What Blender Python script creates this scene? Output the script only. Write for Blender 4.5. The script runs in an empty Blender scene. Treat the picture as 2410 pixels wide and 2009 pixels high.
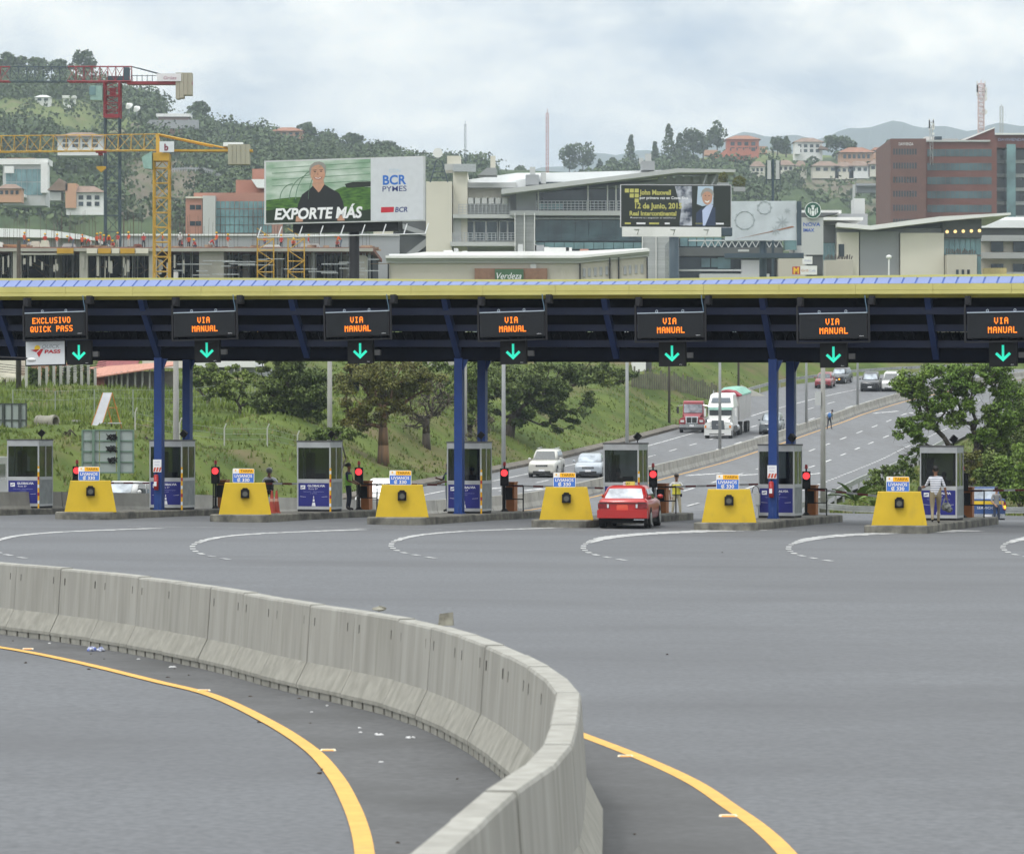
import bpy, bmesh, math, random
import numpy as np
from mathutils import Vector, Matrix
random.seed(7); np.random.seed(7)
SC = bpy.context.scene
COL = SC.collection
R = math.radians

# ---------------------------------------------------------------- camera, light, exposure
F, HC = 8500.0, 3.28            # focal length in photograph pixels, eye height in metres
cam_d = bpy.data.cameras.new('camera'); cam = bpy.data.objects.new('camera', cam_d); COL.objects.link(cam)
cam.location = (0, 0, HC); cam.rotation_euler = (R(90), 0, 0)
cam_d.sensor_width = 36; cam_d.lens = 36*F/2410
cam_d.clip_start = 1.0; cam_d.clip_end = 40000
cam_d.dof.use_dof = True; cam_d.dof.focus_distance = 115; cam_d.dof.aperture_fstop = 6.3
SC.camera = cam

SUN_EL, SUN_AZ = 60, 222        # degrees; azimuth measured clockwise from +Y (the view direction)
w = bpy.data.worlds.new('World'); SC.world = w; w.use_nodes = True
nt = w.node_tree; N = nt.nodes; L = nt.links
for n in list(N): N.remove(n)
def nd(t, **k):
    n = N.new(t)
    for a, b in k.items(): setattr(n, a, b)
    return n
def mth(op, a, b=None, c=None, clamp=False):
    n = nd('ShaderNodeMath', operation=op, use_clamp=clamp)
    for i, s in enumerate((a, b, c)):
        if s is None: continue
        if isinstance(s, (int, float)): n.inputs[i].default_value = s
        else: L.new(s, n.inputs[i])
    return n.outputs[0]
sky = nd('ShaderNodeTexSky', sky_type='NISHITA', sun_disc=False)
sky.sun_elevation = R(SUN_EL); sky.sun_rotation = R(SUN_AZ); sky.altitude = 1100; sky.air_density = 1.2; sky.dust_density = 2
tc = nd('ShaderNodeTexCoord'); sep = nd('ShaderNodeSeparateXYZ'); L.new(tc.outputs['Generated'], sep.inputs[0])
el = mth('MAXIMUM', sep.outputs[2], 0.0)
mp = nd('ShaderNodeMapping'); L.new(tc.outputs['Generated'], mp.inputs[0]); mp.inputs['Scale'].default_value = (1, 1, 2.0); mp.inputs['Location'].default_value = (0.37, 0, 0.11)
def noise(scale, det, rough, dist=0.0):
    n = nd('ShaderNodeTexNoise'); n.inputs['Scale'].default_value = scale; n.inputs['Detail'].default_value = det
    n.inputs['Roughness'].default_value = rough; n.inputs['Distortion'].default_value = dist
    L.new(mp.outputs[0], n.inputs['Vector']); return n.outputs['Fac']
nz1 = noise(7.5, 9, .56, .15); nz2 = noise(17, 8, .58, .1); nz3 = noise(5, 3, .5)
# banks of cloud: pale blue-grey near the horizon, breaking into white heads higher up
hgt = mth('ADD', mth('MULTIPLY', mth('MINIMUM', mth('SUBTRACT', el, .064), .045), 30.0), mth('MULTIPLY', mth('SUBTRACT', nz1, .5), 6.5))
hgt = mth('ADD', hgt, mth('MULTIPLY', mth('SUBTRACT', nz3, .5), 4.0))
white = mth('ADD', mth('MULTIPLY', hgt, .62), .45, clamp=True)
sh = mth('ADD', mth('MULTIPLY', mth('SUBTRACT', nz2, .5), 2.2), .60, clamp=True)
def mixc(f, a, b):
    n = nd('ShaderNodeMix', data_type='RGBA')
    if isinstance(f, (int, float)): n.inputs[0].default_value = f
    else: L.new(f, n.inputs[0])
    for i, s in ((6, a), (7, b)):
        if isinstance(s, tuple): n.inputs[i].default_value = s
        else: L.new(s, n.inputs[i])
    return n.outputs[2]
lo = (.27, .42, .64, 1); grey = (.56, .69, .88, 1); wh = (1.62, 1.58, 1.45, 1)
cl = mixc(white, lo, mixc(sh, grey, wh))
fac = mth('ADD', mth('MULTIPLY', mth('MINIMUM', el, 1.0), 2.1), .88)      # overcast sky: about three times brighter overhead
vm = nd('ShaderNodeVectorMath', operation='SCALE'); L.new(cl, vm.inputs[0]); L.new(mth('MULTIPLY', fac, 10.0), vm.inputs['Scale'])
fin = mixc(.12, vm.outputs[0], sky.outputs[0])
bg = nd('ShaderNodeBackground'); L.new(fin, bg.inputs[0]); bg.inputs[1].default_value = 0.080
wo = nd('ShaderNodeOutputWorld'); L.new(bg.outputs[0], wo.inputs[0])

sun_d = bpy.data.lights.new('sun', 'SUN'); sun = bpy.data.objects.new('sun', sun_d); COL.objects.link(sun)
sun_d.energy = 1.5; sun_d.angle = R(11); sun_d.color = (1, .965, .91)
sd = Vector((math.sin(R(SUN_AZ))*math.cos(R(SUN_EL)), math.cos(R(SUN_AZ))*math.cos(R(SUN_EL)), math.sin(R(SUN_EL))))
sun.rotation_euler = sd.to_track_quat('Z', 'Y').to_euler()
SC.view_settings.view_transform = 'Standard'; SC.view_settings.look = 'None'
SC.view_settings.exposure = -.10; SC.view_settings.gamma = 1; SC.view_settings.use_curve_mapping = False
SC.render.engine = 'CYCLES'; SC.cycles.max_bounces = 6; SC.cycles.volume_bounces = 1; SC.cycles.transparent_max_bounces = 12

# ---------------------------------------------------------------- materials
MATS = {}
def mat(name, col, rough=.65, metal=0.0, var=.12, scale=2.0, bump=0.0, emit=0.0, stretch=(1, 1, 1), spec=.4, col2=None, isl=0.0, detail=5, coords='Object', trans=0.0, contrast=1.6, coat=0.0, dirt=None):
    """procedural material: base colour varied by noise, optional per-leaf variation, bump and emission"""
    if name in MATS: return MATS[name]
    m = bpy.data.materials.new(name); m.use_nodes = True; MATS[name] = m
    t = m.node_tree; n = t.nodes; l = t.links; b = n['Principled BSDF']
    b.inputs['Roughness'].default_value = rough; b.inputs['Metallic'].default_value = metal
    b.inputs['Specular IOR Level'].default_value = spec
    if coat: b.inputs['Coat Weight'].default_value = coat; b.inputs['Coat Roughness'].default_value = .08
    if trans: b.inputs['Transmission Weight'].default_value = trans
    c1 = tuple(col)+(1,)
    if col2 is None: c0 = tuple(c*(1-var) for c in col)+(1,); c2 = tuple(min(1, c*(1+var)) for c in col)+(1,)
    else: c0 = c1; c2 = tuple(col2)+(1,)
    tcn = n.new('ShaderNodeTexCoord'); mpn = n.new('ShaderNodeMapping'); mpn.inputs['Scale'].default_value = stretch
    if coords == 'World':
        g = n.new('ShaderNodeNewGeometry'); l.new(g.outputs['Position'], mpn.inputs[0])
    else: l.new(tcn.outputs[coords], mpn.inputs[0])
    nz = n.new('ShaderNodeTexNoise'); nz.inputs['Scale'].default_value = scale; nz.inputs['Detail'].default_value = detail
    l.new(mpn.outputs[0], nz.inputs['Vector'])
    mr = n.new('ShaderNodeMapRange'); mr.inputs[1].default_value = .5-.5/contrast/1.6; mr.inputs[2].default_value = .5+.5/contrast/1.6
    l.new(nz.outputs['Fac'], mr.inputs[0])
    mx = n.new('ShaderNodeMix'); mx.data_type = 'RGBA'; l.new(mr.outputs[0], mx.inputs[0])
    mx.inputs[6].default_value = c0; mx.inputs[7].default_value = c2
    out = mx.outputs[2]
    if isl:
        g = n.new('ShaderNodeNewGeometry'); mi = n.new('ShaderNodeMapRange'); l.new(g.outputs['Random Per Island'], mi.inputs[0])
        mi.inputs[3].default_value = 1-isl; mi.inputs[4].default_value = 1+isl
        v = n.new('ShaderNodeVectorMath'); v.operation = 'SCALE'; l.new(out, v.inputs[0]); l.new(mi.outputs[0], v.inputs['Scale']); out = v.outputs[0]
    if dirt:
        dcol, dscale, dst, dlo, dhi = dirt
        mp2 = n.new('ShaderNodeMapping'); mp2.inputs['Scale'].default_value = dst
        g2 = n.new('ShaderNodeNewGeometry'); l.new(g2.outputs['Position'], mp2.inputs[0])
        n2 = n.new('ShaderNodeTexNoise'); n2.inputs['Scale'].default_value = dscale; n2.inputs['Detail'].default_value = 6; n2.inputs['Roughness'].default_value = .6
        l.new(mp2.outputs[0], n2.inputs['Vector'])
        r2 = n.new('ShaderNodeMapRange'); r2.inputs[1].default_value = dlo; r2.inputs[2].default_value = dhi; l.new(n2.outputs['Fac'], r2.inputs[0])
        m2 = n.new('ShaderNodeMix'); m2.data_type = 'RGBA'; l.new(r2.outputs[0], m2.inputs[0]); l.new(out, m2.inputs[6]); m2.inputs[7].default_value = tuple(dcol)+(1,); out = m2.outputs[2]
    l.new(out, b.inputs['Base Color'])
    if bump:
        bp = n.new('ShaderNodeBump'); bp.inputs['Strength'].default_value = bump; bp.inputs['Distance'].default_value = .02
        l.new(nz.outputs['Fac'], bp.inputs['Height']); l.new(bp.outputs[0], b.inputs['Normal'])
    if emit:
        b.inputs['Emission Color'].default_value = c1; b.inputs['Emission Strength'].default_value = emit
    return m
def flat(name, col, rough=.6, var=.04, **k): return mat(name, col, rough=rough, var=var, **k)

# ---------------------------------------------------------------- mesh helpers
class MB:
    def __init__(s): s.v = []; s.f = []; s.m = []; s.cur = 0
    def add(s, vs, fs):
        o = len(s.v); s.v += [tuple(p) for p in vs]; s.f += [tuple(i+o for i in f) for f in fs]; s.m += [s.cur]*len(fs); return s
    def box(s, x0, x1, y0, y1, z0, z1):
        return s.add([(x0,y0,z0),(x1,y0,z0),(x1,y1,z0),(x0,y1,z0),(x0,y0,z1),(x1,y0,z1),(x1,y1,z1),(x0,y1,z1)],
                     [(0,3,2,1),(4,5,6,7),(0,1,5,4),(1,2,6,5),(2,3,7,6),(3,0,4,7)])
    def hexa(s, lo, hi):   # lo, hi: four points each, both counter-clockwise seen from above
        return s.add(list(lo)+list(hi), [(0,3,2,1),(4,5,6,7),(0,1,5,4),(1,2,6,5),(2,3,7,6),(3,0,4,7)])
    def poly(s, pts): return s.add(pts, [tuple(range(len(pts)))])
    def prism(s, prof, y0, y1):   # prof: (x, z) outline, extruded along y
        n = len(prof); vs = [(x, y0, z) for x, z in prof]+[(x, y1, z) for x, z in prof]
        fs = [tuple(range(n)), tuple(range(2*n-1, n-1, -1))]+[((i+1)%n, i, n+i, n+(i+1)%n) for i in range(n)]
        return s.add(vs, fs)
    def prismx(s, prof, x0, x1):  # prof: (y, z) outline, extruded along x
        n = len(prof); vs = [(x0, y, z) for y, z in prof]+[(x1, y, z) for y, z in prof]
        fs = [tuple(range(n-1, -1, -1)), tuple(range(n, 2*n))]+[(i, (i+1)%n, n+(i+1)%n, n+i) for i in range(n)]
        return s.add(vs, fs)
    def tube(s, p, q, r, n=6, r2=None, cap=True):
        p = Vector(p); q = Vector(q); r2 = r if r2 is None else r2
        d = (q-p); d = d.normalized() if d.length > 1e-9 else Vector((0,0,1))
        a = d.cross(Vector((0,0,1)) if abs(d.z) < .9 else Vector((1,0,0))).normalized(); b = d.cross(a)
        vs = []
        for c, rr in ((p, r), (q, r2)):
            for i in range(n):
                t = 2*math.pi*i/n; vs.append(c+a*(rr*math.cos(t))+b*(rr*math.sin(t)))
        fs = [(i, n+i, n+(i+1)%n, (i+1)%n) for i in range(n)]
        if cap: fs += [tuple(range(n)), tuple(range(2*n-1, n-1, -1))]
        return s.add(vs, fs)
    def bar(s, p, q, w): return s.tube(p, q, w*.7, 4)
    def path(s, pts, r, n=6):
        for a, b in zip(pts, pts[1:]): s.tube(a, b, r, n)
        return s
    def ell(s, c, rx, ry, rz, n=10, m=6, jit=0):
        vs = []; fs = []
        for j in range(m+1):
            th = math.pi*j/m
            for i in range(n):
                t = 2*math.pi*i/n; k = 1+random.uniform(-jit, jit)
                vs.append((c[0]+rx*k*math.sin(th)*math.cos(t), c[1]+ry*k*math.sin(th)*math.sin(t), c[2]+rz*k*math.cos(th)))
        for j in range(m):
            for i in range(n): fs.append((j*n+i, (j+1)*n+i, (j+1)*n+(i+1)%n, j*n+(i+1)%n))
        return s.add(vs, fs)
    def loft(s, rings, cap=True, closed=True):
        n = len(rings[0]); vs = [p for r in rings for p in r]; fs = []
        for j in range(len(rings)-1):
            for i in range(n if closed else n-1): fs.append((j*n+i, j*n+(i+1)%n, (j+1)*n+(i+1)%n, (j+1)*n+i))
        if cap: fs += [tuple(range(n-1, -1, -1)), tuple((len(rings)-1)*n+i for i in range(n))]
        return s.add(vs, fs)
    def disc(s, c, r, n=16, y=0.0):
        return s.add([(c[0]+r*math.cos(2*math.pi*i/n), y, c[1]+r*math.sin(2*math.pi*i/n)) for i in range(n)], [tuple(range(n))])
    def tf(s, M): s.v = [tuple(M @ Vector(p)) for p in s.v]; return s
    def mesh(s, name, mats, smooth=False):
        me = bpy.data.meshes.new(name); me.from_pydata(s.v, [], s.f)
        for m in (mats if isinstance(mats, (list, tuple)) else [mats]): me.materials.append(m)
        if len(me.materials) > 1: me.polygons.foreach_set('material_index', s.m)
        if smooth: me.polygons.foreach_set('use_smooth', [True]*len(me.polygons))
        me.update(); return me
    def build(s, name, mats, parent=None, smooth=False, loc=None, label=None):
        return put(name, s.mesh(name, mats, smooth), parent, loc, label)
def put(name, me, parent=None, loc=None, label=None, rot=None, scl=None):
    o = bpy.data.objects.new(name, me); COL.objects.link(o)
    if parent is not None: o.parent = parent
    if loc is not None: o.location = loc
    if rot is not None: o.rotation_euler = rot
    if scl is not None: o.scale = scl
    if label: o['label'] = label
    return o
def thing(name, label, cat, loc=(0,0,0), rotz=0.0, group=None):
    o = bpy.data.objects.new(name, None); COL.objects.link(o); o.location = loc; o.rotation_euler = (0, 0, rotz)
    o.empty_display_size = .2
    return tag(o, label, cat, group)
def tag(o, label, cat, group=None):
    o['label'] = label; o['category'] = cat
    if group: o['group'] = group
    return o
def struct(o, kind='structure', label=None):
    o['kind'] = kind
    if label: o['label'] = label
    return o
def copy_tree(o, parent=None):
    c = o.copy(); COL.objects.link(c); c.parent = parent
    for ch in list(o.children): copy_tree(ch, c)
    return c
def Bx(name, m, parent, *a, **k): return MB().box(*a).build(name, m, parent, **k)
def px2(px, py, d): return Vector(((px-1205)/F*d, d, HC+(1004.5-py)/F*d))

TXT = {}
def text_mesh(s, shear=0.0, bold=0.0):
    """letters as a flat mesh in the xz plane facing -y; unit cap height, centred on x, resting on z=0"""
    key = (s, shear, bold)
    if key in TXT: return TXT[key]
    cu = bpy.data.curves.new('t', 'FONT'); cu.body = s; cu.align_x = 'CENTER'; cu.shear = shear; cu.offset = bold; cu.resolution_u = 3
    o = bpy.data.objects.new('t', cu); COL.objects.link(o)
    dg = bpy.context.evaluated_depsgraph_get(); me = bpy.data.meshes.new_from_object(o.evaluated_get(dg))
    vs = [(v.co.x, 0.0, v.co.y) for v in me.vertices]; fs = [tuple(p.vertices) for p in me.polygons]
    bpy.data.objects.remove(o); bpy.data.meshes.remove(me); bpy.data.curves.remove(cu)
    TXT[key] = (vs, fs); return TXT[key]
def text(parent, s, x, y, z, h, m, width=None, shear=0.0, bold=0.0, name='lettering', thick=.004):
    vs, fs = text_mesh(s, shear, bold); k = h/.72; xs = [v[0] for v in vs]
    kx = k if width is None else width/(max(xs)-min(xs)); cx = (max(xs)+min(xs))/2
    b = MB().add([(x+(a[0]-cx)*kx, y, z+a[2]*k) for a in vs], fs)
    return b.build(name, m, parent)

def leaf_mesh(name, pts, nrm, size, m, aspect=.6, jit=.9, mats=None, smooth=False):
    """many small leaf-clump quads at pts, facing roughly along nrm"""
    n = len(pts); rs = np.random.RandomState(len(pts)+int(abs(pts[0][0])*10) % 997)
    nn = nrm+rs.normal(0, jit, (n, 3)); nn /= np.linalg.norm(nn, axis=1)[:, None]+1e-9
    a = np.cross(nn, rs.normal(0, 1, (n, 3))); a /= np.linalg.norm(a, axis=1)[:, None]+1e-9
    b = np.cross(nn, a); sz = (size*rs.uniform(.55, 1.35, n))[:, None]
    bend = nn*sz*.25
    v = np.empty((n, 4, 3)); v[:, 0] = pts-a*sz*.5-bend; v[:, 1] = pts-b*sz*aspect*.5+bend*.4; v[:, 2] = pts+a*sz*.5-bend; v[:, 3] = pts+b*sz*aspect*.5+bend*.4
    return raw_mesh(name, v.reshape(-1, 3), 4, m)
def raw_mesh(name, v, k, m):
    n = len(v)//k; me = bpy.data.meshes.new(name); me.vertices.add(len(v)); me.vertices.foreach_set('co', v.astype(np.float32).ravel())
    me.loops.add(n*k); me.loops.foreach_set('vertex_index', np.arange(n*k, dtype=np.int32))
    me.polygons.add(n); me.polygons.foreach_set('loop_start', np.arange(0, n*k, k, dtype=np.int32))
    try: me.polygons.foreach_set('loop_total', np.full(n, k, dtype=np.int32))
    except Exception: pass
    me.materials.append(m); me.update(); me.validate(); return me
def ball_pts(c, r, n, rs, shell=.55):
    d = rs.normal(0, 1, (n, 3)); d /= np.linalg.norm(d, axis=1)[:, None]
    k = (shell+(1-shell)*rs.uniform(0, 1, n)**.6)[:, None]
    return np.asarray(c)+d*k*np.asarray(r), d
# ---------------------------------------------------------------- the lie of the land
_mY = np.array([60, 100,120,138,149,162,190,226,298,350,381,400,420,440,470,520,600,700,900.])
_mX = np.array([-56,-34,-24,-14.7,-9.7,-5.3,.5,7.9,21.6,33,41.5,50,62,80,112,170,270,400,650.])
_dY = np.arange(60, 900, 1.0); _dX = np.interp(_dY, _mY, _mX)
for _ in range(3): _dX[8:-8] = np.convolve(_dX, np.ones(9)/9, 'same')[8:-8]
def Xm(Y): return np.interp(Y, _dY, _dX)
def Hd(Y): return np.arctan((Xm(Y+2.0)-Xm(Y-2.0))/4.0)
_aY = np.array([-300,126,132,138,149,165,190,205,226,262,298,340,381,400,420,440,480,560,800.])
_aZ = np.array([0,0,-.03,-.13,-.47,-.95,-1.07,-.75,-.17,.75,1.98,3.9,6.25,7.75,9.2,10.2,11.4,13,18.])
_gY = np.arange(-60, 800, 1.0); _gZ = np.interp(_gY, _aY, _aZ)
for _ in range(2): _gZ[8:-8] = np.convolve(_gZ, np.ones(7)/7, 'same')[8:-8]
def Az(X, Y):            # height of asphalt
    dip = .55*np.clip((X-10)/8, 0, 1)*np.clip((Y-138)/36, 0, 1)*np.clip((212-Y)/22, 0, 1)
    return np.interp(Y, _gY, _gZ)-.0085*X*np.clip((165-Y)/35, 0, 1)-dip
def tl(Y): return np.interp(Y, [330, 400], [-11.7, -18.0])
def tt(X, Y): return (X-Xm(Y))*np.cos(Hd(Y))
def at(t, Y): return Xm(Y)+t/np.cos(Hd(Y))
def sst(x): x = np.clip(x, 0, 1); return x*x*(3-2*x)
def zg(X, Y):
    X = np.asarray(X, float); Y = np.asarray(Y, float); t = tt(X, Y); z = Az(X, Y)
    l_ = tl(Y)-1.0-t; r_ = t-14.9
    wob = .35*np.sin(X*.31+Y*.11)+.25*np.sin(X*.83-Y*.27)+.15*np.sin(X*1.9+Y*.9)
    bl_ = np.interp(l_, [0, 1.5, 4, 7, 11, 25, 60, 120, 400], [0, .15, 1.3, 3.1, 3.6, 3.9, 5.1, 8.2, 15])+wob*sst(l_/4)
    br_ = np.interp(r_, [0, 1, 4, 20, 80], [0, -.05, -.5, -.7, 1.5])+wob*.5*sst(r_/3)
    road = (l_ < 0) & (r_ < 0)
    zz = np.where(l_ >= 0, z+bl_, np.where(r_ >= 0, z+br_, z-.3))
    zz = np.where(~road & (l_ >= 0), np.maximum(zz, z), zz)
    zz = zz-.3*(1-sst(np.maximum(l_, r_)/.6))*(~road)*1.0
    # toll plaza stays clear of the land
    pl = (Y < 189) & (t > 0); zz = np.where(pl, z-.35, zz)
    zz = np.where(Y < 100, z-.35, zz)
    far = np.interp(Y, [430, 600, 1000, 12000], [10.5, 19, 22, 20]); wf = sst((Y-430)/120)
    wf = np.where(np.abs(X) > 200, np.maximum(wf, sst((np.abs(X)-200)/100)*sst((Y-200)/100)), wf)
    return zz*(1-wf)+far*wf

asph = mat('asphalt', (.128,.133,.141), rough=.85, var=.24, scale=11, detail=8, coords='World', spec=.25, contrast=1.2,
           dirt=((.093,.095,.100), .14, (.55, 1.3, 1), .42, .82))
asph2 = mat('highway_asphalt', (.150,.154,.160), rough=.85, var=.10, scale=2, detail=8, coords='World', spec=.25, stretch=(1,.3,1), dirt=((.125,.125,.127), .5, (1,.12,1), .45, .8))
ylw = mat('yellow_road_paint', (.66,.36,.075), rough=.7, var=.10, scale=5, coords='World', dirt=((.45,.30,.10), 3.0, (1,1,1), .56, .82))
wpaint = mat('white_road_paint', (.60,.60,.59), rough=.75, var=.12, scale=3, coords='World', dirt=((.24,.24,.25), 2.2, (1,.5,1), .50, .66))
grassm = mat('grass_ground', (.050,.078,.018), col2=(.115,.150,.035), rough=.95, scale=.22, detail=9, coords='World', spec=.1, bump=.6, dirt=((.13,.108,.055), .12, (1,1,1.6), .50, .68))
def grid_mesh(name, Xs, Ys, zf, m, xf=None, off=0.0, smooth=True):
    vs = []; fs = []; nx = len(Xs)
    for Y in Ys:
        for a in Xs:
            X = xf(a, Y) if xf else a; vs.append((float(X), float(Y), float(zf(X, Y))+off))
    for j in range(len(Ys)-1):
        for i in range(nx-1): fs.append((j*nx+i, j*nx+i+1, (j+1)*nx+i+1, (j+1)*nx+i))
    b = MB(); b.v = vs; b.f = fs; b.m = [0]*len(fs); return b.build(name, m, None, smooth)
def vgrid(name, Xs, Ys, m):
    X, Y = np.meshgrid(Xs, Ys); Z = zg(X, Y); v = np.stack([X, Y, Z], -1).reshape(-1, 3); nx = len(Xs)
    b = MB(); b.v = v.tolist(); b.f = [(j*nx+i, j*nx+i+1, (j+1)*nx+i+1, (j+1)*nx+i) for j in range(len(Ys)-1) for i in range(nx-1)]; b.m = [0]*len(b.f)
    return b.build(name, m, None, True)
gx = np.concatenate([[-9000,-3000,-1200,-500,-250,-160], np.arange(-120, 121, 1.5), [160,250,500,1200,3000,9000]])
gy = np.concatenate([[-380,-100,0,50,90], np.arange(100, 480, 2.0), [500,520,560,600,700,900,1200,2500,5000,7000]])
struct(vgrid('ground', gx, gy, grassm), label='rough green and straw coloured ground on both sides of the highway')

# plaza asphalt and the two carriageways (sheets on the same smooth level)
def plx(a, Y):
    lo = -70 if Y < 112 else float(Xm(Y))+.1; hi = 70.0
    if Y >= 186: hi = float(at(14.4, Y))
    return lo+(hi-lo)*a
yy = np.concatenate([np.arange(-60, 112, 6.0), [111.9], np.arange(112, 188, 2.0)])
plaza = struct(grid_mesh('plaza_road', np.linspace(0, 1, 41), yy, Az, asph, plx, smooth=False), label='wide grey asphalt apron in front of the toll lanes')
yy2 = np.concatenate([np.arange(106, 300, 4.0), np.arange(300, 640, 8.0)])
hw = struct(grid_mesh('highway', np.linspace(0, 1, 9), yy2, Az, asph2, lambda a, Y: at(tl(Y)*(1-a)-.15*a, Y), off=.008), label='grey highway carriageway climbing away with oncoming cars')
yy3 = np.concatenate([np.arange(184, 300, 4.0), np.arange(300, 640, 8.0)])
hw2 = struct(grid_mesh('highway', np.linspace(0, 1, 9), yy3, Az, asph2, lambda a, Y: at(.15+14.25*a, Y), off=.004), label='grey highway carriageway leading uphill away from the toll plaza')

def strip(b, pts, wd, off=.012, zf=Az):      # painted strip along ground points (X, Y)
    L_ = []; R_ = []
    for i, p in enumerate(pts):
        a = pts[max(i-1, 0)]; c = pts[min(i+1, len(pts)-1)]; dx, dy = c[0]-a[0], c[1]-a[1]; k = math.hypot(dx, dy) or 1
        ww = (wd[i] if isinstance(wd, (list, tuple, np.ndarray)) else wd)/2
        for lst, sgn in ((L_, -1), (R_, 1)):
            X, Y = p[0]+sgn*dy/k*ww, p[1]-sgn*dx/k*ww; lst.append((X, Y, float(zf(X, Y))+off))
    o = len(b.v); b.v += L_+R_; n = len(pts)
    for i in range(n-1): b.f.append((o+i, o+n+i, o+n+i+1, o+i+1)); b.m.append(0)
def gpt(px, py, z=0.0):                       # where the sight line of a photograph pixel meets the plaza
    Y = F*(HC-z)/(py-1004.5); X = (px-1205)/F*Y
    for _ in range(4): Y = F*(HC-z-float(Az(X, Y)))/(py-1004.5); X = (px-1205)/F*Y
    return (X, Y)
def spline(pts, n=8):
    out = []
    P = [pts[0]]+list(pts)+[pts[-1]]
    for i in range(1, len(P)-2):
        p0, p1, p2, p3 = map(np.array, (P[i-1], P[i], P[i+1], P[i+2]))
        for k in range(n):
            t = k/n; out.append(tuple(.5*((2*p1)+(-p0+p2)*t+(2*p0-5*p1+4*p2-p3)*t*t+(-p0+3*p1-3*p2+p3)*t**3)))
    out.append(tuple(pts[-1])); return out
# lane markings of the highway
b = MB()
def run(t, Y0, Y1, w_, dash=None, gap=None, ph=0):
    if dash is None: strip(b, [(float(at(t, Y)), Y) for Y in np.arange(Y0, Y1+.1, 6.0)], w_, .018)
    else:
        Y = Y0+ph
        while Y < Y1:
            strip(b, [(float(at(t, q)), q) for q in np.linspace(Y, Y+dash, 3)], w_, .018); Y += dash+gap
run(-9.2, 150, 450, .16); run(-6.0, 180, 450, .16, 4, 7.2); run(-2.8, 180, 450, .16, 4, 7.2, 3)
run(4.7, 178, 450, .16, 4, 7.2, 2); run(7.9, 178, 450, .16, 4, 7.2, 5); run(11.5, 196, 330, .17, .9, 1.1)
for Y in (344, 350, 356): run(-11.5, Y, Y+4, .16, 3, 9)
for t0 in (1.6, 4.9, 8.2):       # faded lane arrows and words on the asphalt
    for Y in (236, 352):
        for k in range(3): strip(b, [(float(at(t0+k*.5, Y+k*1.0)), Y+k*1.0), (float(at(t0+k*.5+.6, Y+k+2.4)), Y+k+2.4)], .4, .018)
for t0 in (-7.8, -4.6):
    for k in range(3): strip(b, [(float(at(t0+k*.4, 214+k)), 214+k), (float(at(t0+k*.4+.5, 217+k)), 217+k)], .38, .018)
struct(b.build('lane_markings', wpaint), label='white dashes, edge lines and arrows painted on the highway')
b = MB(); strip(b, [(float(at(.85, Y)), Y) for Y in np.arange(170, 560, 6.0)], .14, .018)
struct(b.build('yellow_edge_line', ylw), label='thin yellow line along the foot of the highway median wall')

# foreground yellow lines either side of the curving barrier
la = spline([gpt(*p) for p in ((-260,1490),(0,1524),(173,1557),(363,1603),(501,1638),(634,1701),(732,1765),(789,1828),(824,1891),(846,1949),(858,2009),(862,2100),(850,2250),(800,2500))])
lb = spline([gpt(*p) for p in ((1120,1650),(1250,1688),(1384,1736),(1517,1788),(1632,1842),(1719,1900),(1788,1949),(1851,2009),(1930,2110),(2040,2300),(2150,2600))])
b = MB(); strip(b, la, .155); struct(b.build('yellow_line', ylw), label='curving yellow line left of the barrier')
b = MB(); strip(b, lb, .155); struct(b.build('yellow_line', ylw), label='curving yellow line right of the barrier')
# white gore lines sweeping to each toll island
b = MB(); gores = [(-20,1287,.98),(457,1290,1.0),(925,1285,1.03),(1377,1290,1.0),(1860,1292,1.04),(2365,1290,1.1)]
for cx, cy, k in gores:
    ln = spline([gpt(cx+dx*k, cy+dy) for dx, dy in ((8,-12),(28,-19),(70,-27),(150,-34),(260,-39),(400,-44))], 6)
    ln = spline(ln, 3); n = len(ln); strip(b, ln, [(.16+(.45 if cx < 1000 else 1.35)*(i/n)**1.1)*random.uniform(.8, 1.2) for i in range(n)], .010)
    dn = spline([gpt(cx+dx*k, cy+dy) for dx, dy in ((22,-20),(8,-14),(-2,-7),(-4,0),(4,8),(22,15),(50,21),(84,27),(124,32))], 14)
    seg = []; acc = 0; on = True
    for p, q in zip(dn, dn[1:]):
        acc += math.dist(p, q)
        if on: seg.append(p)
        if acc > (.75 if on else .85):
            if on and len(seg) > 1: strip(b, seg+[q], .15, .010)
            seg = []; acc = 0; on = not on
struct(b.build('gore_markings', mat('worn_white_paint', (.50,.50,.49), rough=.8, var=.15, scale=3, coords='World', dirt=((.20,.205,.21), 2.6, (1,1.6,1), .44, .60))), label='white lines sweeping out from each toll island, ending in dashes')
b = MB()
for k in range(5):
    strip(b, [gpt(300+k*440+q*60, 1238.5+k*3+q*.8) for q in range(6)], .10, .009)
struct(b.build('stop_lines', MATS['worn_white_paint']), label='faint thin white lines across the toll lanes')

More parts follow.
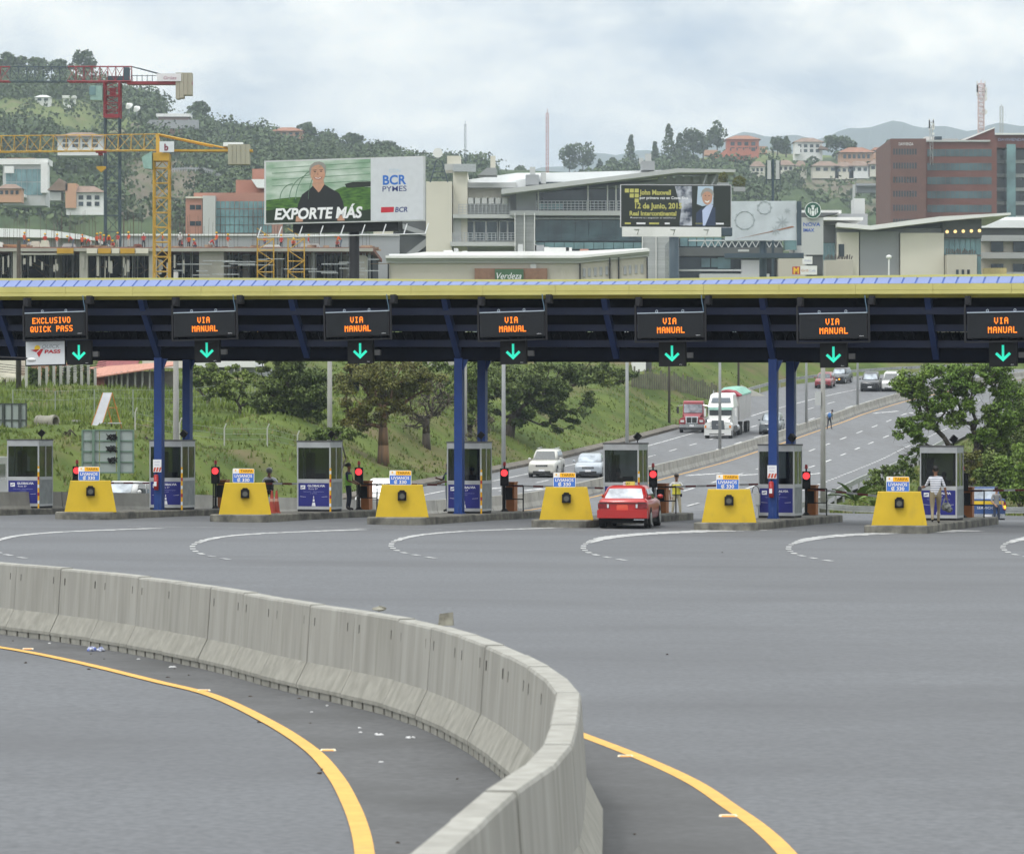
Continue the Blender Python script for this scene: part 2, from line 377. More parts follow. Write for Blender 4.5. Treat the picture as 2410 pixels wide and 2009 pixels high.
# ---------------------------------------------------------------- hills
def region(px, py, polys):
    for (x0, x1, y0, y1) in polys:
        if x0 <= px <= x1 and y0 <= py <= y1: return True
    return False
hm = [mat('hill_scrub', (.030,.052,.020), col2=(.060,.088,.030), rough=.95, scale=.03, detail=9, coords='World', spec=.1),
      mat('hill_meadow', (.095,.135,.040), col2=(.135,.155,.058), rough=.95, scale=.02, detail=8, coords='World', spec=.1, dirt=((.16,.135,.085), .03, (1,1,3), .52, .66)),
      mat('hill_earth', (.12,.105,.075), col2=(.16,.135,.098), rough=.95, scale=.06, detail=9, coords='World', spec=.1, dirt=((.09,.105,.05), .05, (1,1,1), .46, .62))]
def hill(name, label, ridge, d0, d1, ybase, step, meadow, earth, drop=60, pw=1.0):
    rx = [p[0] for p in ridge]; ry = [p[1] for p in ridge]; pxs = np.arange(rx[0], rx[-1]+1, step); nt_ = 36
    vs = []; fs = []; mi = []; nx = len(pxs)
    def surf(px, t):
        d = d0+(d1-d0)*t; yr = np.interp(px, rx, ry); zr_ = HC+(1004.5-yr)/F*d1; zb = HC+(1004.5-ybase)/F*d0
        z = zb+(zr_-zb)*(1-(1-t)**pw if pw < 1 else t**pw)
        n_ = .35*math.sin(px*.021+t*9)+.3*math.sin(px*.047-t*17)+.2*math.sin(px*.11+t*31)
        return ((px-1205)/F*d, d, z+n_*7*math.sin(math.pi*min(t, 1)))
    for j in range(nt_+1):
        for px in pxs: vs.append(surf(px, j/nt_))
    for px in pxs: x, y, z = surf(px, 1); vs.append((x*1.2, y+500, z-drop))
    for j in range(nt_+1):
        for i in range(nx-1):
            fs.append((j*nx+i, j*nx+i+1, (j+1)*nx+i+1, (j+1)*nx+i))
            v = vs[j*nx+i]; py = 1004.5-(v[2]-HC)/v[1]*F
            mi.append(2 if region(pxs[i], py, earth) else 1 if region(pxs[i], py, meadow) else 0)
    b = MB(); b.v = vs; b.f = fs; b.m = mi; o = b.build(name, hm, None, True); struct(o, label=label); return surf
RIDGE_L = [(-700,130),(-300,155),(-100,172),(0,182),(60,190),(130,190),(210,200),(260,218),(330,232),(400,270),(470,290),(520,312),(600,322),(640,330),(700,342),(760,348),(840,362),(900,376),(1000,392),(1200,400),(1500,412),(1800,420),(2100,440)]
mead_l = [(-100,225,236,306),(225,330,275,335),(-300,-60,200,320)]
earth_l = [(270,470,382,520),(300,440,300,338),(40,130,196,222)]
surfL = hill('hill', 'steep green hillside behind the tower cranes, with meadow and bare earth patches', RIDGE_L, 980, 1750, 640, 14, mead_l, earth_l, pw=1.0)
RIDGE_R = [(1000,470),(1250,440),(1400,415),(1520,398),(1600,384),(1650,372),(1700,362),(1790,352),(1860,362),(1950,366),(2050,372),(2150,378),(2400,395),(2900,420)]
mead_r = [(1640,1860,352,400),(1900,1960,366,376)]
earth_r = [(1880,2100,425,472),(1990,2120,470,545)]
surfR = hill('hill', 'lower green hill with tiled houses behind the shopping centre', RIDGE_R, 1150, 2050, 640, 14, mead_r, earth_r)
# blue mountain far behind, its top in cloud
b = MB(); rid = [(200,450),(700,440),(1000,430),(1150,425),(1300,412),(1450,392),(1600,364),(1750,350),(1900,338),(2050,326),(2200,316),(2350,322),(2500,330),(2800,350),(3200,380)]
pxs = np.arange(200, 3201, 25); vs = []
for j, (dd, kk) in enumerate(((4300, 0), (4900, .45), (5500, .8), (6000, 1.0), (6600, .6))):
    for px in pxs:
        yr = np.interp(px, [p[0] for p in rid], [p[1] for p in rid]); zt = (1004.5-yr)/F*6000
        vs.append(((px-1205)/F*dd, dd, 20+zt*kk+7*math.sin(px*.019+j*2)+4*math.sin(px*.053+j)))
n = len(pxs); b.v = vs; b.f = [(j*n+i, j*n+i+1, (j+1)*n+i+1, (j+1)*n+i) for j in range(4) for i in range(n-1)]; b.m = [0]*len(b.f)
struct(b.build('mountain', mat('mountain_forest_hazy', (.040,.058,.055), var=.3, scale=.002, coords='World', rough=.95), None, True), label='pale blue mountain far off, half lost in cloud')  # forest colour shifted bluish to carry the distance haze
# ---------------------------------------------------------------- foreground barrier
conc = mat('barrier_concrete', (.265,.258,.232), col2=(.375,.368,.335), rough=.9, scale=1.3, detail=9, coords='World', stretch=(3.2,3.2,.28), bump=.35, spec=.2, contrast=1.3,
           dirt=((.24,.235,.205), 2.2, (3.4,3.4,.20), .50, .80))
conc2 = mat('barrier_toe_concrete', (.255,.248,.218), col2=(.335,.325,.285), rough=.9, scale=6, detail=9, coords='World', bump=.5, spec=.2, dirt=((.22,.215,.185), 1.8, (3.2,3.2,.4), .47, .76))
kerbm = mat('kerb_concrete', (.13,.125,.108), col2=(.235,.225,.185), rough=.9, scale=3, detail=8, coords='World', bump=.4, dirt=((.05,.05,.047), 1.2, (1,1,1), .44, .68))  # dark blotches stand for grime and for shade under the canopy
BH = 1.09
bt = [(-330,1300),(-150,1316),(0,1333),(242,1354),(519,1388),(709,1421),(951,1457),(1092,1492),(1180,1524),(1255,1560),(1300,1588),(1334,1620),(1335,1650),(1316,1740),(1268,1800),(1161,1873),(1074,1953),(1005,2009)]
bp_ = []
for px, py in bt:
    Y = F*(HC-BH)/(py-1004.5); bp_.append(((px-1205)/F*Y, Y))
bp_ += [(-.95, 16.0), (-1.6, 13.6), (-2.5, 11.0), (-3.6, 8.5)]
sp = spline(bp_, 10); pts = [sp[0]]; acc = 0; step = 1.62
for p, q in zip(sp, sp[1:]):
    d = math.dist(p, q)
    while acc+d >= step:
        k = (step-acc)/d; p = (p[0]+(q[0]-p[0])*k, p[1]+(q[1]-p[1])*k); pts.append(p); d = math.dist(p, q); acc = 0
    acc += d
bar = thing('concrete_barrier', 'long curving pale concrete barrier of butted panels sweeping across the foreground', 'barrier', (0,0,0))
prof = [(-.285,.09),(-.285,.135),(-.15,.40),(-.105,1.065),(-.09,1.09),(.09,1.09),(.105,1.065),(.15,.40),(.285,.135),(.285,.09)]
nrm_ = []
for i, p in enumerate(pts):
    a = pts[max(i-1,0)]; c = pts[min(i+1,len(pts)-1)]; dx, dy = c[0]-a[0], c[1]-a[1]; k = math.hypot(dx, dy); nrm_.append((dy/k, -dx/k))
def bring(p, n, zb, yaw=0, hs=0): return [(p[0]+n[0]*x, p[1]+n[1]*x, zb+z+(hs if z > .5 else 0)) for x, z in prof]
rs = random.Random(3)
for i in range(len(pts)-1):
    p, q = pts[i], pts[i+1]; L_ = math.dist(p, q); e = (.012 if i % 3 == 0 else .004)/L_
    lerp = lambda t: ((p[0]+(q[0]-p[0])*t, p[1]+(q[1]-p[1])*t), (nrm_[i][0]+(nrm_[i+1][0]-nrm_[i][0])*t, nrm_[i][1]+(nrm_[i+1][1]-nrm_[i][1])*t))
    sh_ = rs.uniform(-.012, .012) if i % 3 == 0 else 0
    zb = float(Az(*p)); hs = rs.uniform(-.007, .007); b = MB()
    (a1, n1), (a2, n2) = lerp(e), lerp(1-e)
    a1 = (a1[0]+nrm_[i][0]*sh_, a1[1]+nrm_[i][1]*sh_); a2 = (a2[0]+nrm_[i][0]*sh_, a2[1]+nrm_[i][1]*sh_)
    ra, rb = bring(a1, n1, zb, 0, hs), bring(a2, n2, zb, 0, hs)
    up = [2,3,4,5,6,7]
    b.cur = 1; b.loft([ra, rb]); b.m = b.m[:-12]+[0]*0+b.m[-12:]
    # upper faces take the streaked concrete, sloping foot the plain one
    for j in range(10): b.m[j] = 1 if j in (0, 1, 7, 8, 9) else 0
    b.m[10] = b.m[11] = 0
    nb = 4; b.cur = 1
    for j in range(nb):          # feet with drainage slots between them
        t0, t1 = (j+.085)/nb, (j+.915)/nb
        (c1, m1), (c2, m2) = lerp(t0), lerp(t1); ww = .272
        lo = [(c1[0]-m1[0]*ww, c1[1]-m1[1]*ww, zb-.01), (c2[0]-m2[0]*ww, c2[1]-m2[1]*ww, zb-.01), (c2[0]+m2[0]*ww, c2[1]+m2[1]*ww, zb-.01), (c1[0]+m1[0]*ww, c1[1]+m1[1]*ww, zb-.01)]
        b.hexa([tuple(x) for x in lo][::-1], [(x[0], x[1], zb+.088) for x in lo][::-1])
    # lifting slots near each end of the upper face
    o_ = b.build('panel', [conc, conc2], bar)
slot = flat('dark_slot', (.07,.068,.06), .9)
b = MB()
for i in range(2, 28):
    p, q = pts[i], pts[i+1]
    for t in (.12, .86):
        c = (p[0]+(q[0]-p[0])*t, p[1]+(q[1]-p[1])*t); n = nrm_[i]; zb = float(Az(*p)); dx, dy = (q[0]-p[0])/1.62, (q[1]-p[1])/1.62
        for s in (1,):
            z0 = zb+.90; xx = .119
            P = lambda a, z, o: (c[0]+dx*a+n[0]*o*s, c[1]+dy*a+n[1]*o*s, z)
            b.hexa([P(-.006,z0-.05,.10), P(.006,z0-.05,.10), P(.006,z0-.05,.1235), P(-.006,z0-.05,.1235)], [P(-.006,z0+.05,.10), P(.006,z0+.05,.10), P(.006,z0+.05,.1185), P(-.006,z0+.05,.1185)])
b.build('lifting_slots', slot, bar)['kind'] = 'stuff'

def lump(name, label, cat, loc, r, m, n=9, jit=.25, sq=(1,1,1)):
    b = MB().ell((0,0,0), r*sq[0], r*sq[1], r*sq[2], n, 6, jit); o = b.build(name, m, None); o.location = loc; return tag(o, label, cat)
stone = mat('stone', (.16,.15,.12), col2=(.34,.33,.27), rough=.95, scale=9, bump=.8)
k = F*(HC-BH)/(1470-1004.5)
b = MB().hexa([(-.085,-.06,0),(.07,-.07,0),(.085,.06,0),(-.07,.07,0)], [(-.075,-.05,.13),(.08,-.05,.15),(.075,.05,.14),(-.06,.06,.115)])
b.ell((-.05,0,.03), .05,.05,.03, 7, 5, .3)
o = b.build('stone', stone); o.location = ((1050-1205)/F*k, k, BH-.005); tag(o, 'rough block of broken concrete lying on top of the curving barrier', 'stone')
b = MB().ell((0,0,.008), .09,.05,.03, 8, 5, .3); o = b.build('stone', stone); k = F*(HC-BH)/(1434-1004.5); o.location = ((893-1205)/F*k, k, BH+.002); tag(o, 'small flat lump of mortar on the barrier top, left of the larger stone', 'stone')
# litter and road reflectors
bagm = mat('plastic_bag', (.05,.10,.42), col2=(.62,.64,.70), rough=.4, scale=22, contrast=2.6)
X, Y = gpt(226, 1533); b = MB()
for i in range(9): b.ell((random.uniform(-.09,.09), random.uniform(-.06,.06), .03), .045,.04,.035, 7, 5, .35)
o = b.build('plastic_bag', bagm); o.location = (X, Y, float(Az(X, Y))); tag(o, 'crumpled blue and white plastic bag at the foot of the barrier', 'plastic bag')
lit = flat('white_litter', (.62,.62,.62), .7); ltr = [(117,1515,'leftmost of the paper scraps, by the barrier foot at the frame edge'),(403,1571,'white paper scrap touching the barrier foot right of the blue bag'),(326,1552,'tiny paper scrap just right of the blue bag'),(770,1662,'white paper scrap under the barrier between two joints'),(733,1677,'white paper scrap on the shoulder left of the scattered pair'),(846,1714,'upper scrap of the scattered pair on the shoulder'),(849,1725,'lower scrap of the scattered pair on the shoulder'),(888,1731,'crumpled white scrap right of the scattered pair'),(963,1738,'white crumpled paper touching the notched foot of the barrier'),(897,1795,'lone pale scrap out on the shoulder near the yellow line')]
for i, (px, py, lb_) in enumerate(ltr):
    X, Y = gpt(px, py); r = .022 if i not in (1, 7, 8) else .038; b = MB().ell((0,0,.01), r, r*.7, r*.45, 7, 4, .4)
    if i in (1, 7, 8): b.ell((r,.01,.01), r*.7, r*.5, r*.4, 6, 4, .4)
    o = b.build('paper_scrap', lit); o.location = (X, Y, float(Az(X, Y))); tag(o, lb_, 'litter', 'paper scraps beside the barrier')
refm = flat('reflector_amber', (.80,.33,.06), .5); refw = flat('reflector_cap', (.80,.70,.52), .6)
shm = mat('shoulder_asphalt', (.112,.113,.115), rough=.9, var=.14, scale=9, detail=8, coords='World', spec=.2, dirt=((.080,.080,.080), .5, (1,1,1), .42, .75))
bpts = spline(bp_, 12)
for line, nm in ((la, 'left'), (lb, 'right')):
    vs = []; 
    for p in line:
        q = min(bpts, key=lambda c: math.dist(c, p)); vs += [(p[0], p[1], float(Az(*p))+.008), (q[0], q[1], float(Az(*q))+.008)]
    b = MB(); b.v = vs; b.f = [(2*i, 2*i+2, 2*i+3, 2*i+1) if nm == 'left' else (2*i, 2*i+1, 2*i+3, 2*i+2) for i in range(len(line)-1)]; b.m = [0]*len(b.f); struct(b.build('road_shoulder', shm), label='darker dusty shoulder between the barrier and the %s yellow line' % nm)
for px, py, lb_ in ((66,1528,'amber road reflector at the far left end of the yellow line'),(480,1626,'amber road reflector midway along the left yellow line'),(772,1767,'amber road reflector where the left yellow line bends toward us'),(1472,1781,'amber road reflector near the top of the right yellow line'),(1714,1922,'amber road reflector near the bottom of the right yellow line')):
    X, Y = gpt(px, py); o = thing('road_reflector', lb_, 'road reflector', (X, Y, float(Az(X, Y))), 0, 'road reflectors beside the yellow lines')
    MB().hexa([(-.085,-.045,0),(.085,-.045,0),(.085,.045,0),(-.085,.045,0)], [(-.07,-.02,.022),(.07,-.02,.022),(.07,.03,.022),(-.07,.03,.022)]).build('reflector_body', refw, o)
    MB().hexa([(-.062,-.047,.002),(.062,-.047,.002),(.062,-.040,.002),(-.062,-.040,.002)], [(-.056,-.026,.0205),(.056,-.026,.0205),(.056,-.022,.0205),(-.056,-.022,.0205)]).build('lens', refm, o)
# little dark debris on the asphalt
b = MB(); rs = random.Random(9)
for px, py in [(30,1509),(214,1540),(245,1552),(394,1595),(443,1590),(410,1575),(590,1640),(705,1645),(730,1703),(758,1812),(753,1820),(935,1985),(1494,1965),(208,1575),(60,1560),(1075,1835),(610,1700),(1570,1540),(1700,1300),(640,1575)]:
    X, Y = gpt(px, py); b.ell((X, Y, float(Az(X, Y))+.006), rs.uniform(.012,.035), rs.uniform(.012,.03), .012, 6, 4, .4)
b.build('debris', flat('dark_debris', (.06,.045,.035), .9))['kind'] = 'stuff'

# ---------------------------------------------------------------- toll islands, their equipment
A = R(17.3); CA, SA = math.cos(A), math.sin(A); Y0 = 120.0
def u_of(px, v=0.0): w_ = (px-1205)/F; return (w_*(Y0+v*CA)-v*SA)/(CA+w_*SA)
def RW(u, v, z=0.0): X = u*CA+v*SA; Y = Y0-u*SA+v*CA; return (X, Y, z)
UK = {k: u_of(px) for k, px in zip(range(6), (220,583,952,1338,1720,2120))}; UK[-1] = UK[0]-5.64; UK[6] = UK[5]+5.6
def zat(u, v): X, Y, _ = RW(u, v); return float(Az(X, Y))
ymat = mat('crash_block_yellow', (.60,.405,.018), rough=.65, var=.06, scale=1.5, detail=6, dirt=((.42,.29,.04), 2.4, (1,1,.6), .56, .95))
alum = mat('aluminium_frame', (.50,.51,.52), rough=.45, metal=.35, var=.08, scale=4)
dalum = mat('grey_side_panel', (.26,.28,.28), rough=.5, metal=.2, var=.18, scale=3)
glass = mat('booth_glass', (.28,.31,.32), rough=.03, var=.02, trans=1.0, spec=.5)
blk = flat('black_metal', (.010,.010,.011), .6, spec=.2); dk = flat('dark_grey', (.026,.026,.029), .6, spec=.2)
posterb = flat('poster_blue', (.018,.022,.19), .5, var=.12); whp = flat('print_white', (.80,.80,.82), .6); sgy = flat('print_grey', (.35,.37,.55), .6)
sblue = flat('sign_blue', (.045,.16,.66), .4); syel = flat('sign_amber', (.86,.46,.01), .4); sdark = flat('sign_brown_letters', (.22,.10,.02), .6)
redp = flat('signal_red_paint', (.42,.03,.03), .4); orng = mat('gate_cabinet_orange', (.33,.115,.03), rough=.55, var=.15, scale=3)
redl = flat('lit_red', (1.0,.05,.06), .4, emit=1.5); dkred = flat('dark_red_stripe', (.16,.03,.03), .6)
stripew = flat('stripe_white', (.50,.50,.50), .6)
colb = mat('canopy_blue_paint', (.010,.044,.20), rough=.45, var=.10, scale=1.5); colb2 = mat('purlin_blue_shaded', (.004,.010,.042), rough=.5, var=.15, scale=1.5)  # purlin blue is the column blue darkened to hold under-canopy shade

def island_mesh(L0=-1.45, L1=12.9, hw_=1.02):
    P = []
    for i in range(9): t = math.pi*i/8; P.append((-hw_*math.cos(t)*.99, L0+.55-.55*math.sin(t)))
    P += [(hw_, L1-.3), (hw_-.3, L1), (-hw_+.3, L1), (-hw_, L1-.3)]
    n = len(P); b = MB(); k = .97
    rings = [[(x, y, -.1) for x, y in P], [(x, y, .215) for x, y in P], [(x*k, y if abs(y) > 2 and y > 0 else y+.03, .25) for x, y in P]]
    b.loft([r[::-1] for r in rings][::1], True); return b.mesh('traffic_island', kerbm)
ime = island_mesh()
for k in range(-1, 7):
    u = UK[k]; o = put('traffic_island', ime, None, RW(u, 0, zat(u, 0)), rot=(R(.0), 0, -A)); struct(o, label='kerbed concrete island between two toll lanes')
    # it follows the fall of the ground behind the canopy
    o.rotation_euler = (math.atan2(zat(u, 12)-zat(u, 0), 12), 0, -A)
ZI = .25
def on_island(u, v): return zat(u, 0)+(zat(u, 12)-zat(u, 0))*v/12+ZI

# crash blocks with their round lamps
def crash_block():
    t = thing('crash_block', '', 'crash block')
    b = MB(); w0, w1, h, d0, d1 = .885, .685, 1.06, .70, .62
    lo = [(-w0,-d0,0),(w0,-d0,0),(w0,d0,0),(-w0,d0,0)]; hi = [(-w1,-d1,h),(w1,-d1,h),(w1,d1,h),(-w1,d1,h)]
    b.hexa(lo, hi); b.build('block_body', ymat, t)
    l = MB(); yb = -.70+.18*.65/1.06*1.0
    l.box(-.145,.145,-.80,-.60,.56,.84); l.prism([(-.11,.84),(-.075,.90),(.075,.90),(.11,.84)], -.78,-.62)
    lh = l.build('lamp_housing', blk, t)
    MB().tube((0,-.84,.70),(0,-.79,.70),.115,16).build('lamp_hood', dk, lh)
    MB().tube((0,-.845,.70),(0,-.835,.70),.085,16).build('lens', flat('dull_lens', (.10,.10,.085), .35), lh)
    return t
def tariff_sign():
    t = thing('tariff_sign', '', 'sign')
    W, H = .74, .485; r = .04; P = []
    for cx, cz, a0 in ((W/2-r, r, -90), (W/2-r, H-r, 0), (-W/2+r, H-r, 90), (-W/2+r, r, 180)):
        for i in range(4): a = R(a0+i*30); P.append((cx+r*math.cos(a), cz+r*math.sin(a)))
    MB().prism(P, -.006, .02).build('sign_panel', whp, t)
    Bx('blue_field', sblue, t, -.355,.355,-.011,-.006,.015,.315); Bx('amber_field', syel, t, -.155,.355,-.011,-.006,.325,.470)
    text(t, 'TARIFA', .11,-.013,.358, .085, sdark, .42, bold=.02); text(t, 'LIVIANOS', 0,-.013,.185, .10, whp, .60, bold=.015); text(t, '\u20a1 330', 0,-.013,.045, .11, whp, .42, bold=.015)
    MB().disc((-.27,.415), .028, 12, -.011).build('logo', syel, t); text(t, 'vía', -.235,-.012,.352, .03, sgy, .12)
    MB().bar((-.2,.01,-.22), (-.2,.01,.02), .02).bar((.2,.01,-.22), (.2,.01,.02), .02).build('leg', dk, t)
    return t
cb0 = crash_block(); ts0 = tariff_sign(); first = True
where = ['leftmost of the row', 'beside the orange cones', 'left of the second blue column', 'left of the red taxi', 'left of the third blue column', 'beside the striped-shirt man']
for k in range(6):
    c = cb0 if k == 0 else copy_tree(cb0); c.location = RW(UK[k], -.25, on_island(UK[k], 0)); c.rotation_euler = (0,0,-math.atan2(c.location.x, c.location.y))
    tag(c, 'yellow tapered concrete block with round lamp, '+where[k], 'crash block', 'yellow crash blocks at the island noses')
    s = ts0 if k == 0 else copy_tree(ts0); X, Y, _ = RW(UK[k]-.08, -.2); s.location = (X, Y, on_island(UK[k], 0)+1.06); s.rotation_euler = (0, R(random.uniform(-.8,.8)), -A*.3)
    tag(s, 'blue and amber tariff sign on the yellow block '+where[k], 'sign', 'tariff signs standing on the yellow blocks')
    if k == 5 or k == 4: s.location.x += .02

# ---- booths
def booth():
    t = thing('toll_booth', '', 'toll booth'); W, D, H = .635, .62, 2.50; p = .045
    fr = MB()
    for sx in (-1, 1):
        for sy in (-1, 1): fr.box(sx*W-(p if sx > 0 else 0), sx*W+(0 if sx > 0 else p), sy*D-(p if sy > 0 else 0), sy*D+(0 if sy > 0 else p), .08, H-.02)
    for z0, z1 in ((.08,.16),(1.05,1.16),(2.28,H-.02)):
        fr.box(-W+p, W-p, -D-.004, -D+p, z0, z1); fr.box(-W+p, W-p, D-p, D+.004, z0, z1)
        fr.box(-W-.004, -W+p, -D+p, D-p, z0, z1); fr.box(W-p, W+.004, -D+p, D-p, z0, z1)
    fr.box(W-p, W+.002, -.02, .02, 1.16, 2.28); fr.box(-W-.002, -W+p, -.02, .02, 1.16, 2.28)
    fr.build('frame', alum, t)
    Bx('roof', flat('booth_roof', (.12,.12,.12), .7, var=.2), t, -W-.02, W+.02, -D-.02, D+.02, H-.02, H+.03)
    Bx('plinth', dk, t, -W+.02, W-.02, -D+.02, D-.02, 0, .08)
    Bx('floor', dk, t, -W+.05, W-.05, -D+.05, D-.05, .09, .12)
    for nm, a in (('front_window', (-W+p, W-p, -D+.012, -D+.018, 1.16, 2.28)), ('rear_window', (-W+p, W-p, D-.018, D-.012, 1.16, 2.28)), ('side_window', (W-.018, W-.012, -D+p, -.02, 1.16, 2.28)), ('side_window', (W-.024, W-.018, .02, D-p, 1.16, 2.28)), ('side_window', (-W+.012, -W+.018, -D+p, -.02, 1.16, 2.28)), ('side_window', (-W+.018, -W+.024, .02, D-p, 1.16, 2.28))): Bx(nm, glass, t, *a)
    for sx in (-1, 1): Bx('side_panel', dalum, t, min(sx*(W-.03), sx*(W-.008)), max(sx*(W-.03), sx*(W-.008)), -D+p, D-p, .16, 1.05)
    Bx('rear_panel', dalum, t, -W+p, W-p, D-.03, D-.008, .16, 1.05)
    fp = Bx('front_panel', alum, t, -W+p, W-p, -D+.004, -D+.03, .16, 1.05)
    y = -D
    ps = Bx('poster', posterb, t, -W+.055, W-.055, y-.004, y+.004, .19, 1.02)
    text(ps, 'GLOBALVIA', .10, y-.006, .885, .075, whp, .66, bold=.03); text(ps, 'Ruta 27', -.02, y-.006, .79, .055, whp, .34)
    b = MB(); b.poly([(-.50,y-.006,.80),(-.32,y-.006,.80),(-.32,y-.006,.94),(-.50,y-.006,.94)]); b.build('logo', whp, ps)
    MB().poly([(-.48,y-.008,.83),(-.36,y-.008,.87),(-.36,y-.008,.90),(-.48,y-.008,.86)]).build('logo_mark', posterb, ps)
    text(ps, 'Operación · Mantenimiento', .0, y-.006, .70, .03, sgy, .78); text(ps, 'y peaje', .0, y-.006, .64, .03, sgy, .25)
    b = MB()
    for z0, z1, w0, w1 in ((.20,.33,.075,.045),(.36,.45,.036,.028),(.48,.56,.02,.008)): b.poly([(-w0, y-.006, z0), (w0, y-.006, z0), (w1, y-.006, z1), (-w1, y-.006, z1)])
    b.poly([(-.52,y-.006,.535),(-.30,y-.006,.520),(-.30,y-.006,.527),(-.52,y-.006,.545)]); b.poly([(.52,y-.006,.535),(.30,y-.006,.520),(.30,y-.006,.527),(.52,y-.006,.545)])
    b.build('painted_road', whp, ps)
    # inside: desk, screen, chair, cupboard
    Bx('desk', dk, t, -.5, .5, -.50, -.20, .98, 1.03); Bx('screen', blk, t, .0, .38, -.42, -.38, 1.06, 1.36); Bx('cupboard', flat('cupboard_grey', (.05,.05,.06), .6), t, -.56, -.36, .1, .5, .1, 2.1)
    Bx('blind', flat('blind', (.07,.075,.09), .8), t, .30, .56, .50, .54, 1.3, 2.25)
    return t
bo0 = booth(); lab = ['at the left edge', 'behind the first blue column', 'right of the helmeted guard', 'behind the second blue column', 'behind the red taxi', 'behind the third blue column', 'beside the striped-shirt man']
def spot(lbl):
    t = thing('spotlight', lbl, 'spotlight', group='spotlights on the booth roofs')
    MB().tube((0,0,0),(0,0,.12),.02).tube((-.05,0,.12),(.05,0,.12),.015).build('bracket', blk, t)
    b = MB().box(-.10,.10,-.08,.08,-.11,.11); b.tf(Matrix.Translation((0,0,.22)) @ Matrix.Rotation(R(40),4,'Y')); b.build('lamp_body', blk, t)
    return t
BV = 6.9
for i, k in enumerate(range(-1, 6)):
    c = bo0 if i == 0 else copy_tree(bo0); u = UK[k]; z = on_island(u, BV); c.location = RW(u+.05, BV, z); c.rotation_euler = (0,0,-A)
    tag(c, 'grey glazed toll booth with blue poster, '+lab[i], 'toll booth', 'toll booths on the islands')
    s = spot('black spotlight on the roof of the toll booth '+lab[i]); s.location = RW(u+.42, BV+.2, z+2.53); s.rotation_euler = (0,0,-A+random.uniform(-.6,.6))
    # striped post at the booth corner
    if k in (0, 1, 2, -1, 3):
        st = thing('striped_post', 'thin yellow striped post on the booth '+lab[i], 'post', RW(u+.72, BV-.72, z), -A, 'striped posts at booth corners')
        MB().tube((0,0,0),(0,0,1.55),.035,8).build('post', syel, st)
        for q in range(5):
            MB().tube((0,0,.18+q*.29),(0,0,.30+q*.29),.0365,8).build('band', redp if q % 2 else whp, st)
# ---- traffic lights, gates and railings
def signal():
    t = thing('traffic_light', '', 'traffic light')
    MB().tube((0,0,0),(0,0,.95),.045,8).tube((0,0,0),(0,0,.10),.16,8,.06).build('pole', blk, t)
    h = Bx('housing', blk, t, -.15,.15,-.12,.12,.93,1.56)
    MB().tube((0,-.125,1.40),(0,-.121,1.40),.125,20).build('red_lens', redl, h)
    MB().tube((0,-.125,1.09),(0,-.121,1.09),.11,20).build('dark_lens', dk, h)
    MB().loft([[(.14*math.cos(R(a)), yy_, 1.40+.14*math.sin(R(a))) for a in range(0, 181, 20)] for yy_ in (-.12,-.22)], cap=False, closed=False).build('visor', blk, h)
    bc = MB().tube((0,0,1.56),(0,0,1.66),.03,8).build('beacon_base', dk, t); MB().tube((0,0,1.66),(0,0,1.80),.062,10,.045).build('beacon', redp, t)
    return t
def gate(L_=3.3, up=0.0, right=True):
    t = thing('barrier_gate', '', 'barrier gate')
    cb = Bx('cabinet', orng, t, -.16,.16,-.20,.20,0,1.02); Bx('lid', orng, cb, -.18,.18,-.22,.22,1.02,1.07)
    Bx('card_reader', blk, t, -.19,.10,-.24,-.20,.42,.86)
    s = 1 if right else -1; arm = MB(); a2s = []; n = 9
    for i in range(n):
        a2 = MB(); a2s.append((i, a2))
        x0, x1 = .12+i*L_/n, .12+(i+1)*L_/n; z0, z1 = .93+up*x0, .93+up*x1
        (arm if i % 2 else a2).hexa([(s*x0,-.25,z0-.035),(s*x1,-.25,z1-.035),(s*x1,-.21,z1-.035),(s*x0,-.21,z0-.035)] if s > 0 else [(s*x1,-.25,z1-.035),(s*x0,-.25,z0-.035),(s*x0,-.21,z0-.035),(s*x1,-.21,z1-.035)],
             [(s*x0,-.25,z0+.035),(s*x1,-.25,z1+.035),(s*x1,-.21,z1+.035),(s*x0,-.21,z0+.035)] if s > 0 else [(s*x1,-.25,z1+.035),(s*x0,-.25,z0+.035),(s*x0,-.21,z0+.035),(s*x1,-.21,z1+.035)])
    am = arm.build('arm', stripew, t); [q.build('red_band', dkred, am) for i, q in a2s if i % 2 == 0]
    return t
def railing(l_=.75):
    t = thing('railing', '', 'railing'); b = MB()
    for z in (.45, .95): b.tube((0,0,z),(l_,0,z),.022,6)
    for x in (0, l_): b.tube((x,0,0),(x,0,.95),.025,6)
    b.build('rails', blk, t); return t
sg0 = signal(); sl = ['beside the leftmost yellow block', 'between the first blue column and the helmeted guard', 'next to the woman in the green vest', 'right of the second blue column', 'beside the officer in the yellow vest', 'right of the third blue column', 'right of the rightmost booth']
SV = 11.2
for i, k in enumerate(range(-1, 6)):
    u = UK[k]; s = sg0 if i == 0 else copy_tree(sg0); z = on_island(u, SV); s.location = RW(u+(0 if k != 3 else -.12), SV, z); s.rotation_euler = (0,0,-A*(.2 if k < 5 else 2.6) if k != 5 else -R(62))
    tag(s, 'black traffic light showing red, '+sl[i], 'traffic light', 'red traffic lights at the lane exits')
    up = {-1: .0, 0: .0, 1: .0, 2: -.02, 3: .035, 4: -.10, 5: .02}[k]
    g = gate(3.5, up); g.location = RW(u+.12, SV+.5, z); g.rotation_euler = (0,0,-A)
    tag(g, 'orange gate cabinet with lowered arm, '+sl[i], 'barrier gate', 'lane gates with striped arms')
    r_ = railing(); r_.location = RW(u+.05, SV-.35, z); r_.rotation_euler = (0,0,-A+R(8)); tag(r_, 'low black pipe railing, '+sl[i], 'railing', 'pipe railings at the gates')
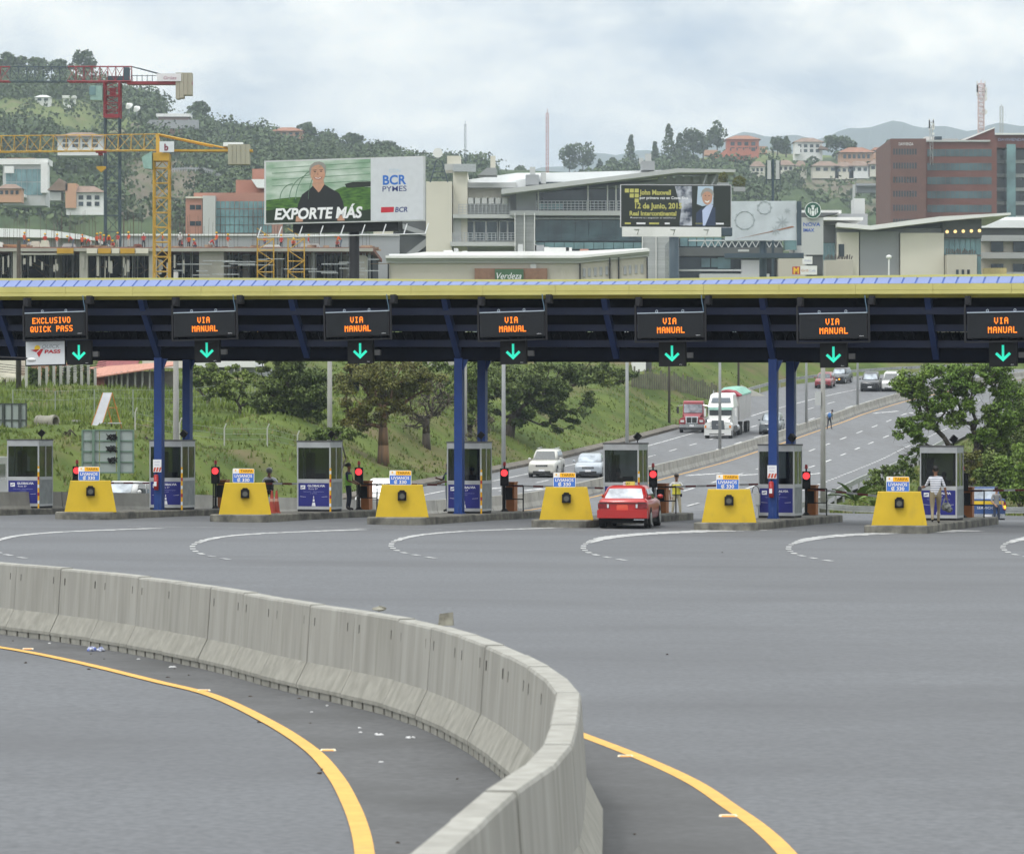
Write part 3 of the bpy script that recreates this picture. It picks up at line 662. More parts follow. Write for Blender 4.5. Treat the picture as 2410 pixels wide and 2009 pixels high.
# cones beside the second block
conem = mat('cone_red', (.33,.05,.03), rough=.5, var=.12)
for px, dz, lb_ in ((640,0,'left of the two orange cones beside the yellow block'),(651,.3,'right of the two orange cones beside the yellow block')):
    v = 2.2+dz; u = u_of(px, v); t = thing('traffic_cone', lb_, 'cone', RW(u, v, on_island(UK[1], v)), 0, 'orange cones behind the yellow block')
    MB().box(-.15,.15,-.15,.15,0,.035).build('base', conem, t); MB().tube((0,0,.035),(0,0,.78),.12,14,.03).build('cone_body', conem, t); MB().tube((0,0,.40),(0,0,.50),.0775,14,.065).build('band', flat('cone_band', (.45,.25,.18)), t)

# ---------------------------------------------------------------- the canopy
can = thing('toll_canopy', 'long blue steel toll canopy with yellow fascia carried on blue columns', 'toll canopy', RW(0,0,0), -A)
yf = mat('fascia_yellow', (.54,.49,.17), rough=.5, var=.06, scale=1.2, dirt=((.46,.42,.13), .7, (1,1,1), .5, .8)); yr_ = mat('ridge_cap_yellow', (.58,.55,.20), rough=.4, var=.05)
rpan = mat('roof_panel_blue', (.205,.25,.43), rough=.8, var=.05, scale=.8, spec=.1); rseam = flat('roof_seam_blue', (.03,.08,.30), .5); dkb = mat('soffit_navy_shaded', (.004,.006,.014), rough=.9, var=.3, scale=1.5, spec=.1)  # soffit navy taken near black, canopy shade put into the colour
def cz(u): return -.0085*u*CA
FV, ZB, ZF, ZT = 3.4, 5.66, 7.78, 8.12     # fascia line, lower chord, fascia bottom and top
def ridge(u): return .125*(1-math.exp(-((u-.5)/9.5)**2))
U0, U1 = -25.5, 26.5
def hz(b, u0, u1, v0, v1, z0, z1):
    b.hexa([(u0,v0,z0+cz(u0)),(u1,v0,z0+cz(u1)),(u1,v1,z0+cz(u1)),(u0,v1,z0+cz(u0))], [(u0,v0,z1+cz(u0)),(u1,v0,z1+cz(u1)),(u1,v1,z1+cz(u1)),(u0,v1,z1+cz(u0))])
us = [U0+i*2.6 for i in range(21)]
for i in range(20):
    b = MB(); u0, u1 = us[i]+.004, us[i+1]-.004; kk = .0
    hz(b, u0, u1, FV-.02, FV+.20, ZF+.135, ZT); hz(b, u0, u1, FV, FV+.20, ZF+.118, ZF+.135); hz(b, u0, u1, FV-.035, FV+.20, ZF, ZF+.118)
    b.build('fascia_panel', yf, can)
b = MB(); b.hexa([(U0,FV+.30,ZF-.115+cz(U0)),(U1,FV+.30,ZF-.115+cz(U1)),(U1,FV+.34,ZF-.115+cz(U1)),(U0,FV+.34,ZF-.115+cz(U0))], [(U0,FV+.03,ZF-.004+cz(U0)),(U1,FV+.03,ZF-.004+cz(U1)),(U1,FV+.34,ZF-.004+cz(U1)),(U0,FV+.34,ZF-.004+cz(U0))]); b.build('soffit_strip', mat('soffit_yellow', (.42,.37,.05), rough=.6), can)
NP = 115; pw_ = (U1-U0)/NP
for i in range(NP):
    u0, u1 = U0+i*pw_, U0+(i+1)*pw_-.065; b = MB(); sk = .0
    zr0, zr1 = ZT+.135+ridge(u0), ZT+.135+ridge(u1); v1 = FV+.5
    P = lambda u, v, z: (u, v, z+cz(u))
    b.hexa([P(u0,FV+.01,ZT-.02),P(u1,FV+.01,ZT-.02),P(u1+sk,v1,zr1-.03),P(u0+sk,v1,zr0-.03)], [P(u0,FV+.01,ZT+.012),P(u1,FV+.01,ZT+.012),P(u1+sk,v1,zr1),P(u0+sk,v1,zr0)])
    b.build('roof_panel', rpan, can)
for nm, m, a in (('roof_underlay', rseam, (FV+.02, FV+.52, -.05, -.012)),):
    b = MB()
    for i in range(60):
        u0, u1 = U0+i*(U1-U0)/60, U0+(i+1)*(U1-U0)/60; r0, r1 = ridge(u0), ridge(u1)
        b.hexa([(u0,a[0],ZT-.05+cz(u0)),(u1,a[0],ZT-.05+cz(u1)),(u1,a[1],ZT+.07+r1+cz(u1)),(u0,a[1],ZT+.07+r0+cz(u0))], [(u0,a[0],ZT-.002+cz(u0)),(u1,a[0],ZT-.002+cz(u1)),(u1,a[1],ZT+.122+r1+cz(u1)),(u0,a[1],ZT+.122+r0+cz(u0))])
    b.build(nm, m, can)
b = MB()
for i in range(60):
    u0, u1 = U0+i*(U1-U0)/60, U0+(i+1)*(U1-U0)/60; r0, r1 = ZT+.05+ridge(u0)+cz(u0), ZT+.05+ridge(u1)+cz(u1)
    b.hexa([(u0,FV+.53,r0),(u1,FV+.53,r1),(u1,FV+.8,r1),(u0,FV+.8,r0)], [(u0,FV+.53,r0+.16),(u1,FV+.53,r1+.16),(u1,FV+.8,r1+.16),(u0,FV+.8,r0+.16)])
b.build('ridge_cap', yr_, can)
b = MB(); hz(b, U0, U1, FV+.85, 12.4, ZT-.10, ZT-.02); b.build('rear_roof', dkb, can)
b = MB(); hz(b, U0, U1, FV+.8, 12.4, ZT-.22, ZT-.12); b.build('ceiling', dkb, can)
# rear cladding with slots of daylight between sheets
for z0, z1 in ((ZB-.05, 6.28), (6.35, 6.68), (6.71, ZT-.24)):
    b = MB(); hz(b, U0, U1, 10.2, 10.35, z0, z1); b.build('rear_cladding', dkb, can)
b = MB(); rs = random.Random(5); u = U0
while u < U1:                      # lattice of web members crossing the slots
    b.bar((u, 10.1, 6.1+cz(u)), (u+.30, 10.1, 6.8+cz(u)), .035); b.bar((u+.30, 10.0, 6.1+cz(u)), (u+.02, 10.0, 6.8+cz(u)), .04)
    if rs.random() < .35: hz(b, u, u+rs.uniform(.3, 1.2), 10.05, 10.12, 6.2, 6.4)
    if rs.random() < .30: hz(b, u, u+rs.uniform(.5, 2.2), 10.05, 10.12, 6.6, 6.8)
    u += .33
b.build('rear_lattice', dkb, can)['kind'] = 'stuff'
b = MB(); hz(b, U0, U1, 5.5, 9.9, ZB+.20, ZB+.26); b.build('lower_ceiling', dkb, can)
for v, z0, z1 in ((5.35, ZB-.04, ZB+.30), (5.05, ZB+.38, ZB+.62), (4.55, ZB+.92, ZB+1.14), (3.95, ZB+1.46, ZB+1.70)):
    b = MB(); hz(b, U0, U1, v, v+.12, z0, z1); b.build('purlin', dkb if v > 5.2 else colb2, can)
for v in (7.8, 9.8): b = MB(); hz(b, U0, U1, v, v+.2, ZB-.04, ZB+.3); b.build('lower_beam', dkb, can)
for k in range(-1, 7):               # curved bracket arms at every island
    u = UK[k]+.15
    pr = [(5.62,ZB+.0),(5.30,ZB-.02),(4.95,ZB+.38),(4.50,ZB+.92),(4.05,ZB+1.45),(3.62,ZF+.02),(3.62,ZF+.12),(3.95,ZF+.12),(4.40,ZB+1.42),(4.85,ZB+.92),(5.28,ZB+.42),(5.62,ZB+.16)]
    b = MB().prismx([(a, z+cz(u)) for a, z in pr], u-.10, u+.10); b.build('bracket_arm', mat('arm_blue_shaded', (.006,.024,.10), rough=.5), can)  # arm blue darkened too, with the canopy shade in it
for k in (-2, 0, 2, 4, 6):
    u = UK.get(k, UK[-1]-5.6)+.15
    for v in (5.45, 8.1):
        zb = on_island(UK.get(k, UK[-1]), v)-.0
        X, Y, _ = RW(u, v); zl = zb
        c = MB().box(u-.145, u+.145, v-.145, v+.145, zl, ZB+.0+cz(u)).build('column', colb, can)
        g = MB().box(u-.18, u+.18, v-.18, v+.18, zl, zl+.03)
        for s in (-1, 1): g.prism([(u+s*.145, zl+.03), (u+s*.19, zl+.03), (u+s*.145, zl+.38)], v-.02, v+.02); g.prismx([(v+s*.145, zl+.03), (v+s*.19, zl+.03), (v+s*.145, zl+.38)], u-.02, u+.02)
        g.build('base_plate', colb, c)
        MB().prism([(u+.145, ZB-.45+cz(u)), (u+.32, ZB-.05+cz(u)), (u+.145, ZB-.05+cz(u))], v-.04, v+.04).build('knee_bracket', colb, c)
    if k in (0, 4):
        ex = thing('fire_extinguisher', 'red fire extinguisher hung on the %s blue column' % ('first' if k == 0 else 'third'), 'fire extinguisher', RW(u-.02, 5.45-.24, on_island(UK[k], 5.4)+.72), -A, 'fire extinguishers on the columns')
        MB().tube((0,0,0),(0,0,.50),.085,14).ell((0,0,.50),.085,.085,.06,14,6).build('cylinder', redp, ex, True); Bx('label_plate', whp, ex, -.05,.05,-.090,-.083,.14,.30); MB().tube((0,0,.54),(0,0,.64),.025,8).tube((0,0,.62),(.08,0,.60),.014,6).build('valve', blk, ex)
        ns = thing('notice_board', 'white notice with red stripes fixed to the %s blue column' % ('first' if k == 0 else 'third'), 'notice', RW(u-.01, 5.45-.16, on_island(UK[k], 5.4)+1.36), -A, 'notices on the columns')
        Bx('plate', whp, ns, -.16,.16,-.01,.005,0,.45)
        b = MB()
        for q in range(3): b.poly([(-.155+q*.105,-.013,.02),(-.085+q*.105,-.013,.02),(-.04+q*.105,-.013,.17),(-.11+q*.105,-.013,.17)])
        b.build('stripes', flat('notice_red', (.55,.08,.04)), ns); text(ns, 'AVISO', 0,-.013,.34,.05, sgy, .22); text(ns, 'PEAJE', 0,-.013,.24,.04, sgy, .18)

# ---- message signs
GL = {'E':'1F10101E10101F','X':'11110A040A1111','C':'0E11101010110E','L':'1010101010101F','U':'1111111111110E','S':'0F10100E01011E','I':'0E04040404040E','V':'11111111110A04','O':'0E11111111110E','Q':'0E11111115120D','K':'11121418141211','P':'1E11111E101010','A':'0E11111F111111','M':'111B1511111111','N':'11191915131311'}
ledm = flat('led_orange', (1.0,.23,.01), .5, emit=1.25); ledg = flat('led_green', (.02,.62,.42), .5, emit=.75); scr = mat('sign_screen', (.020,.022,.025), rough=.7, var=.1, scale=30, spec=.15); slv = flat('sign_edge_silver', (.45,.52,.60), .4)
def led(t, s, cx, z, h, cw):
    n = len(s); dot = h/7.0; cx0 = cx-(n-.28)*cw/2; dx = cw*.72/5
    for i, ch in enumerate(s):
        if ch == ' ': continue
        b = MB()
        g = GL[ch]
        for r_ in range(7):
            bits = int(g[2*r_:2*r_+2], 16)
            for c in range(5):
                if bits >> (4-c) & 1:
                    x = cx0+i*cw+c*dx; zz = z+(6-r_)*dot; b.box(x-.1*dx, x+dx*1.1, -.085, -.08, zz-.06*dot, zz+dot*1.02)
        b.build('led_letter', ledm, t)
def vms(lines, lbl):
    t = thing('message_sign', lbl, 'message sign', group='message signs hung under the fascia')
    h = Bx('housing', dk, t, -1.14, 1.14, -.06, .16, 0, .83); Bx('screen', scr, h, -1.10,1.10,-.08,-.06,.03,.80)
    Bx('top_edge', slv, h, -1.14,1.14,-.085,.16,.83,.86)
    for x in (-.47, .43): MB().path([(x+.04*math.cos(R(a)), -.05, .90+.04*math.sin(R(a))) for a in range(0, 361, 45)], .008, 4).build('lifting_eye', slv, h)
    s = max(len(l_) for l_ in lines)
    for l_, z in zip(lines, (.46, .16)): led(t, l_, -.12 if s > 6 else (.02 if len(l_) > 3 else -.02), z, .205, .165)
    text(t, 'ebm', .95,-.083,.06,.035, whp, .15)
    fr = MB(); 
    for x in (-1.22, 1.19): fr.box(x-.03, x+.03, -.02, .05, -.10, 1.12)
    fr.box(-1.25, 1.22, -.02, .05, -.14, -.10)
    for x in (-1.22, 1.19): fr.box(x-.02+(.0 if x > 0 else .05), x+.14, -.04, .30, 1.12, 1.24)
    for x in (-1.17, 1.24): fr.box(x-.05, x+.12, .0, .35, 1.10, 1.40)
    fr.build('hanging_frame', dk, t)
    MB().path([(1.06,.02,1.42),(1.08,.02,1.2),(1.12,.02,1.0),(1.13,.02,.86)], .018, 5).build('cable', flat('pale_cable', (.10,.17,.24), .5), t)
    return t
def arrow(lbl):
    t = thing('arrow_sign', lbl, 'lane signal', group='green arrow signals over the lanes')
    Bx('housing', blk, t, -.46,.46,0,.18,0,.86)
    b = MB(); b.box(-.04,.04,-.01,-.004,.30,.70)
    for s in (-1, 1): b.hexa(*[[(s*x, y, z) for x, y, z in q][::s] for q in ([(0,-.01,.16),(.26,-.01,.40),(.26,-.004,.40),(0,-.004,.16)], [(0,-.01,.28),(.20,-.01,.465),(.20,-.004,.465),(0,-.004,.28)])])
    b.build('arrow', ledg, t); text(t, 'ebm', .30,-.008,.05,.025, whp, .10)
    Bx('junction_box', flat('box_grey', (.09,.09,.09)), t, .50,.70,.05,.2,.28,.46)
    return t
SPX = (131, 483, 843, 1207, 1579, 1962, 2359); VV = 3.1; APX = (186, 487, 848, 1208, 1582, 1962, 2361)
pos = ['leftmost lane','second lane from the left','third lane from the left','middle lane','lane behind the red taxi','third lane from the right, over distant traffic','rightmost lane']
pos[4] = 'fifth lane from the left'; pos[5] = 'sixth lane from the left'
for i in range(7):
    u = u_of(SPX[i], VV); py = (791,791,791,792,795,797,795)[i]
    t = vms(['EXCLUSIVO', 'QUICK PASS'] if i == 0 else ['VIA', 'MANUAL'], ('black message sign with two long orange lines of text over the ' if i == 0 else 'black message sign with short orange text over the ')+pos[i])
    X, Y, _ = RW(u, VV); t.location = (X, Y, HC+(1004.5-py)/F*Y); t.rotation_euler = (0, R(-1.3 if i < 4 else -.7), -A*.9)
    a = arrow('green downward arrow on a black square over the '+pos[i]); ua = u_of(APX[i], VV+.25); X, Y, _ = RW(ua, VV+.25); pb = (858,853,855,857,862,865,862)[i]
    a.location = (X, Y, HC+(1004.5-pb)/F*Y); a.rotation_euler = (0, R(-.6), -A*.9)
q = thing('lane_sign', 'white lane sign with sun and red arrow logo, left of the first green arrow', 'sign'); X, Y, _ = RW(u_of(107, VV+.2), VV+.2); q.location = (X, Y, HC+(1004.5-859)/F*Y); q.rotation_euler = (0, R(-1.0), -A*.9)
Bx('sign_panel', flat('panel_pale', (.62,.64,.66)), q, -.74,.74,0,.05,.02,.84); Bx('frame', blk, q, -.77,.77,.01,.08,-.03,.87)
qr = flat('quick_red', (.45,.02,.03)); MB().disc((-.30,.60), .115, 20, -.004).build('sun', flat('sun_yellow', (.85,.55,.03)), q)
MB().poly([(-.56,-.007,.55),(-.06,-.007,.58),(-.24,-.007,.28),(-.34,-.007,.46)]).build('arrow_mark', qr, q)
MB().poly([(-.38,-.010,.43),(-.33,-.010,.44),(-.16,-.010,.575),(-.20,-.010,.575)]).build('road_mark', whp, q)
text(q, 'QUICK', .22,-.005,.60,.13, flat('quick_grey', (.22,.23,.25)), .68, shear=.25); text(q, 'PASS', .28,-.005,.42,.12, qr, .62, shear=.1, bold=.04)
sl_ = thing('street_lamp', 'pale street lamp head on a thin arm reaching in from the left edge', 'street lamp', (0,0,0)); p0_ = px2(-60, 838, 112); p1_ = px2(64, 843, 112)
MB().tube(p0_, p1_, .03, 6).build('arm', dk, sl_); MB().ell(p1_+Vector((.13,0,-.05)), .15,.1,.07, 10, 6).build('lamp_head', flat('lamp_white', (.6,.6,.58)), sl_, True)
pb_ = (p0_.x-.1, 112, float(Az(p0_.x, 112))); MB().tube(pb_, (p0_.x-.1, 112, p0_.z+.1), .07, 8, .05).build('pole', dk, sl_)
# ---------------------------------------------------------------- trees and undergrowth
def leafmat(name, c, c2, isl=.35): return mat(name, c, col2=c2, rough=.6, spec=.25, isl=isl, scale=.35, coords='World')
lf = {'dark': leafmat('leaf_dark_green', (.048,.080,.018), (.110,.145,.034)), 'mid': leafmat('leaf_mid_green', (.070,.115,.020), (.14,.185,.038)),
      'bright': leafmat('leaf_bright_green', (.085,.160,.020), (.17,.245,.045)), 'olive': leafmat('leaf_olive', (.085,.100,.022), (.175,.155,.035)),
      'hill': leafmat('leaf_hill', (.050,.082,.030), (.082,.118,.042), .18), 'hill2': leafmat('leaf_hill_light', (.058,.092,.030), (.090,.122,.042), .2), 'dry': leafmat('leaf_dry', (.085,.080,.045), (.14,.125,.075))}
bark = mat('bark', (.085,.070,.052), col2=(.045,.038,.030), rough=.95, scale=5, stretch=(1,1,.3), bump=.8)
barkr = mat('bark_peeling_orange', (.055,.045,.036), col2=(.20,.11,.05), rough=.9, scale=1.6, stretch=(2.2,2.2,.3), bump=.5)
def ctr(px, py, Y): return ((px-1205)/F*Y, HC+(1004.5-py)/F*Y)
def tree(name, label, bpx, Y, crowns, leaf='mid', n=5000, size=.26, trunk=.22, fork=None, cat='tree', group=None, clusters=26, bare=0, bk=None, lean=0.0, dyc=1.0, twigs=0, bz=None):
    """crowns: (px, py, half width px, half height px) outlines measured at the tree's distance"""
    rs = np.random.RandomState(int(bpx*7+Y)); X = (bpx-1205)/F*Y; z0 = float(zg(X, Y))-.05 if bz is None else bz; k = Y/F
    t = thing(name, label, cat, (X, Y, z0), 0, group)
    cs = []; area = [c[2]*c[3] for c in crowns]; tot = sum(area)
    for (px, py, wx, wy), ar in zip(crowns, area):
        cx, cz_ = ctr(px, py, Y); cx -= X; cz_ -= z0; rx, rz = wx*k, wy*k; ry = (rx+rz)*.5*dyc
        m = max(4, int(clusters*2.2*ar/tot))
        for _ in range(m):
            d = rs.normal(0, 1, 3); d /= np.linalg.norm(d); q = rs.uniform(.15, 1)**.45*.95
            cs.append((np.array((cx+d[0]*rx*q, d[1]*ry*q, cz_+d[2]*rz*q)), min(rx, rz)*rs.uniform(.16, .34)))
    P = []; D = []; per = max(8, int(n*1.35)//len(cs))
    for c, r in cs:
        p, d = ball_pts(c, (r*1.5, r*1.5, r*.95), int(per*rs.uniform(.5, 1.5)), rs, .05); d = d*.6+np.array((0, 0, .9)); P.append(p); D.append(d)
    top = max(c[0][2] for c in cs); lowest = min(c[0][2]-c[1] for c in cs)
    fz = fork if fork else max(.5, min(lowest*.7, top*.35)); fk = np.array((lean, 0, fz)); b = MB()
    b.tube((0,0,-.3), (lean*.4,.03,fz*.5), trunk*1.3, 9, trunk*1.02); b.tube((lean*.4,.03,fz*.5), tuple(fk), trunk*1.02, 9, trunk*.85)
    tr = b.build('trunk', bk or bark, t, True)
    nodes = [fk]; par = [-1]; dep = [0.0]; leafn = []      # limbs grow out to reach every clump of leaves
    for c, r in sorted(cs, key=lambda c: np.linalg.norm(c[0]-fk)):
        co = np.array([np.linalg.norm(c-q)+.45*d for q, d in zip(nodes, dep)]); j = int(np.argmin(co)); q = nodes[j]; L_ = np.linalg.norm(c-q)
        if L_ > .7:
            m_ = q+(c-q)*.5+rs.normal(0, .10, 3)*L_+np.array((0, 0, -.06*L_)); nodes.append(m_); par.append(j); dep.append(dep[j]+L_*.5); j = len(nodes)-1
        nodes.append(np.asarray(c)); par.append(j); dep.append(dep[j]+np.linalg.norm(c-nodes[j])); leafn.append(len(nodes)-1)
    cnt = np.zeros(len(nodes))
    for i in leafn:
        j = i
        while j >= 0: cnt[j] += 1; j = par[j]
    br = MB(); rad = trunk*.8*np.sqrt(np.maximum(cnt, .5)/max(1, cnt[0]))+.008
    for i in range(1, len(nodes)): j = par[i]; br.tube(tuple(nodes[j]), tuple(nodes[i]), min(rad[j], rad[i]*1.5), 5, rad[i])
    for i in leafn:
        for _ in range(twigs): br.tube(tuple(nodes[i]), tuple(nodes[i]+rs.normal(0, .45, 3)+(0,0,.15)), .014, 3, .004)
    br.build('branches', bk or bark, t, True)
    if n: put('crown', leaf_mesh('crown', np.vstack(P), np.vstack(D), size*.92, lf[leaf]), t)
    return t
# left field and embankment
G1 = 'trees on the bank beyond the toll booths'
tree('broadleaf_tree', 'large dark green tree left of centre, half hidden under the canopy', 690, 232, [(680,890,80,65),(640,940,55,50),(735,930,60,60),(700,985,55,40),(665,860,70,40)], 'dark', 14000, .24, .30, group=G1, clusters=52)
tree('broadleaf_tree', 'mid green tree with thin leaning stems in the left field', 565, 236, [(545,915,60,30),(600,945,45,25),(505,925,45,22),(560,885,60,28)], 'mid', 3600, .26, .12, group=G1, clusters=24)
tree('broadleaf_tree', 'tall tree with thick peeling orange trunk behind the yellow block', 902, 228, [(845,872,50,38),(860,905,75,55),(930,885,80,55),(880,960,75,45),(960,935,55,45),(835,1000,48,32),(1000,890,45,40)], 'olive', 14000, .21, .33, fork=2.3, group=G1, clusters=64, bk=barkr)
tree('broadleaf_tree', 'sparse greyish tree with bare branches beside the second blue column', 1003, 246, [(1000,960,45,50),(1035,930,42,45),(970,985,35,30)], 'dry', 650, .20, .26, fork=2.1, group=G1, clusters=30, twigs=5)
tree('broadleaf_tree', 'huge dark spreading tree overhanging the road bank', 1196, 274, [(1180,905,105,58),(1290,890,110,52),(1400,875,85,40),(1240,955,85,48),(1335,945,65,50),(1120,930,50,50),(1320,995,45,28),(1460,880,40,30)], 'dark', 20000, .27, .36, fork=1.6, lean=.5, group=G1, clusters=80)
tree('broadleaf_tree', 'green bushy tree behind the second blue column', 1105, 262, [(1110,900,55,50),(1120,960,45,45),(1095,870,50,30)], 'mid', 4200, .30, .2, group=G1, clusters=26)
tree('broadleaf_tree', 'yellow-green leafy tree behind the peeling trunk', 1010, 285, [(1010,880,60,35),(1050,920,30,40)], 'mid', 2600, .32, .15, group=G1, clusters=16)
tree('shrub', 'low feathery green shrub behind the third toll booth', 800, 205, [(790,1020,60,20),(840,1022,30,14),(745,1028,35,14)], 'mid', 2600, .22, .05, cat='shrub', clusters=20)
tree('shrub', 'dark twiggy shrub beside the leftmost toll booth', 165, 190, [(165,1045,38,28)], 'dry', 900, .18, .04, cat='shrub', clusters=12, twigs=3)
tree('shrub', 'green shrub beside the back of the graffitied sign', 345, 200, [(335,1050,26,22)], 'bright', 900, .2, .04, cat='shrub', clusters=8)
tree('shrub', 'small pale grey bare bush in the left field', 415, 250, [(420,950,28,18)], 'dry', 500, .2, .04, cat='shrub', clusters=8, twigs=4)
tree('shrub', 'yellow-green shrub at the left edge by the beige wall', 12, 288, [(5,925,22,26)], 'mid', 700, .28, .05, cat='shrub', clusters=8)
tree('broadleaf_tree', 'round green tree beside the pale concrete pole', 490, 262, [(475,880,45,35),(520,900,35,25)], 'mid', 2400, .30, .15, group=G1, clusters=16)
tree('shrub', 'wispy scrub on the bank below the peeling trunk', 1150, 238, [(1140,1000,30,30),(1115,1030,24,18)], 'dry', 700, .2, .05, cat='shrub', clusters=9, twigs=4)
# right side
tree('broadleaf_tree', 'spreading tree with dark limbs and bright leaves on the right', 2285, 203, [(2190,900,95,45),(2300,885,95,45),(2370,960,55,60),(2160,1010,62,34),(2230,960,70,45),(2150,930,50,30),(2330,1020,60,38),(2130,1085,38,16),(2190,1060,55,24)], 'bright', 26000, .19, .32, fork=3.4, clusters=135, twigs=2, dyc=.9)
G2 = 'bushes on the slope at the right edge'
for px, Y, cr, lfk, n, lb_ in ((2345,196,[(2345,1120,55,55),(2320,1160,45,38)],'mid',4200,'dense green bush above the pickup truck'),(2415,194,[(2400,1150,55,52),(2400,1090,50,45)],'bright',4200,'bright green bush at the right edge'),(2400,208,[(2385,1030,55,50),(2330,1060,45,38)],'dark',4200,'dark bush below the limbs of the right hand tree'),
        (2280,198,[(2275,1130,30,45),(2290,1085,35,35)],'olive',2400,'olive bush just right of the rightmost booth'),(2080,200,[(2085,1140,50,40),(2120,1110,45,28)],'mid',2600,'grassy bush left of the rightmost booth'),(2450,214,[(2420,960,60,70)],'mid',3500,'tall green bush cut by the right edge')):
    tree('bush', lb_, px, Y, cr, lfk, n, .2, .07, cat='bush', group=G2, clusters=24)
# banana plants with large leaves
def banana(label, px, Y, n, s):
    X = (px-1205)/F*Y; z = float(zg(X, Y)); t = thing('banana_plant', label, 'plant', (X, Y, z), 0, 'banana plants behind the guard rail'); rs = random.Random(px)
    MB().tube((0,0,-.1),(0,0,.5*s),.07,8,.05).build('stem', lf['mid'], t)
    for i in range(n):
        a = rs.uniform(0, 6.28); b = MB(); L_ = s*rs.uniform(.8, 1.25); up = rs.uniform(.45, 1.1); rings = []
        for j in range(6):
            q = j/5; r = L_*q*math.cos(up)*1.1; zz = .45*s+L_*q*math.sin(up)-.35*L_*q*q; w_ = .16*s*math.sin(math.pi*min(.97, q*.9+.08))
            cx_, cy_ = r*math.cos(a), r*math.sin(a); nx_, ny_ = -math.sin(a), math.cos(a)
            rings.append([(cx_+nx_*w_, cy_+ny_*w_, zz+.03), (cx_, cy_, zz-.03), (cx_-nx_*w_, cy_-ny_*w_, zz+.03)])
        b.loft(rings, False, False); b.build('leaf', lf['bright'], t, True)
    return t
banana('banana plant with broad upright leaves, the taller one behind the striped gate arm', 2013, 193, 9, 1.7); banana('small banana plant low behind the yellow block', 2062, 192, 7, 1.1)
# grass: thin blades over the visible land
def grass(name, label, n, fy, fx, hgt, m, seed, cond=None, wid=.05):
    rs = np.random.RandomState(seed); Y = fy(rs, n); X = fx(rs, n, Y); t = tt(X, Y); ok = ((tl(Y)-1.2-t) > 0) | ((t-15.0) > 0)
    ok &= ~((Y < 190) & (t > 0))
    if cond is not None: ok &= cond(X, Y, t)
    X, Y = X[ok], Y[ok]; n = len(X); Z = zg(X, Y); a = rs.uniform(0, 6.28, n); h = hgt*rs.uniform(.5, 1.5, n); ww = wid*rs.uniform(.6, 1.6, n); lx, ly = rs.normal(0, .3, n)*h, rs.normal(0, .3, n)*h
    v = np.empty((n, 3, 3)); v[:, 0] = np.stack([X-ww*np.cos(a), Y-ww*np.sin(a), Z-.05], 1); v[:, 1] = np.stack([X+ww*np.cos(a), Y+ww*np.sin(a), Z-.05], 1); v[:, 2] = np.stack([X+lx, Y+ly, Z+h], 1)
    o = put(name, raw_mesh(name, v.reshape(-1, 3), 3, m)); return struct(o, 'stuff', label)
gm1 = leafmat('grass_blades', (.075,.115,.018), (.155,.185,.040), .3); gm2 = leafmat('tall_grass_blades', (.095,.150,.020), (.17,.215,.040), .3); gm3 = leafmat('straw_grass', (.15,.145,.055), (.22,.20,.085), .3)
view = lambda rs, n, Y: (rs.uniform(-40, 2450, n)-1205)/F*Y
grass('grass', 'short mown grass on the banks and fields', 120000, lambda rs, n: 140+rs.uniform(0, 1, n)**1.2*260, view, .16, gm1, 1, wid=.07)
grass('tall_grass', 'tall bright grass in the field in front of the houses', 60000, lambda rs, n: rs.uniform(212, 330, n), view, .42, gm2, 2, lambda X, Y, t: (t < tl(Y)-12) & ((np.sin(X*.35+Y*.1)+np.sin(Y*.31-X*.12)+.9 > 0)), .06)
grass('straw_grass', 'dry straw coloured grass on the cut banks', 45000, lambda rs, n: 150+rs.uniform(0, 1, n)*240, view, .16, gm3, 3, lambda X, Y, t: ((t > tl(Y)-12) & (t < 0) & (np.sin(X*.9+Y*.3)+np.sin(Y*.21) > -.4)) | (t > 14.5), .05)

# hillside woods: crowns too many to count, and single trees that stand out
def crowns_mesh(name, C, Rr, m, per, size, seed=1):
    rs = np.random.RandomState(seed); P = []; D = []
    for c, r in zip(C, Rr):
        for _ in range(4):
            o = rs.normal(0, .38, 3)*r; p, d = ball_pts(np.asarray(c)+o*(1, 1, .6), (r*.62, r*.62, r*.55), per//4, rs, .8); keep = d[:, 2] > -.35; P.append(p[keep]); D.append(d[keep])
    return leaf_mesh(name, np.vstack(P), np.vstack(D), size, m, aspect=.9, jit=.30)
def wood(name, label, surf, px0, px1, n, t0, t1, excl, rr, m, per, size, seed):
    rs = np.random.RandomState(seed); C = []; Rr = []
    while len(C) < n:
        px = rs.uniform(px0, px1); t = rs.uniform(t0, t1); x, y, z = surf(px, t); py = 1004.5-(z-HC)/y*F
        if any(a <= px <= b_ and c <= py <= d for a, b_, c, d in excl) and rs.rand() > .04: continue
        r = rs.uniform(*rr); C.append((x, y, z+r*.35)); Rr.append(r)
    o = put(name, crowns_mesh(name, C, Rr, lf[m], per, size, seed)); struct(o, 'stuff', label)
exL = mead_l+earth_l+[(0,125,372,480),(120,252,415,505),(145,250,305,362),(636,722,290,334),(366,452,262,300)]
exR = mead_r+earth_r+[(1700,1795,315,366),(1860,1950,322,372),(1965,2065,340,380),(1760,2092,372,412)]
wood('hillside_trees', 'dark green wood covering the hillside behind the cranes', surfL, -100, 1150, 2500, .18, 1.0, exL, (4, 8.5), 'hill', 84, 1.6, 11)
wood('hillside_trees', 'lighter green trees mixed into the hillside wood', surfL, -100, 1100, 420, .15, .97, exL, (3, 7), 'hill2', 80, 1.6, 12)
wood('hillside_trees', 'green wood covering the lower hill behind the shops', surfR, 1200, 2420, 1500, .12, .98, exR, (4, 8), 'hill', 90, 2.0, 13)
wood('hillside_trees', 'pale green bushes on the lower hill behind the shops', surfR, 1450, 2420, 450, .12, .97, exR, (3, 7), 'hill2', 80, 1.7, 14)
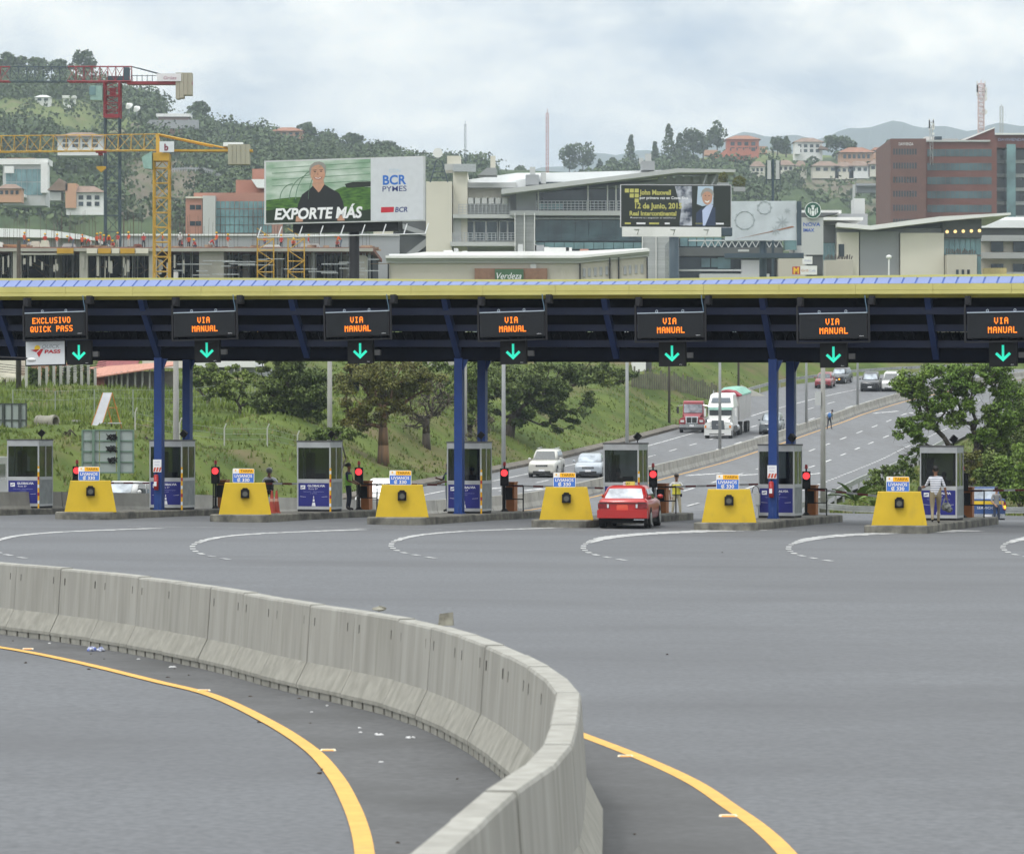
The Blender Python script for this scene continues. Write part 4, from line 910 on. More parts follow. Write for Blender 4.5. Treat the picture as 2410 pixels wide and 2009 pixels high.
def htree(kind, label, px, surf, t, r, hgt, m='hill', grp=None):
    x, y, z = surf(px, t); o = thing(kind, label, 'tree', (x, y, z), 0, grp); rs = np.random.RandomState(int(px)); P = []; D = []
    MB().tube((0,0,-1), (0,0,hgt*.6), .45, 6, .25).build('trunk', bark, o)
    if kind == 'conifer_tree':
        for j in range(9):
            q = j/8; rr = r*(1-q*.8)*rs.uniform(.8, 1.15); p, d = ball_pts((rs.normal(0,.3), 0, hgt*(.25+.72*q)), (rr, rr, hgt*.07), 60, rs, .5); P.append(p); D.append(d+(0,0,.5))
    else:
        for j in range(11):
            o_ = rs.normal(0, 1, 3); o_ /= np.linalg.norm(o_); p, d = ball_pts((o_[0]*r*.55, o_[1]*r*.5, hgt*.68+o_[2]*hgt*.24), (r*.45, r*.45, hgt*.16), 60, rs, .6); P.append(p); D.append(d+(0,0,.4))
    put('crown', leaf_mesh('crown', np.vstack(P), np.vstack(D), 1.5, lf[m], .9), o); return o
for px, r, h, lb_, k_ in ((196,7,16,'tall round tree standing up on the ridge above the red crane','broadleaf_tree'),(45,6,11,'round tree on the left end of the ridge','broadleaf_tree'),(95,8,11,'wide tree on the ridge near the left edge','broadleaf_tree'),(140,7,10,'bushy ridge tree between the wide and the tall round tree','broadleaf_tree'),
        (10,6,12,'ridge tree cut by the left edge','broadleaf_tree'),(470,6,10,'tree on the ridge right of the red crane counterweight','broadleaf_tree'),(722,6,11,'tree on the ridge right of the peach house','broadleaf_tree'),(830,6,9,'ridge tree above the first billboard','broadleaf_tree'),(915,8,9,'last ridge tree above the top corner of the first billboard','broadleaf_tree'),(770,6,8,'low ridge tree left of the billboard corner','broadleaf_tree')):
    htree(k_, lb_, px, surfL, 1.0, r, h, grp='trees on the left ridge')
for px, r, h, lb_, k_ in ((1095,5,11,'small round tree above the roof beside the dish antenna','broadleaf_tree'),(1130,6,10,'tree above the left roof plant','broadleaf_tree'),(1225,7,12,'tree on the skyline left of the slanting roof','broadleaf_tree'),(1340,7,20,'tall skyline tree, left of a close pair','broadleaf_tree'),(1372,8,21,'tall skyline tree, right of a close pair','broadleaf_tree'),(1412,3,9,'small dark skyline conifer','conifer_tree'),(1440,4,9,'low skyline tree right of the small conifer','broadleaf_tree'),
        (1484,5,20,'pointed skyline conifer above the slanting roof','conifer_tree'),(1541,4,16,'narrow conifer behind the roof chimney','conifer_tree'),(1573,6,24,'tall broad conifer right of the chimney','conifer_tree'),(1600,6,19,'dark conifer in the ridge row','conifer_tree'),(1632,7,21,'rounded dark tree in the ridge row','broadleaf_tree'),(1655,6,17,'last dark tree of the ridge row','broadleaf_tree'),(1688,6,20,'tree directly left of the red house','broadleaf_tree'),
        (1830,7,11,'small tree left of the white hill house','broadleaf_tree'),(1850,4,11,'thin conifer beside the white hill house','conifer_tree'),(1968,9,14,'wide dark tree right of the white hill house','broadleaf_tree'),(1990,7,12,'tree above the peach house roof','broadleaf_tree'),(2100,5,12,'palm-like tree behind the brick tower','broadleaf_tree')):
    htree(k_, lb_, px, surfR, .93 if px > 1500 else 1.0, r, h, grp='trees on the skyline to the right')
# ---------------------------------------------------------------- background buildings
class Bld:
    """a building whose parts are given by photograph pixels at its own distance d; depth offsets in metres"""
    def __init__(s, name, label, cat, px, d, rot=0.0, group=None):
        s.d = d; s.k = d/F; s.px = px; X = (px-1205)*s.k; s.z0 = HC; s.t = thing(name, label, cat, (X, d, HC), rot, group)
    def x(s, px): return (px-s.px)*s.k
    def z(s, py): return (1004.5-py)*s.k
    def box(s, name, m, px0, px1, py0, py1, y0=0.0, y1=10.0, parent=None):
        return MB().box(s.x(px0), s.x(px1), y0, y1, s.z(py1), s.z(py0)).build(name, m, parent or s.t)
    def poly(s, name, m, pts, y0=0.0, y1=10.0, parent=None):
        P = [(s.x(a), s.z(b)) for a, b in pts]; ar = sum(P[i][0]*P[(i+1)%len(P)][1]-P[(i+1)%len(P)][0]*P[i][1] for i in range(len(P)))
        if ar < 0: P = P[::-1]
        return MB().prism(P, y0, y1).build(name, m, parent or s.t)
    def wins(s, m, px0, px1, py0, py1, nx, ny=1, fr=None, gap=.12, name='window', y=-.02, pane='pane', dep=.12):
        w_ = (px1-px0)/nx; h = (py1-py0)/ny
        for j in range(ny):
            for i in range(nx):
                a, c = px0+i*w_+w_*gap/2, px0+(i+1)*w_-w_*gap/2; e, g = py0+j*h+h*gap*.4, py0+(j+1)*h-h*gap*.4
                if fr is not None:
                    f_ = s.box(name, fr, a, c, e, g, y-.10, y+dep); q = 1.2
                    s.box(pane, m, a+q, c-q, e+q, g-q, y-.13, y-.10, f_)
                else: s.box(name, m, a, c, e, g, y-.04, y+dep)
cream = mat('wall_cream', (.62,.59,.50), rough=.85, var=.05, scale=.15); white = mat('wall_white', (.72,.72,.70), rough=.8, var=.05, scale=.15, dirt=((.50,.50,.47), .25, (1,1,.25), .55, .85))
lgrey = mat('wall_light_grey', (.46,.47,.46), rough=.85, var=.06, scale=.12); mgrey = mat('wall_mid_grey', (.30,.31,.32), rough=.85, var=.06, scale=.12); beige = mat('wall_beige', (.47,.44,.37), rough=.85, var=.05, scale=.2)
dgrey = mat('wall_dark_grey', (.085,.09,.09), rough=.8, var=.12, scale=.3); glz = mat('window_glass', (.035,.075,.085), rough=.10, var=.45, scale=.22, spec=.8, contrast=2.4); glt = mat('teal_glass', (.12,.22,.23), rough=.12, var=.35, scale=.25, spec=.8, contrast=2)
gld = mat('dark_glass', (.022,.035,.04), rough=.10, var=.5, scale=.25, spec=.7, contrast=2.2); roofw = mat('white_metal_roof', (.78,.80,.80), rough=.45, var=.05, scale=.2); brick = mat('brick_red', (.155,.058,.045), rough=.85, var=.10, scale=.5, col2=None); brick2 = mat('brick_brown', (.14,.068,.055), rough=.85, var=.08, scale=.5)
tile = mat('roof_tiles', (.27,.125,.075), rough=.9, var=.22, scale=.5, bump=.4); tileg = mat('roof_tiles_weathered', (.22,.155,.12), rough=.9, var=.2, scale=.4); peach = mat('wall_peach', (.52,.30,.19), rough=.85, var=.06, scale=.2); coral = mat('wall_coral', (.46,.15,.09), rough=.85, var=.08, scale=.2); pink = mat('wall_pink', (.40,.20,.15), rough=.85, var=.06, scale=.15)
steel = mat('galvanised_steel', (.42,.44,.45), rough=.45, metal=.5, var=.12, scale=3); louv = mat('louvre_grey', (.36,.37,.37), rough=.7, var=.15, scale=.6, stretch=(.2,.2,6))
rust = mat('formwork_red', (.20,.075,.055), rough=.9, var=.25, scale=.5); cpale = mat('cast_concrete', (.36,.35,.31), rough=.9, var=.12, scale=.4, dirt=((.28,.27,.24), .35, (1,1,.4), .48, .8)); void = flat('interior_shade', (.012,.016,.022), .95)  # last colour is near black, painted shade for interiors
yst = mat('crane_yellow', (.50,.29,.03), rough=.5, var=.12, scale=.6); rst = mat('crane_red', (.24,.025,.035), rough=.5, var=.12, scale=.6); gst = mat('crane_blue_grey', (.045,.070,.090), rough=.6, var=.2, scale=.4); cw = mat('counterweight', (.36,.34,.27), rough=.9, var=.1, scale=.5, stretch=(4,1,.3))

# --- pink office with green glass
B = Bld('office_building', 'pink office block with green glass facade behind the construction site', 'office building', 520, 640)
B.box('wall', pink, 455, 640, 453, 700, 1, 30); B.box('wall', pink, 437, 476, 466, 700, 0, 25); B.box('stair_tower', lgrey, 479, 508, 462, 700, -1.5, 12); B.box('upper_block', pink, 551, 640, 420, 453, 4, 22); B.box('upper_block', pink, 588, 640, 392, 420, 6, 20)
B.poly('roof', roofw, [(590,421),(640,421),(640,442),(604,441)], 1, 6); B.box('parapet', cream, 437, 480, 463, 467, -.3, 25); B.poly('skylight', roofw, [(497,453),(520,449),(548,449),(562,453)], 6, 16)
B.wins(glt, 508, 640, 473, 549, 12, 4, None, .10); B.wins(gld, 446, 474, 482, 494, 2, 1); B.wins(gld, 446, 474, 520, 532, 2, 1)

# --- shopping centre
B = Bld('shopping_centre', 'long grey and cream shopping centre with balconies, glass bands and slanting white roof', 'shopping centre', 1300, 660)
B.box('tower', cream, 1003, 1064, 428, 680, -1, 20); B.box('tower', cream, 1066, 1100, 402, 680, 1, 24); B.box('wall', cream, 880, 925, 530, 680, -2, 18); B.box('wall', dgrey, 925, 1004, 436, 680, 2, 20)
B.box('wall', lgrey, 1098, 1215, 440, 680, 6, 24); B.box('slab', lgrey, 1066, 1215, 505, 514, -1, 8); B.box('slab', lgrey, 1060, 1215, 570, 580, -1.6, 8); B.box('terrace_wall', cream, 1100, 1200, 432, 462, 4.4, 6); B.box('wall', lgrey, 1066, 1085, 514, 571, .5, 6)
for i in range(6): B.box('air_conditioner', lgrey, 1102+i*16, 1114+i*16, 466, 480, -.4, 1.4)
B.wins(gld, 1088, 1172, 518, 566, 3, 1, white, .04, y=1.2); B.wins(gld, 1175, 1214, 518, 566, 2, 1, white, .04, y=1.2)
def rail(b, px0, px1, py0, py1, y=-.9):
    m = MB()
    for i in range(4): z = b.z(py0+(py1-py0)*i/3.5); m.box(b.x(px0), b.x(px1), y-.03, y+.03, z-.05, z+.05)
    n = max(2, int((px1-px0)/9))
    for i in range(n+1): x = b.x(px0)+(b.x(px1)-b.x(px0))*i/n; m.box(x-.05, x+.05, y-.04, y+.04, b.z(py1), b.z(py0))
    return m.build('railing', steel, b.t)
rail(B, 1066, 1212, 549, 569); rail(B, 1080, 1200, 482, 504); rail(B, 1262, 1462, 474, 496)
B.poly('diagonal_stair', mgrey, [(935,612),(1003,560),(1003,578),(945,622)], .8, 2); B.poly('diagonal_stair', mgrey, [(930,520),(1003,545),(1003,556),(930,532)], .8, 2)
B.poly('roof', roofw, [(1100,416),(1215,400),(1500,398),(1500,412),(1290,424),(1102,428)], 8, 34); B.box('gutter', lgrey, 1100, 1215, 428, 440, 2, 9)
B.poly('roof', roofw, [(1180,455),(1592,401),(1592,397),(1300,404),(1180,430)], 3, 30); B.poly('roof_edge', lgrey, [(1180,449),(1594,400),(1728,403),(1727,409),(1594,410),(1200,458),(1180,460)], -4, 4)
B.box('wall', mgrey, 1215, 1262, 452, 505, .5, 8); B.box('wall', gld, 1262, 1515, 426, 600, 2.6, 20); B.poly('wall', mgrey, [(1230,458),(1500,424),(1690,410),(1690,440),(1500,440),(1262,446),(1262,462),(1230,470)], 1.2, 9)
B.wins(gld, 1265, 1460, 447, 494, 5, 1, None, .03, y=1.4); B.wins(glt, 1268, 1326, 478, 494, 3, 1, None, .06, y=.0)
for px in (1267,1384,1430,1450): B.box('mullion', white, px-1.5, px+1.5, 436, 497, .2, 1.2)
B.box('slab', lgrey, 1200, 1500, 497, 508, -1.5, 6); B.box('sill_band', steel, 1258, 1512, 512, 516, .4, 1.0)
B.wins(glz, 1258, 1514, 517, 567, 8, 1, None, .03, y=1.0); B.wins(glt, 1258, 1514, 570, 586, 11, 1, None, .06, y=.5)
B.box('louvre_pillar', louv, 1213, 1234, 503, 680, -1, 5); B.box('louvre_pillar', louv, 1236, 1258, 503, 680, -1, 5); B.box('louvre_pillar', louv, 1512, 1542, 556, 680, -2, 5); B.box('louvre_pillar', louv, 1545, 1578, 556, 680, -2, 5)
for px in (1212,1234,1258,1511,1543,1578): B.box('mullion', white, px-1, px+1, 503 if px < 1400 else 556, 680, -2.4, -1.0)
B.box('roof_plant_wall', mgrey, 1237, 1268, 412, 436, -1, 4); B.box('chimney', lgrey, 1247, 1260, 393, 412, 0, 2); B.box('chimney', lgrey, 1273, 1285, 405, 432, 0, 2); B.box('roof_plant_wall', mgrey, 1509, 1540, 381, 402, -2, 4); B.box('chimney', lgrey, 1519, 1533, 362, 381, 0, 2); B.box('chimney', lgrey, 1505, 1514, 372, 384, 0, 2)
B.poly('roof_plant_wall', mgrey, [(1125,413),(1146,396),(1168,396),(1170,413)], -1, 5); B.box('chimney', cream, 1154, 1166, 366, 398, 1, 3); B.box('chimney', cream, 1052, 1084, 366, 385, 1, 8); B.box('chimney', lgrey, 1046, 1088, 385, 400, 1, 8); B.box('screen_wall', steel, 1066, 1120, 386, 404, 0, 1)
B.wins(mgrey, 1545, 1690, 412, 432, 7, 1, None, .3, y=.2, name='clerestory_window')
for a, c in ((1660,1650),(1684,1670)): B.poly('roof_strut', mgrey, [(a,412),(a+4,412),(c+4,440),(c,440)], -3, -2.6)
B.box('wall', cream, 1655, 1700, 415, 470, 4, 14)
d_ = thing('dish_antenna', 'white dish antenna on a lattice stand on the cream tower roof', 'antenna', tuple(px2(1033, 428, 655)))
b = MB()
for s in (-1, 1):
    for y in (0, 1.6): b.bar((s*1.6,y,0),(s*.5,.8,3.9),.14)
for z in (.8,1.8,2.8): b.bar((-1.4+z*.25,0,z),(1.4-z*.25,0,z),.10)
b.build('lattice_stand', gst, d_); MB().tube((-.2,-.5,5.2),(-.1,.4,5.2),.9,14,.6).build('dish', white, d_)
# planted balcony boxes beside the second billboard
for px, py, r in ((1740,428,17),(1702,418,11)):
    t = thing('planter', 'round bush in a rooftop planter %s the second billboard' % ('right of' if px > 1720 else 'just above'), 'planter', tuple(px2(px, py+14, 560)), 0); Bx('planter_box', mgrey, t, -.9,.9,-.5,.5,-.6,.1)
    rs_ = np.random.RandomState(px); p, dd = ball_pts((0,0,.9), (r*.066,.7,.95), 320, rs_, .5); put('bush', leaf_mesh('bush', p, dd, .34, lf['olive']), t)

# --- low beige shop with cornice, right part turning back
B = Bld('restaurant_building', 'low beige building with white cornice just above the canopy', 'restaurant', 1140, 500)
B.box('wall', beige, 914, 1362, 618, 720, 0, 14); B.poly('wall', beige, [(1362,618),(1524,604),(1524,720),(1362,720)], .0, 14); B.box('roof', roofw, 914, 1362, 596, 604, 2, 16)
for a, c, y in ((602,608,-1.0),(608,613,-.6),(613,619,-.3)):
    B.box('cornice', lgrey if a > 603 else white, 908, 1366, a, c, y, 1); B.poly('cornice', lgrey if a > 603 else white, [(1366,a),(1528,a-16),(1528,c-16),(1366,c)], y, 1)
B.poly('parapet', white, [(912,602),(1000,592),(1360,590),(1524,583),(1528,586),(1366,602)], 1, 16)
for px in (914,1365,1435,1456,1523): B.box('downpipe', blk, px-1.5, px+1.5, 620 if px < 1400 else 606, 720, -.4, -.05)
for i, px in enumerate((1372,1384,1398,1411,1425,1468,1480,1494,1508)): B.box('window', mgrey, px, px+6, 632-i*1.2, 652-i*1.2, -.12, .1)
bs = B.box('sign_backing', mat('sign_brown', (.22,.12,.075), rough=.8), 1117, 1288, 632, 662, -.7, -.1); B.box('green_sign', flat('verdeza_green', (.045,.11,.05)), 1165, 1232, 634, 660, -1.0, -.7, bs)
text(B.t, 'Verdeza', B.x(1198), -1.02, B.z(657), B.k*15, whp, B.k*58, shear=.3)
for px, w_, h, m in ((1053,22,10,white),(1072,10,14,lgrey),(1093,12,8,roofw),(1225,12,22,lgrey),(1270,22,20,mgrey),(1286,14,16,white),(1340,14,14,white),(1310,60,14,white),(1377,20,12,pink),(1260,5,22,lgrey)):
    B.box('rooftop_unit', m, px-w_/2, px+w_/2, 594-h, 596, 3+px%5, 5+px%5)
B.box('loudspeaker_vent', lgrey, 1248, 1262, 622, 632, -.5, 0)

# --- cinema complex with dark fascia, tower sign
B = Bld('cinema_building', 'dark glazed cinema building with black fascia right of the second billboard', 'building', 1700, 600)
B.box('wall', gld, 1580, 1842, 560, 700, 2, 25); B.box('fascia', dgrey, 1596, 1842, 583, 603, -1, 6); B.box('column', mgrey, 1578, 1597, 556, 700, -2, 4); B.box('sign_letters_band', lgrey, 1736, 1762, 588, 593, -1.1, -1)
B.wins(glt, 1600, 1700, 558, 580, 5, 1, None, .12, y=.6); B.wins(glt, 1650, 1720, 606, 629, 3, 1, None, .12, y=1.2); B.box('sill', lgrey, 1598, 1745, 634, 638, 0, 2); B.box('glass_door', glt, 1690, 1720, 605, 632, .9, 1.1); B.box('canopy_wall', lgrey, 1645, 1808, 646, 700, -3, 0)
B.box('wall', lgrey, 1745, 1800, 612, 700, .2, 3); B.box('wall', beige, 1830, 1900, 598, 700, -2, 14); B.box('wall', lgrey, 1868, 1898, 548, 600, .5, 10); B.box('glass_panel', glt, 1845, 1872, 560, 590, -2.5, 1)
tr = MB()
for px in range(1650, 1840, 16): tr.bar((B.x(px), -.5, B.z(583)), (B.x(px+8), -.5, B.z(568)), .12); tr.bar((B.x(px+8), -.5, B.z(568)), (B.x(px+16), -.5, B.z(583)), .12)
tr.bar((B.x(1620), -.5, B.z(567)), (B.x(1842), -.5, B.z(567)), .15); tr.build('roof_truss', lgrey, B.t)

T = Bld('sign_tower', 'tall grey sign tower with round green logo and blue lettering', 'sign', 1912, 520)
T.box('tower', mgrey, 1898, 1936, 520, 720, 0, 3); T.box('sign_panel', lgrey, 1886, 1937, 512, 600, -.5, 0); T.box('side_wall', dgrey, 1898, 1936, 598, 700, -.3, 0)
lg = MB().tube((T.x(1912), -.9, T.z(496)), (T.x(1912), -.4, T.z(496)), T.k*19, 28).build('round_logo', flat('logo_green', (.008,.085,.05)), T.t)
def ring(r0, r1, y, cx, cz_, n=28):
    b = MB()
    for i in range(n): a, c = 2*math.pi*i/n, 2*math.pi*(i+1)/n; b.poly([(cx+r0*math.cos(a), y, cz_+r0*math.sin(a)), (cx+r1*math.cos(a), y, cz_+r1*math.sin(a)), (cx+r1*math.cos(c), y, cz_+r1*math.sin(c)), (cx+r0*math.cos(c), y, cz_+r0*math.sin(c))])
    return b
lw = flat('logo_white', (.72,.76,.74)); cx_, cz_ = T.x(1912), T.z(496); k = T.k
ring(18*k, 19.4*k, -.93, cx_, cz_).build('logo_rim', lw, lg)
b = MB()                                           # crowned figure with two split waves, in white
b.poly([(cx_-3*k,-.93,cz_+1*k),(cx_+3*k,-.93,cz_+1*k),(cx_+2.6*k,-.93,cz_+8*k),(cx_-2.6*k,-.93,cz_+8*k)]); b.poly([(cx_-4*k,-.93,cz_+8.5*k),(cx_+4*k,-.93,cz_+8.5*k),(cx_+5*k,-.93,cz_+12*k),(cx_+2*k,-.93,cz_+10.5*k),(cx_,-.93,cz_+13.5*k),(cx_-2*k,-.93,cz_+10.5*k),(cx_-5*k,-.93,cz_+12*k)])
b.poly([(cx_-3*k,-.93,cz_-13*k),(cx_+3*k,-.93,cz_-13*k),(cx_+4*k,-.93,cz_-1*k),(cx_-4*k,-.93,cz_-1*k)])
for s in (-1, 1):
    b.poly([(cx_+s*5*k,-.93,cz_-12*k),(cx_+s*8*k,-.93,cz_-9*k),(cx_+s*7*k,-.93,cz_+5*k),(cx_+s*5*k,-.93,cz_+3*k)]); b.poly([(cx_+s*9.5*k,-.93,cz_-8*k),(cx_+s*12*k,-.93,cz_-4*k),(cx_+s*11*k,-.93,cz_+7*k),(cx_+s*8.5*k,-.93,cz_+6*k)])
b.build('logo_figure', lw, lg)
nb = flat('nova_blue', (.025,.09,.42)); text(T.t, 'NOVA', T.x(1910), -.52, T.z(533), 9*k, nb, 40*k, bold=.02); text(T.t, 'IMAX', T.x(1903), -.52, T.z(546), 8*k, nb, 26*k, bold=.03)
def plate(px0, px1, py0, py1, m): return T.box('small_sign', m, px0, px1, py0, py1, -.75, -.45)
p1 = plate(1888, 1911, 604, 622, white); text(p1, 'Vinifera', T.x(1900), -.77, T.z(616), 5*k, sgy, 17*k)
p2_ = plate(1864, 1882, 628, 646, flat('burger_red', (.40,.015,.015))); text(p2_, 'M', T.x(1873), -.77, T.z(644), 14*k, flat('burger_yellow', (.85,.50,.02)), 13*k, bold=.05)
p3_ = plate(1883, 1922, 626, 647, white); text(p3_, 'Grill', T.x(1893), -.77, T.z(640), 6*k, flat('print_ochre', (.45,.18,.03)), 16*k); text(p3_, 'Café', T.x(1911), -.77, T.z(640), 5*k, sgy, 14*k)

# --- white and grey building with folded roof
B = Bld('department_store', 'white and grey windowless store with folded pale roof, on the right', 'store', 2140, 530)
B.box('wall', mgrey, 1968, 2310, 536, 720, 1, 30); B.box('wall', cream, 1970, 2021, 547, 720, -.3, 1); B.box('wall', cream, 2118, 2220, 549, 720, -.8, 1); B.box('wall', mgrey, 2024, 2116, 545, 720, .0, 1)
B.poly('roof', white, [(1967,526),(2045,533),(2205,512),(2373,503),(2374,508),(2216,522),(2048,543),(1967,536)], -2.5, 26); B.box('fascia', dgrey, 2218, 2309, 516, 560, -.5, 3)
for i in range(5): MB().tube((B.x(2228+i*19), -.62, B.z(546-i*.6)), (B.x(2228+i*19), -.5, B.z(546-i*.6)), .24, 10).build('downlight', flat('warm_lamp', (1,.70,.30), emit=1.2), B.t)
B.wins(glt, 2222, 2310, 560, 600, 7, 1, None, .08, y=.4); B.wins(glt, 2292, 2310, 600, 720, 2, 1, None, .08, y=.4); B.box('planter_wall', beige, 2222, 2292, 602, 720, -3.5, .2)
for i in range(3): B.box('window', gld, 2243+i*13, 2249+i*13, 637, 650, -3.6, -3.4)
B.box('dark_bay', dgrey, 1938, 1968, 528, 570, 1, 12); B.wins(glt, 1938, 1966, 570, 612, 4, 1, None, .08, y=.8); B.box('wall', beige, 1940, 2004, 614, 720, -2.5, 1.2); B.box('window', gld, 1973, 1986, 575, 605, -.5, -.3)
B.box('canopy_slab', white, 1938, 2030, 512, 519, -1, 12); B.box('canopy_slab', white, 1880, 1992, 487, 494, 8, 20); B.box('wall', mgrey, 1990, 2064, 490, 540, 14, 24); B.box('roof_box', lgrey, 2033, 2059, 452, 490, 15, 20); B.poly('wall', dgrey, [(1880,494),(1985,494),(1900,512),(1880,520)], 7, 12)
b = MB()
for px0, px1, py in ((1940,2004,612),(2222,2290,600)):
    for px in np.arange(px0, px1, 4.0): b.tube((B.x(px), -2.2 if px < 2100 else -3.2, B.z(py)), (B.x(px+random.uniform(-1,3)), -2.2 if px < 2100 else -3.2, B.z(py-random.uniform(6,13))), .09, 4)
b.build('rooftop_plants', flat('dark_stems', (.10,.09,.08)), B.t)['kind'] = 'stuff'
lp = thing('lamp_post', 'thin pale lamp post in front of the grey store wall', 'lamp post', tuple(px2(2092, 700, 500))); MB().tube((0,0,0),(0,0,5.4),.12,6).ell((0,0,5.6),.4,.3,.3,8,5).build('post', white, lp)

B = Bld('parking_building', 'grey open-sided parking building with white roof at the right edge', 'parking building', 2380, 560)
B.box('wall', beige, 2311, 2520, 540, 720, 2, 30); B.box('roof', roofw, 2308, 2520, 518, 536, 0, 30); B.poly('roof', roofw, [(2308,520),(2330,508),(2520,506),(2520,520)], 4, 30); B.box('fascia', dgrey, 2311, 2520, 536, 552, .6, 3)
for j, py in enumerate((565,620)):
    for i in range(4): B.box('opening', gld, 2336+i*52, 2365+i*52, py, py+26, 1.6, 2.5)
for py in (553, 594, 640): B.box('louvre_band', louv, 2313, 2520, py, py+14, .4, 2)
B.box('yellow_wall', mat('wall_yellow', (.62,.50,.22)), 2311, 2365, 632, 720, -2, 0)

# --- brick office tower
B = Bld('office_tower', 'tall red brick office tower with ribbon windows, at the right', 'office tower', 2200, 900)
B.box('wall', brick2, 2090, 2173, 331, 780, -6, 30); B.box('wall', brick, 2173, 2346, 333, 780, 0, 40); B.poly('wing_wall', brick, [(2265,335),(2265,326),(2346,298),(2346,335)], 4, 30); B.poly('roof_edge', white, [(2262,328),(2346,296),(2346,299),(2268,330)], 3.5, 6)
B.box('wall', brick, 2346, 2520, 313, 345, 4, 40); B.box('wall', gld, 2346, 2520, 340, 780, 8, 38); B.box('glass_corner', glt, 2372, 2393, 338, 780, 2, 10); B.box('roof_edge', white, 2346, 2520, 311, 315, 3, 8)
for j in range(6):
    y0 = 352+j*32.8
    B.wins(gld, 2095, 2152, y0, y0+19, 9, 1, None, .35, y=-6, name='window')
    if j < 5: B.wins(glz, 2182, 2334, y0-1, y0+17, 14, 1, None, .06, y=.0)
    B.box('floor_band', louv if j else mgrey, 2347, 2372, y0+20, y0+28, 6.5, 9); B.box('floor_band', louv, 2393, 2520, y0+20, y0+28, 6.5, 9)
text(B.t, 'DAVIVIENDA', B.x(2126), -6.1, B.z(347), 7*B.k, whp, 34*B.k); text(B.t, 'DAVIVIENDA', B.x(2385), 3.8, B.z(329), 7*B.k, sgy, 62*B.k)
B.box('roof_plant', white, 2183, 2212, 318, 333, 5, 15); B.box('roof_plant', lgrey, 2212, 2262, 322, 334, 6, 18); B.box('cooling_unit', gst, 2204, 2220, 319, 329, 3, 5); B.box('roof_edge', lgrey, 2173, 2330, 330, 334, -.5, 2)

# --- construction site
B = Bld('construction_site', 'concrete building shell under construction with props and formwork, left', 'building under construction', 400, 403)
for py0, py1, py_ in ((582,590,0),(668,678,1),(760,770,2)): B.box('slab', cpale if py_ else rust, -250, 878, py0, py1, 0, 28)
B.box('slab_edge', cpale, -250, 878, 584, 592, -.25, 0); B.box('interior_shade_block', void, -240, 870, 592, 780, 8.6, 26)  # near-black block added to paint the shade inside the shell
for px in (-170,30,187,350): B.box('column', cpale, px, px+19, 592, 900, .05, 1.0)
for px in (-60,110,270,560,640,720,800): B.box('column', cpale, px, px+16, 592, 900, 7, 8)
B.box('core_wall', cpale, 468, 526, 592, 900, .3, 6); B.box('core_wall', cpale, 832, 860, 600, 900, .6, 6)
for a, c, m in ((135,174,yst),(205,230,cream),(232,262,yst),(264,282,cream),(284,318,yst),(320,350,cream)): B.box('formwork_panel', m, a, c, 585, 597, -.5, -.28)
B.box('edge_beam', cpale, 40, 174, 596, 600, -.3, .3); B.box('edge_beam', cpale, 205, 350, 597, 602, -.3, .3)
b = MB(); rs = random.Random(4)
for i in range(150): x = B.x(rs.uniform(-240, 872)); y = rs.uniform(.6, 9); b.tube((x,y,B.z(668)),(x+rs.uniform(-.1,.1),y,B.z(592)),.05,4)
for i in range(22): x = B.x(rs.uniform(400, 872)); z = B.z(rs.uniform(604, 650)); b.box(x, x+rs.uniform(1, 4), -.2, -.12, z, z+.10)
b.build('shoring_props', steel, B.t)['kind'] = 'stuff'
b = MB()                       # loose timber, bars and sheets lying over the deck
for i in range(260):
    x = B.x(rs.uniform(-240, 872)); y = rs.uniform(.2, 12); l_ = rs.uniform(.2, 1.4); h_ = rs.uniform(.04, .35); b.box(x, x+l_, y, y+rs.uniform(.1, .6), B.z(582), B.z(582)+h_)
b.build('deck_clutter', mat('deck_clutter', (.10,.05,.04), col2=(.42,.30,.20), rough=.9, scale=.9, coords='World', contrast=2.5), B.t)['kind'] = 'stuff'
b = MB()
for i in range(60): x = B.x(rs.uniform(-240, 872)); y = rs.uniform(1, 9); b.bar((x,y,B.z(rs.uniform(600,640))),(x+rs.uniform(-3,3),y,B.z(rs.uniform(610,660))),.05)
b.build('cross_braces', mat('brace_brown', (.16,.11,.07), rough=.9), B.t)['kind'] = 'stuff'
b = MB()
for i in range(34):
    x = B.x(rs.uniform(-200, 440)); z = B.z(rs.uniform(600, 625)); b.box(x, x+rs.uniform(.1,.3), -.1, 0, z-rs.uniform(.6,2.2), z)
b.build('hanging_planks', cpale, B.t)['kind'] = 'stuff'
b = MB(); z0 = B.z(582); x = B.x(-200)
while x < B.x(875):
    for q in range(rs.choice((2,4,5))): y = rs.uniform(.3, 18); h = rs.uniform(2.6, 4.4); b.tube((x+q*.16, y, z0), (x+q*.16+rs.uniform(-.1,.1), y, z0+h), .022, 3)
    x += rs.uniform(.8, 2.0)
b.build('reinforcing_bars', flat('rebar', (.10,.07,.06)), B.t)['kind'] = 'stuff'
def scaff(px, lbl):
    s = thing('scaffold_tower', lbl, 'scaffold', tuple(px2(px, 670, 400)), 0, 'yellow scaffold towers'); b = MB(); h = 5.2
    for x in (-.9,.9):
        for y in (-.6,.6): b.bar((x,y,-6),(x,y,h),.05)
    for z in (-1,.2,1.4,2.6,3.8,5): b.bar((-.9,-.6,z),(.9,-.6,z),.045); b.bar((-.9,.6,z),(.9,.6,z),.045)
    for z in (-1,1.4,3.8): b.bar((-.9,-.6,z),(.9,-.6,z+1.2),.07); b.bar((.9,-.62,z+1.2),(-.9,-.62,z+2.4),.06)
    b.build('frame', yst, s)
scaff(625, 'yellow scaffold tower under the left half of the first billboard'); scaff(697, 'yellow scaffold stair just left of the billboard pole')
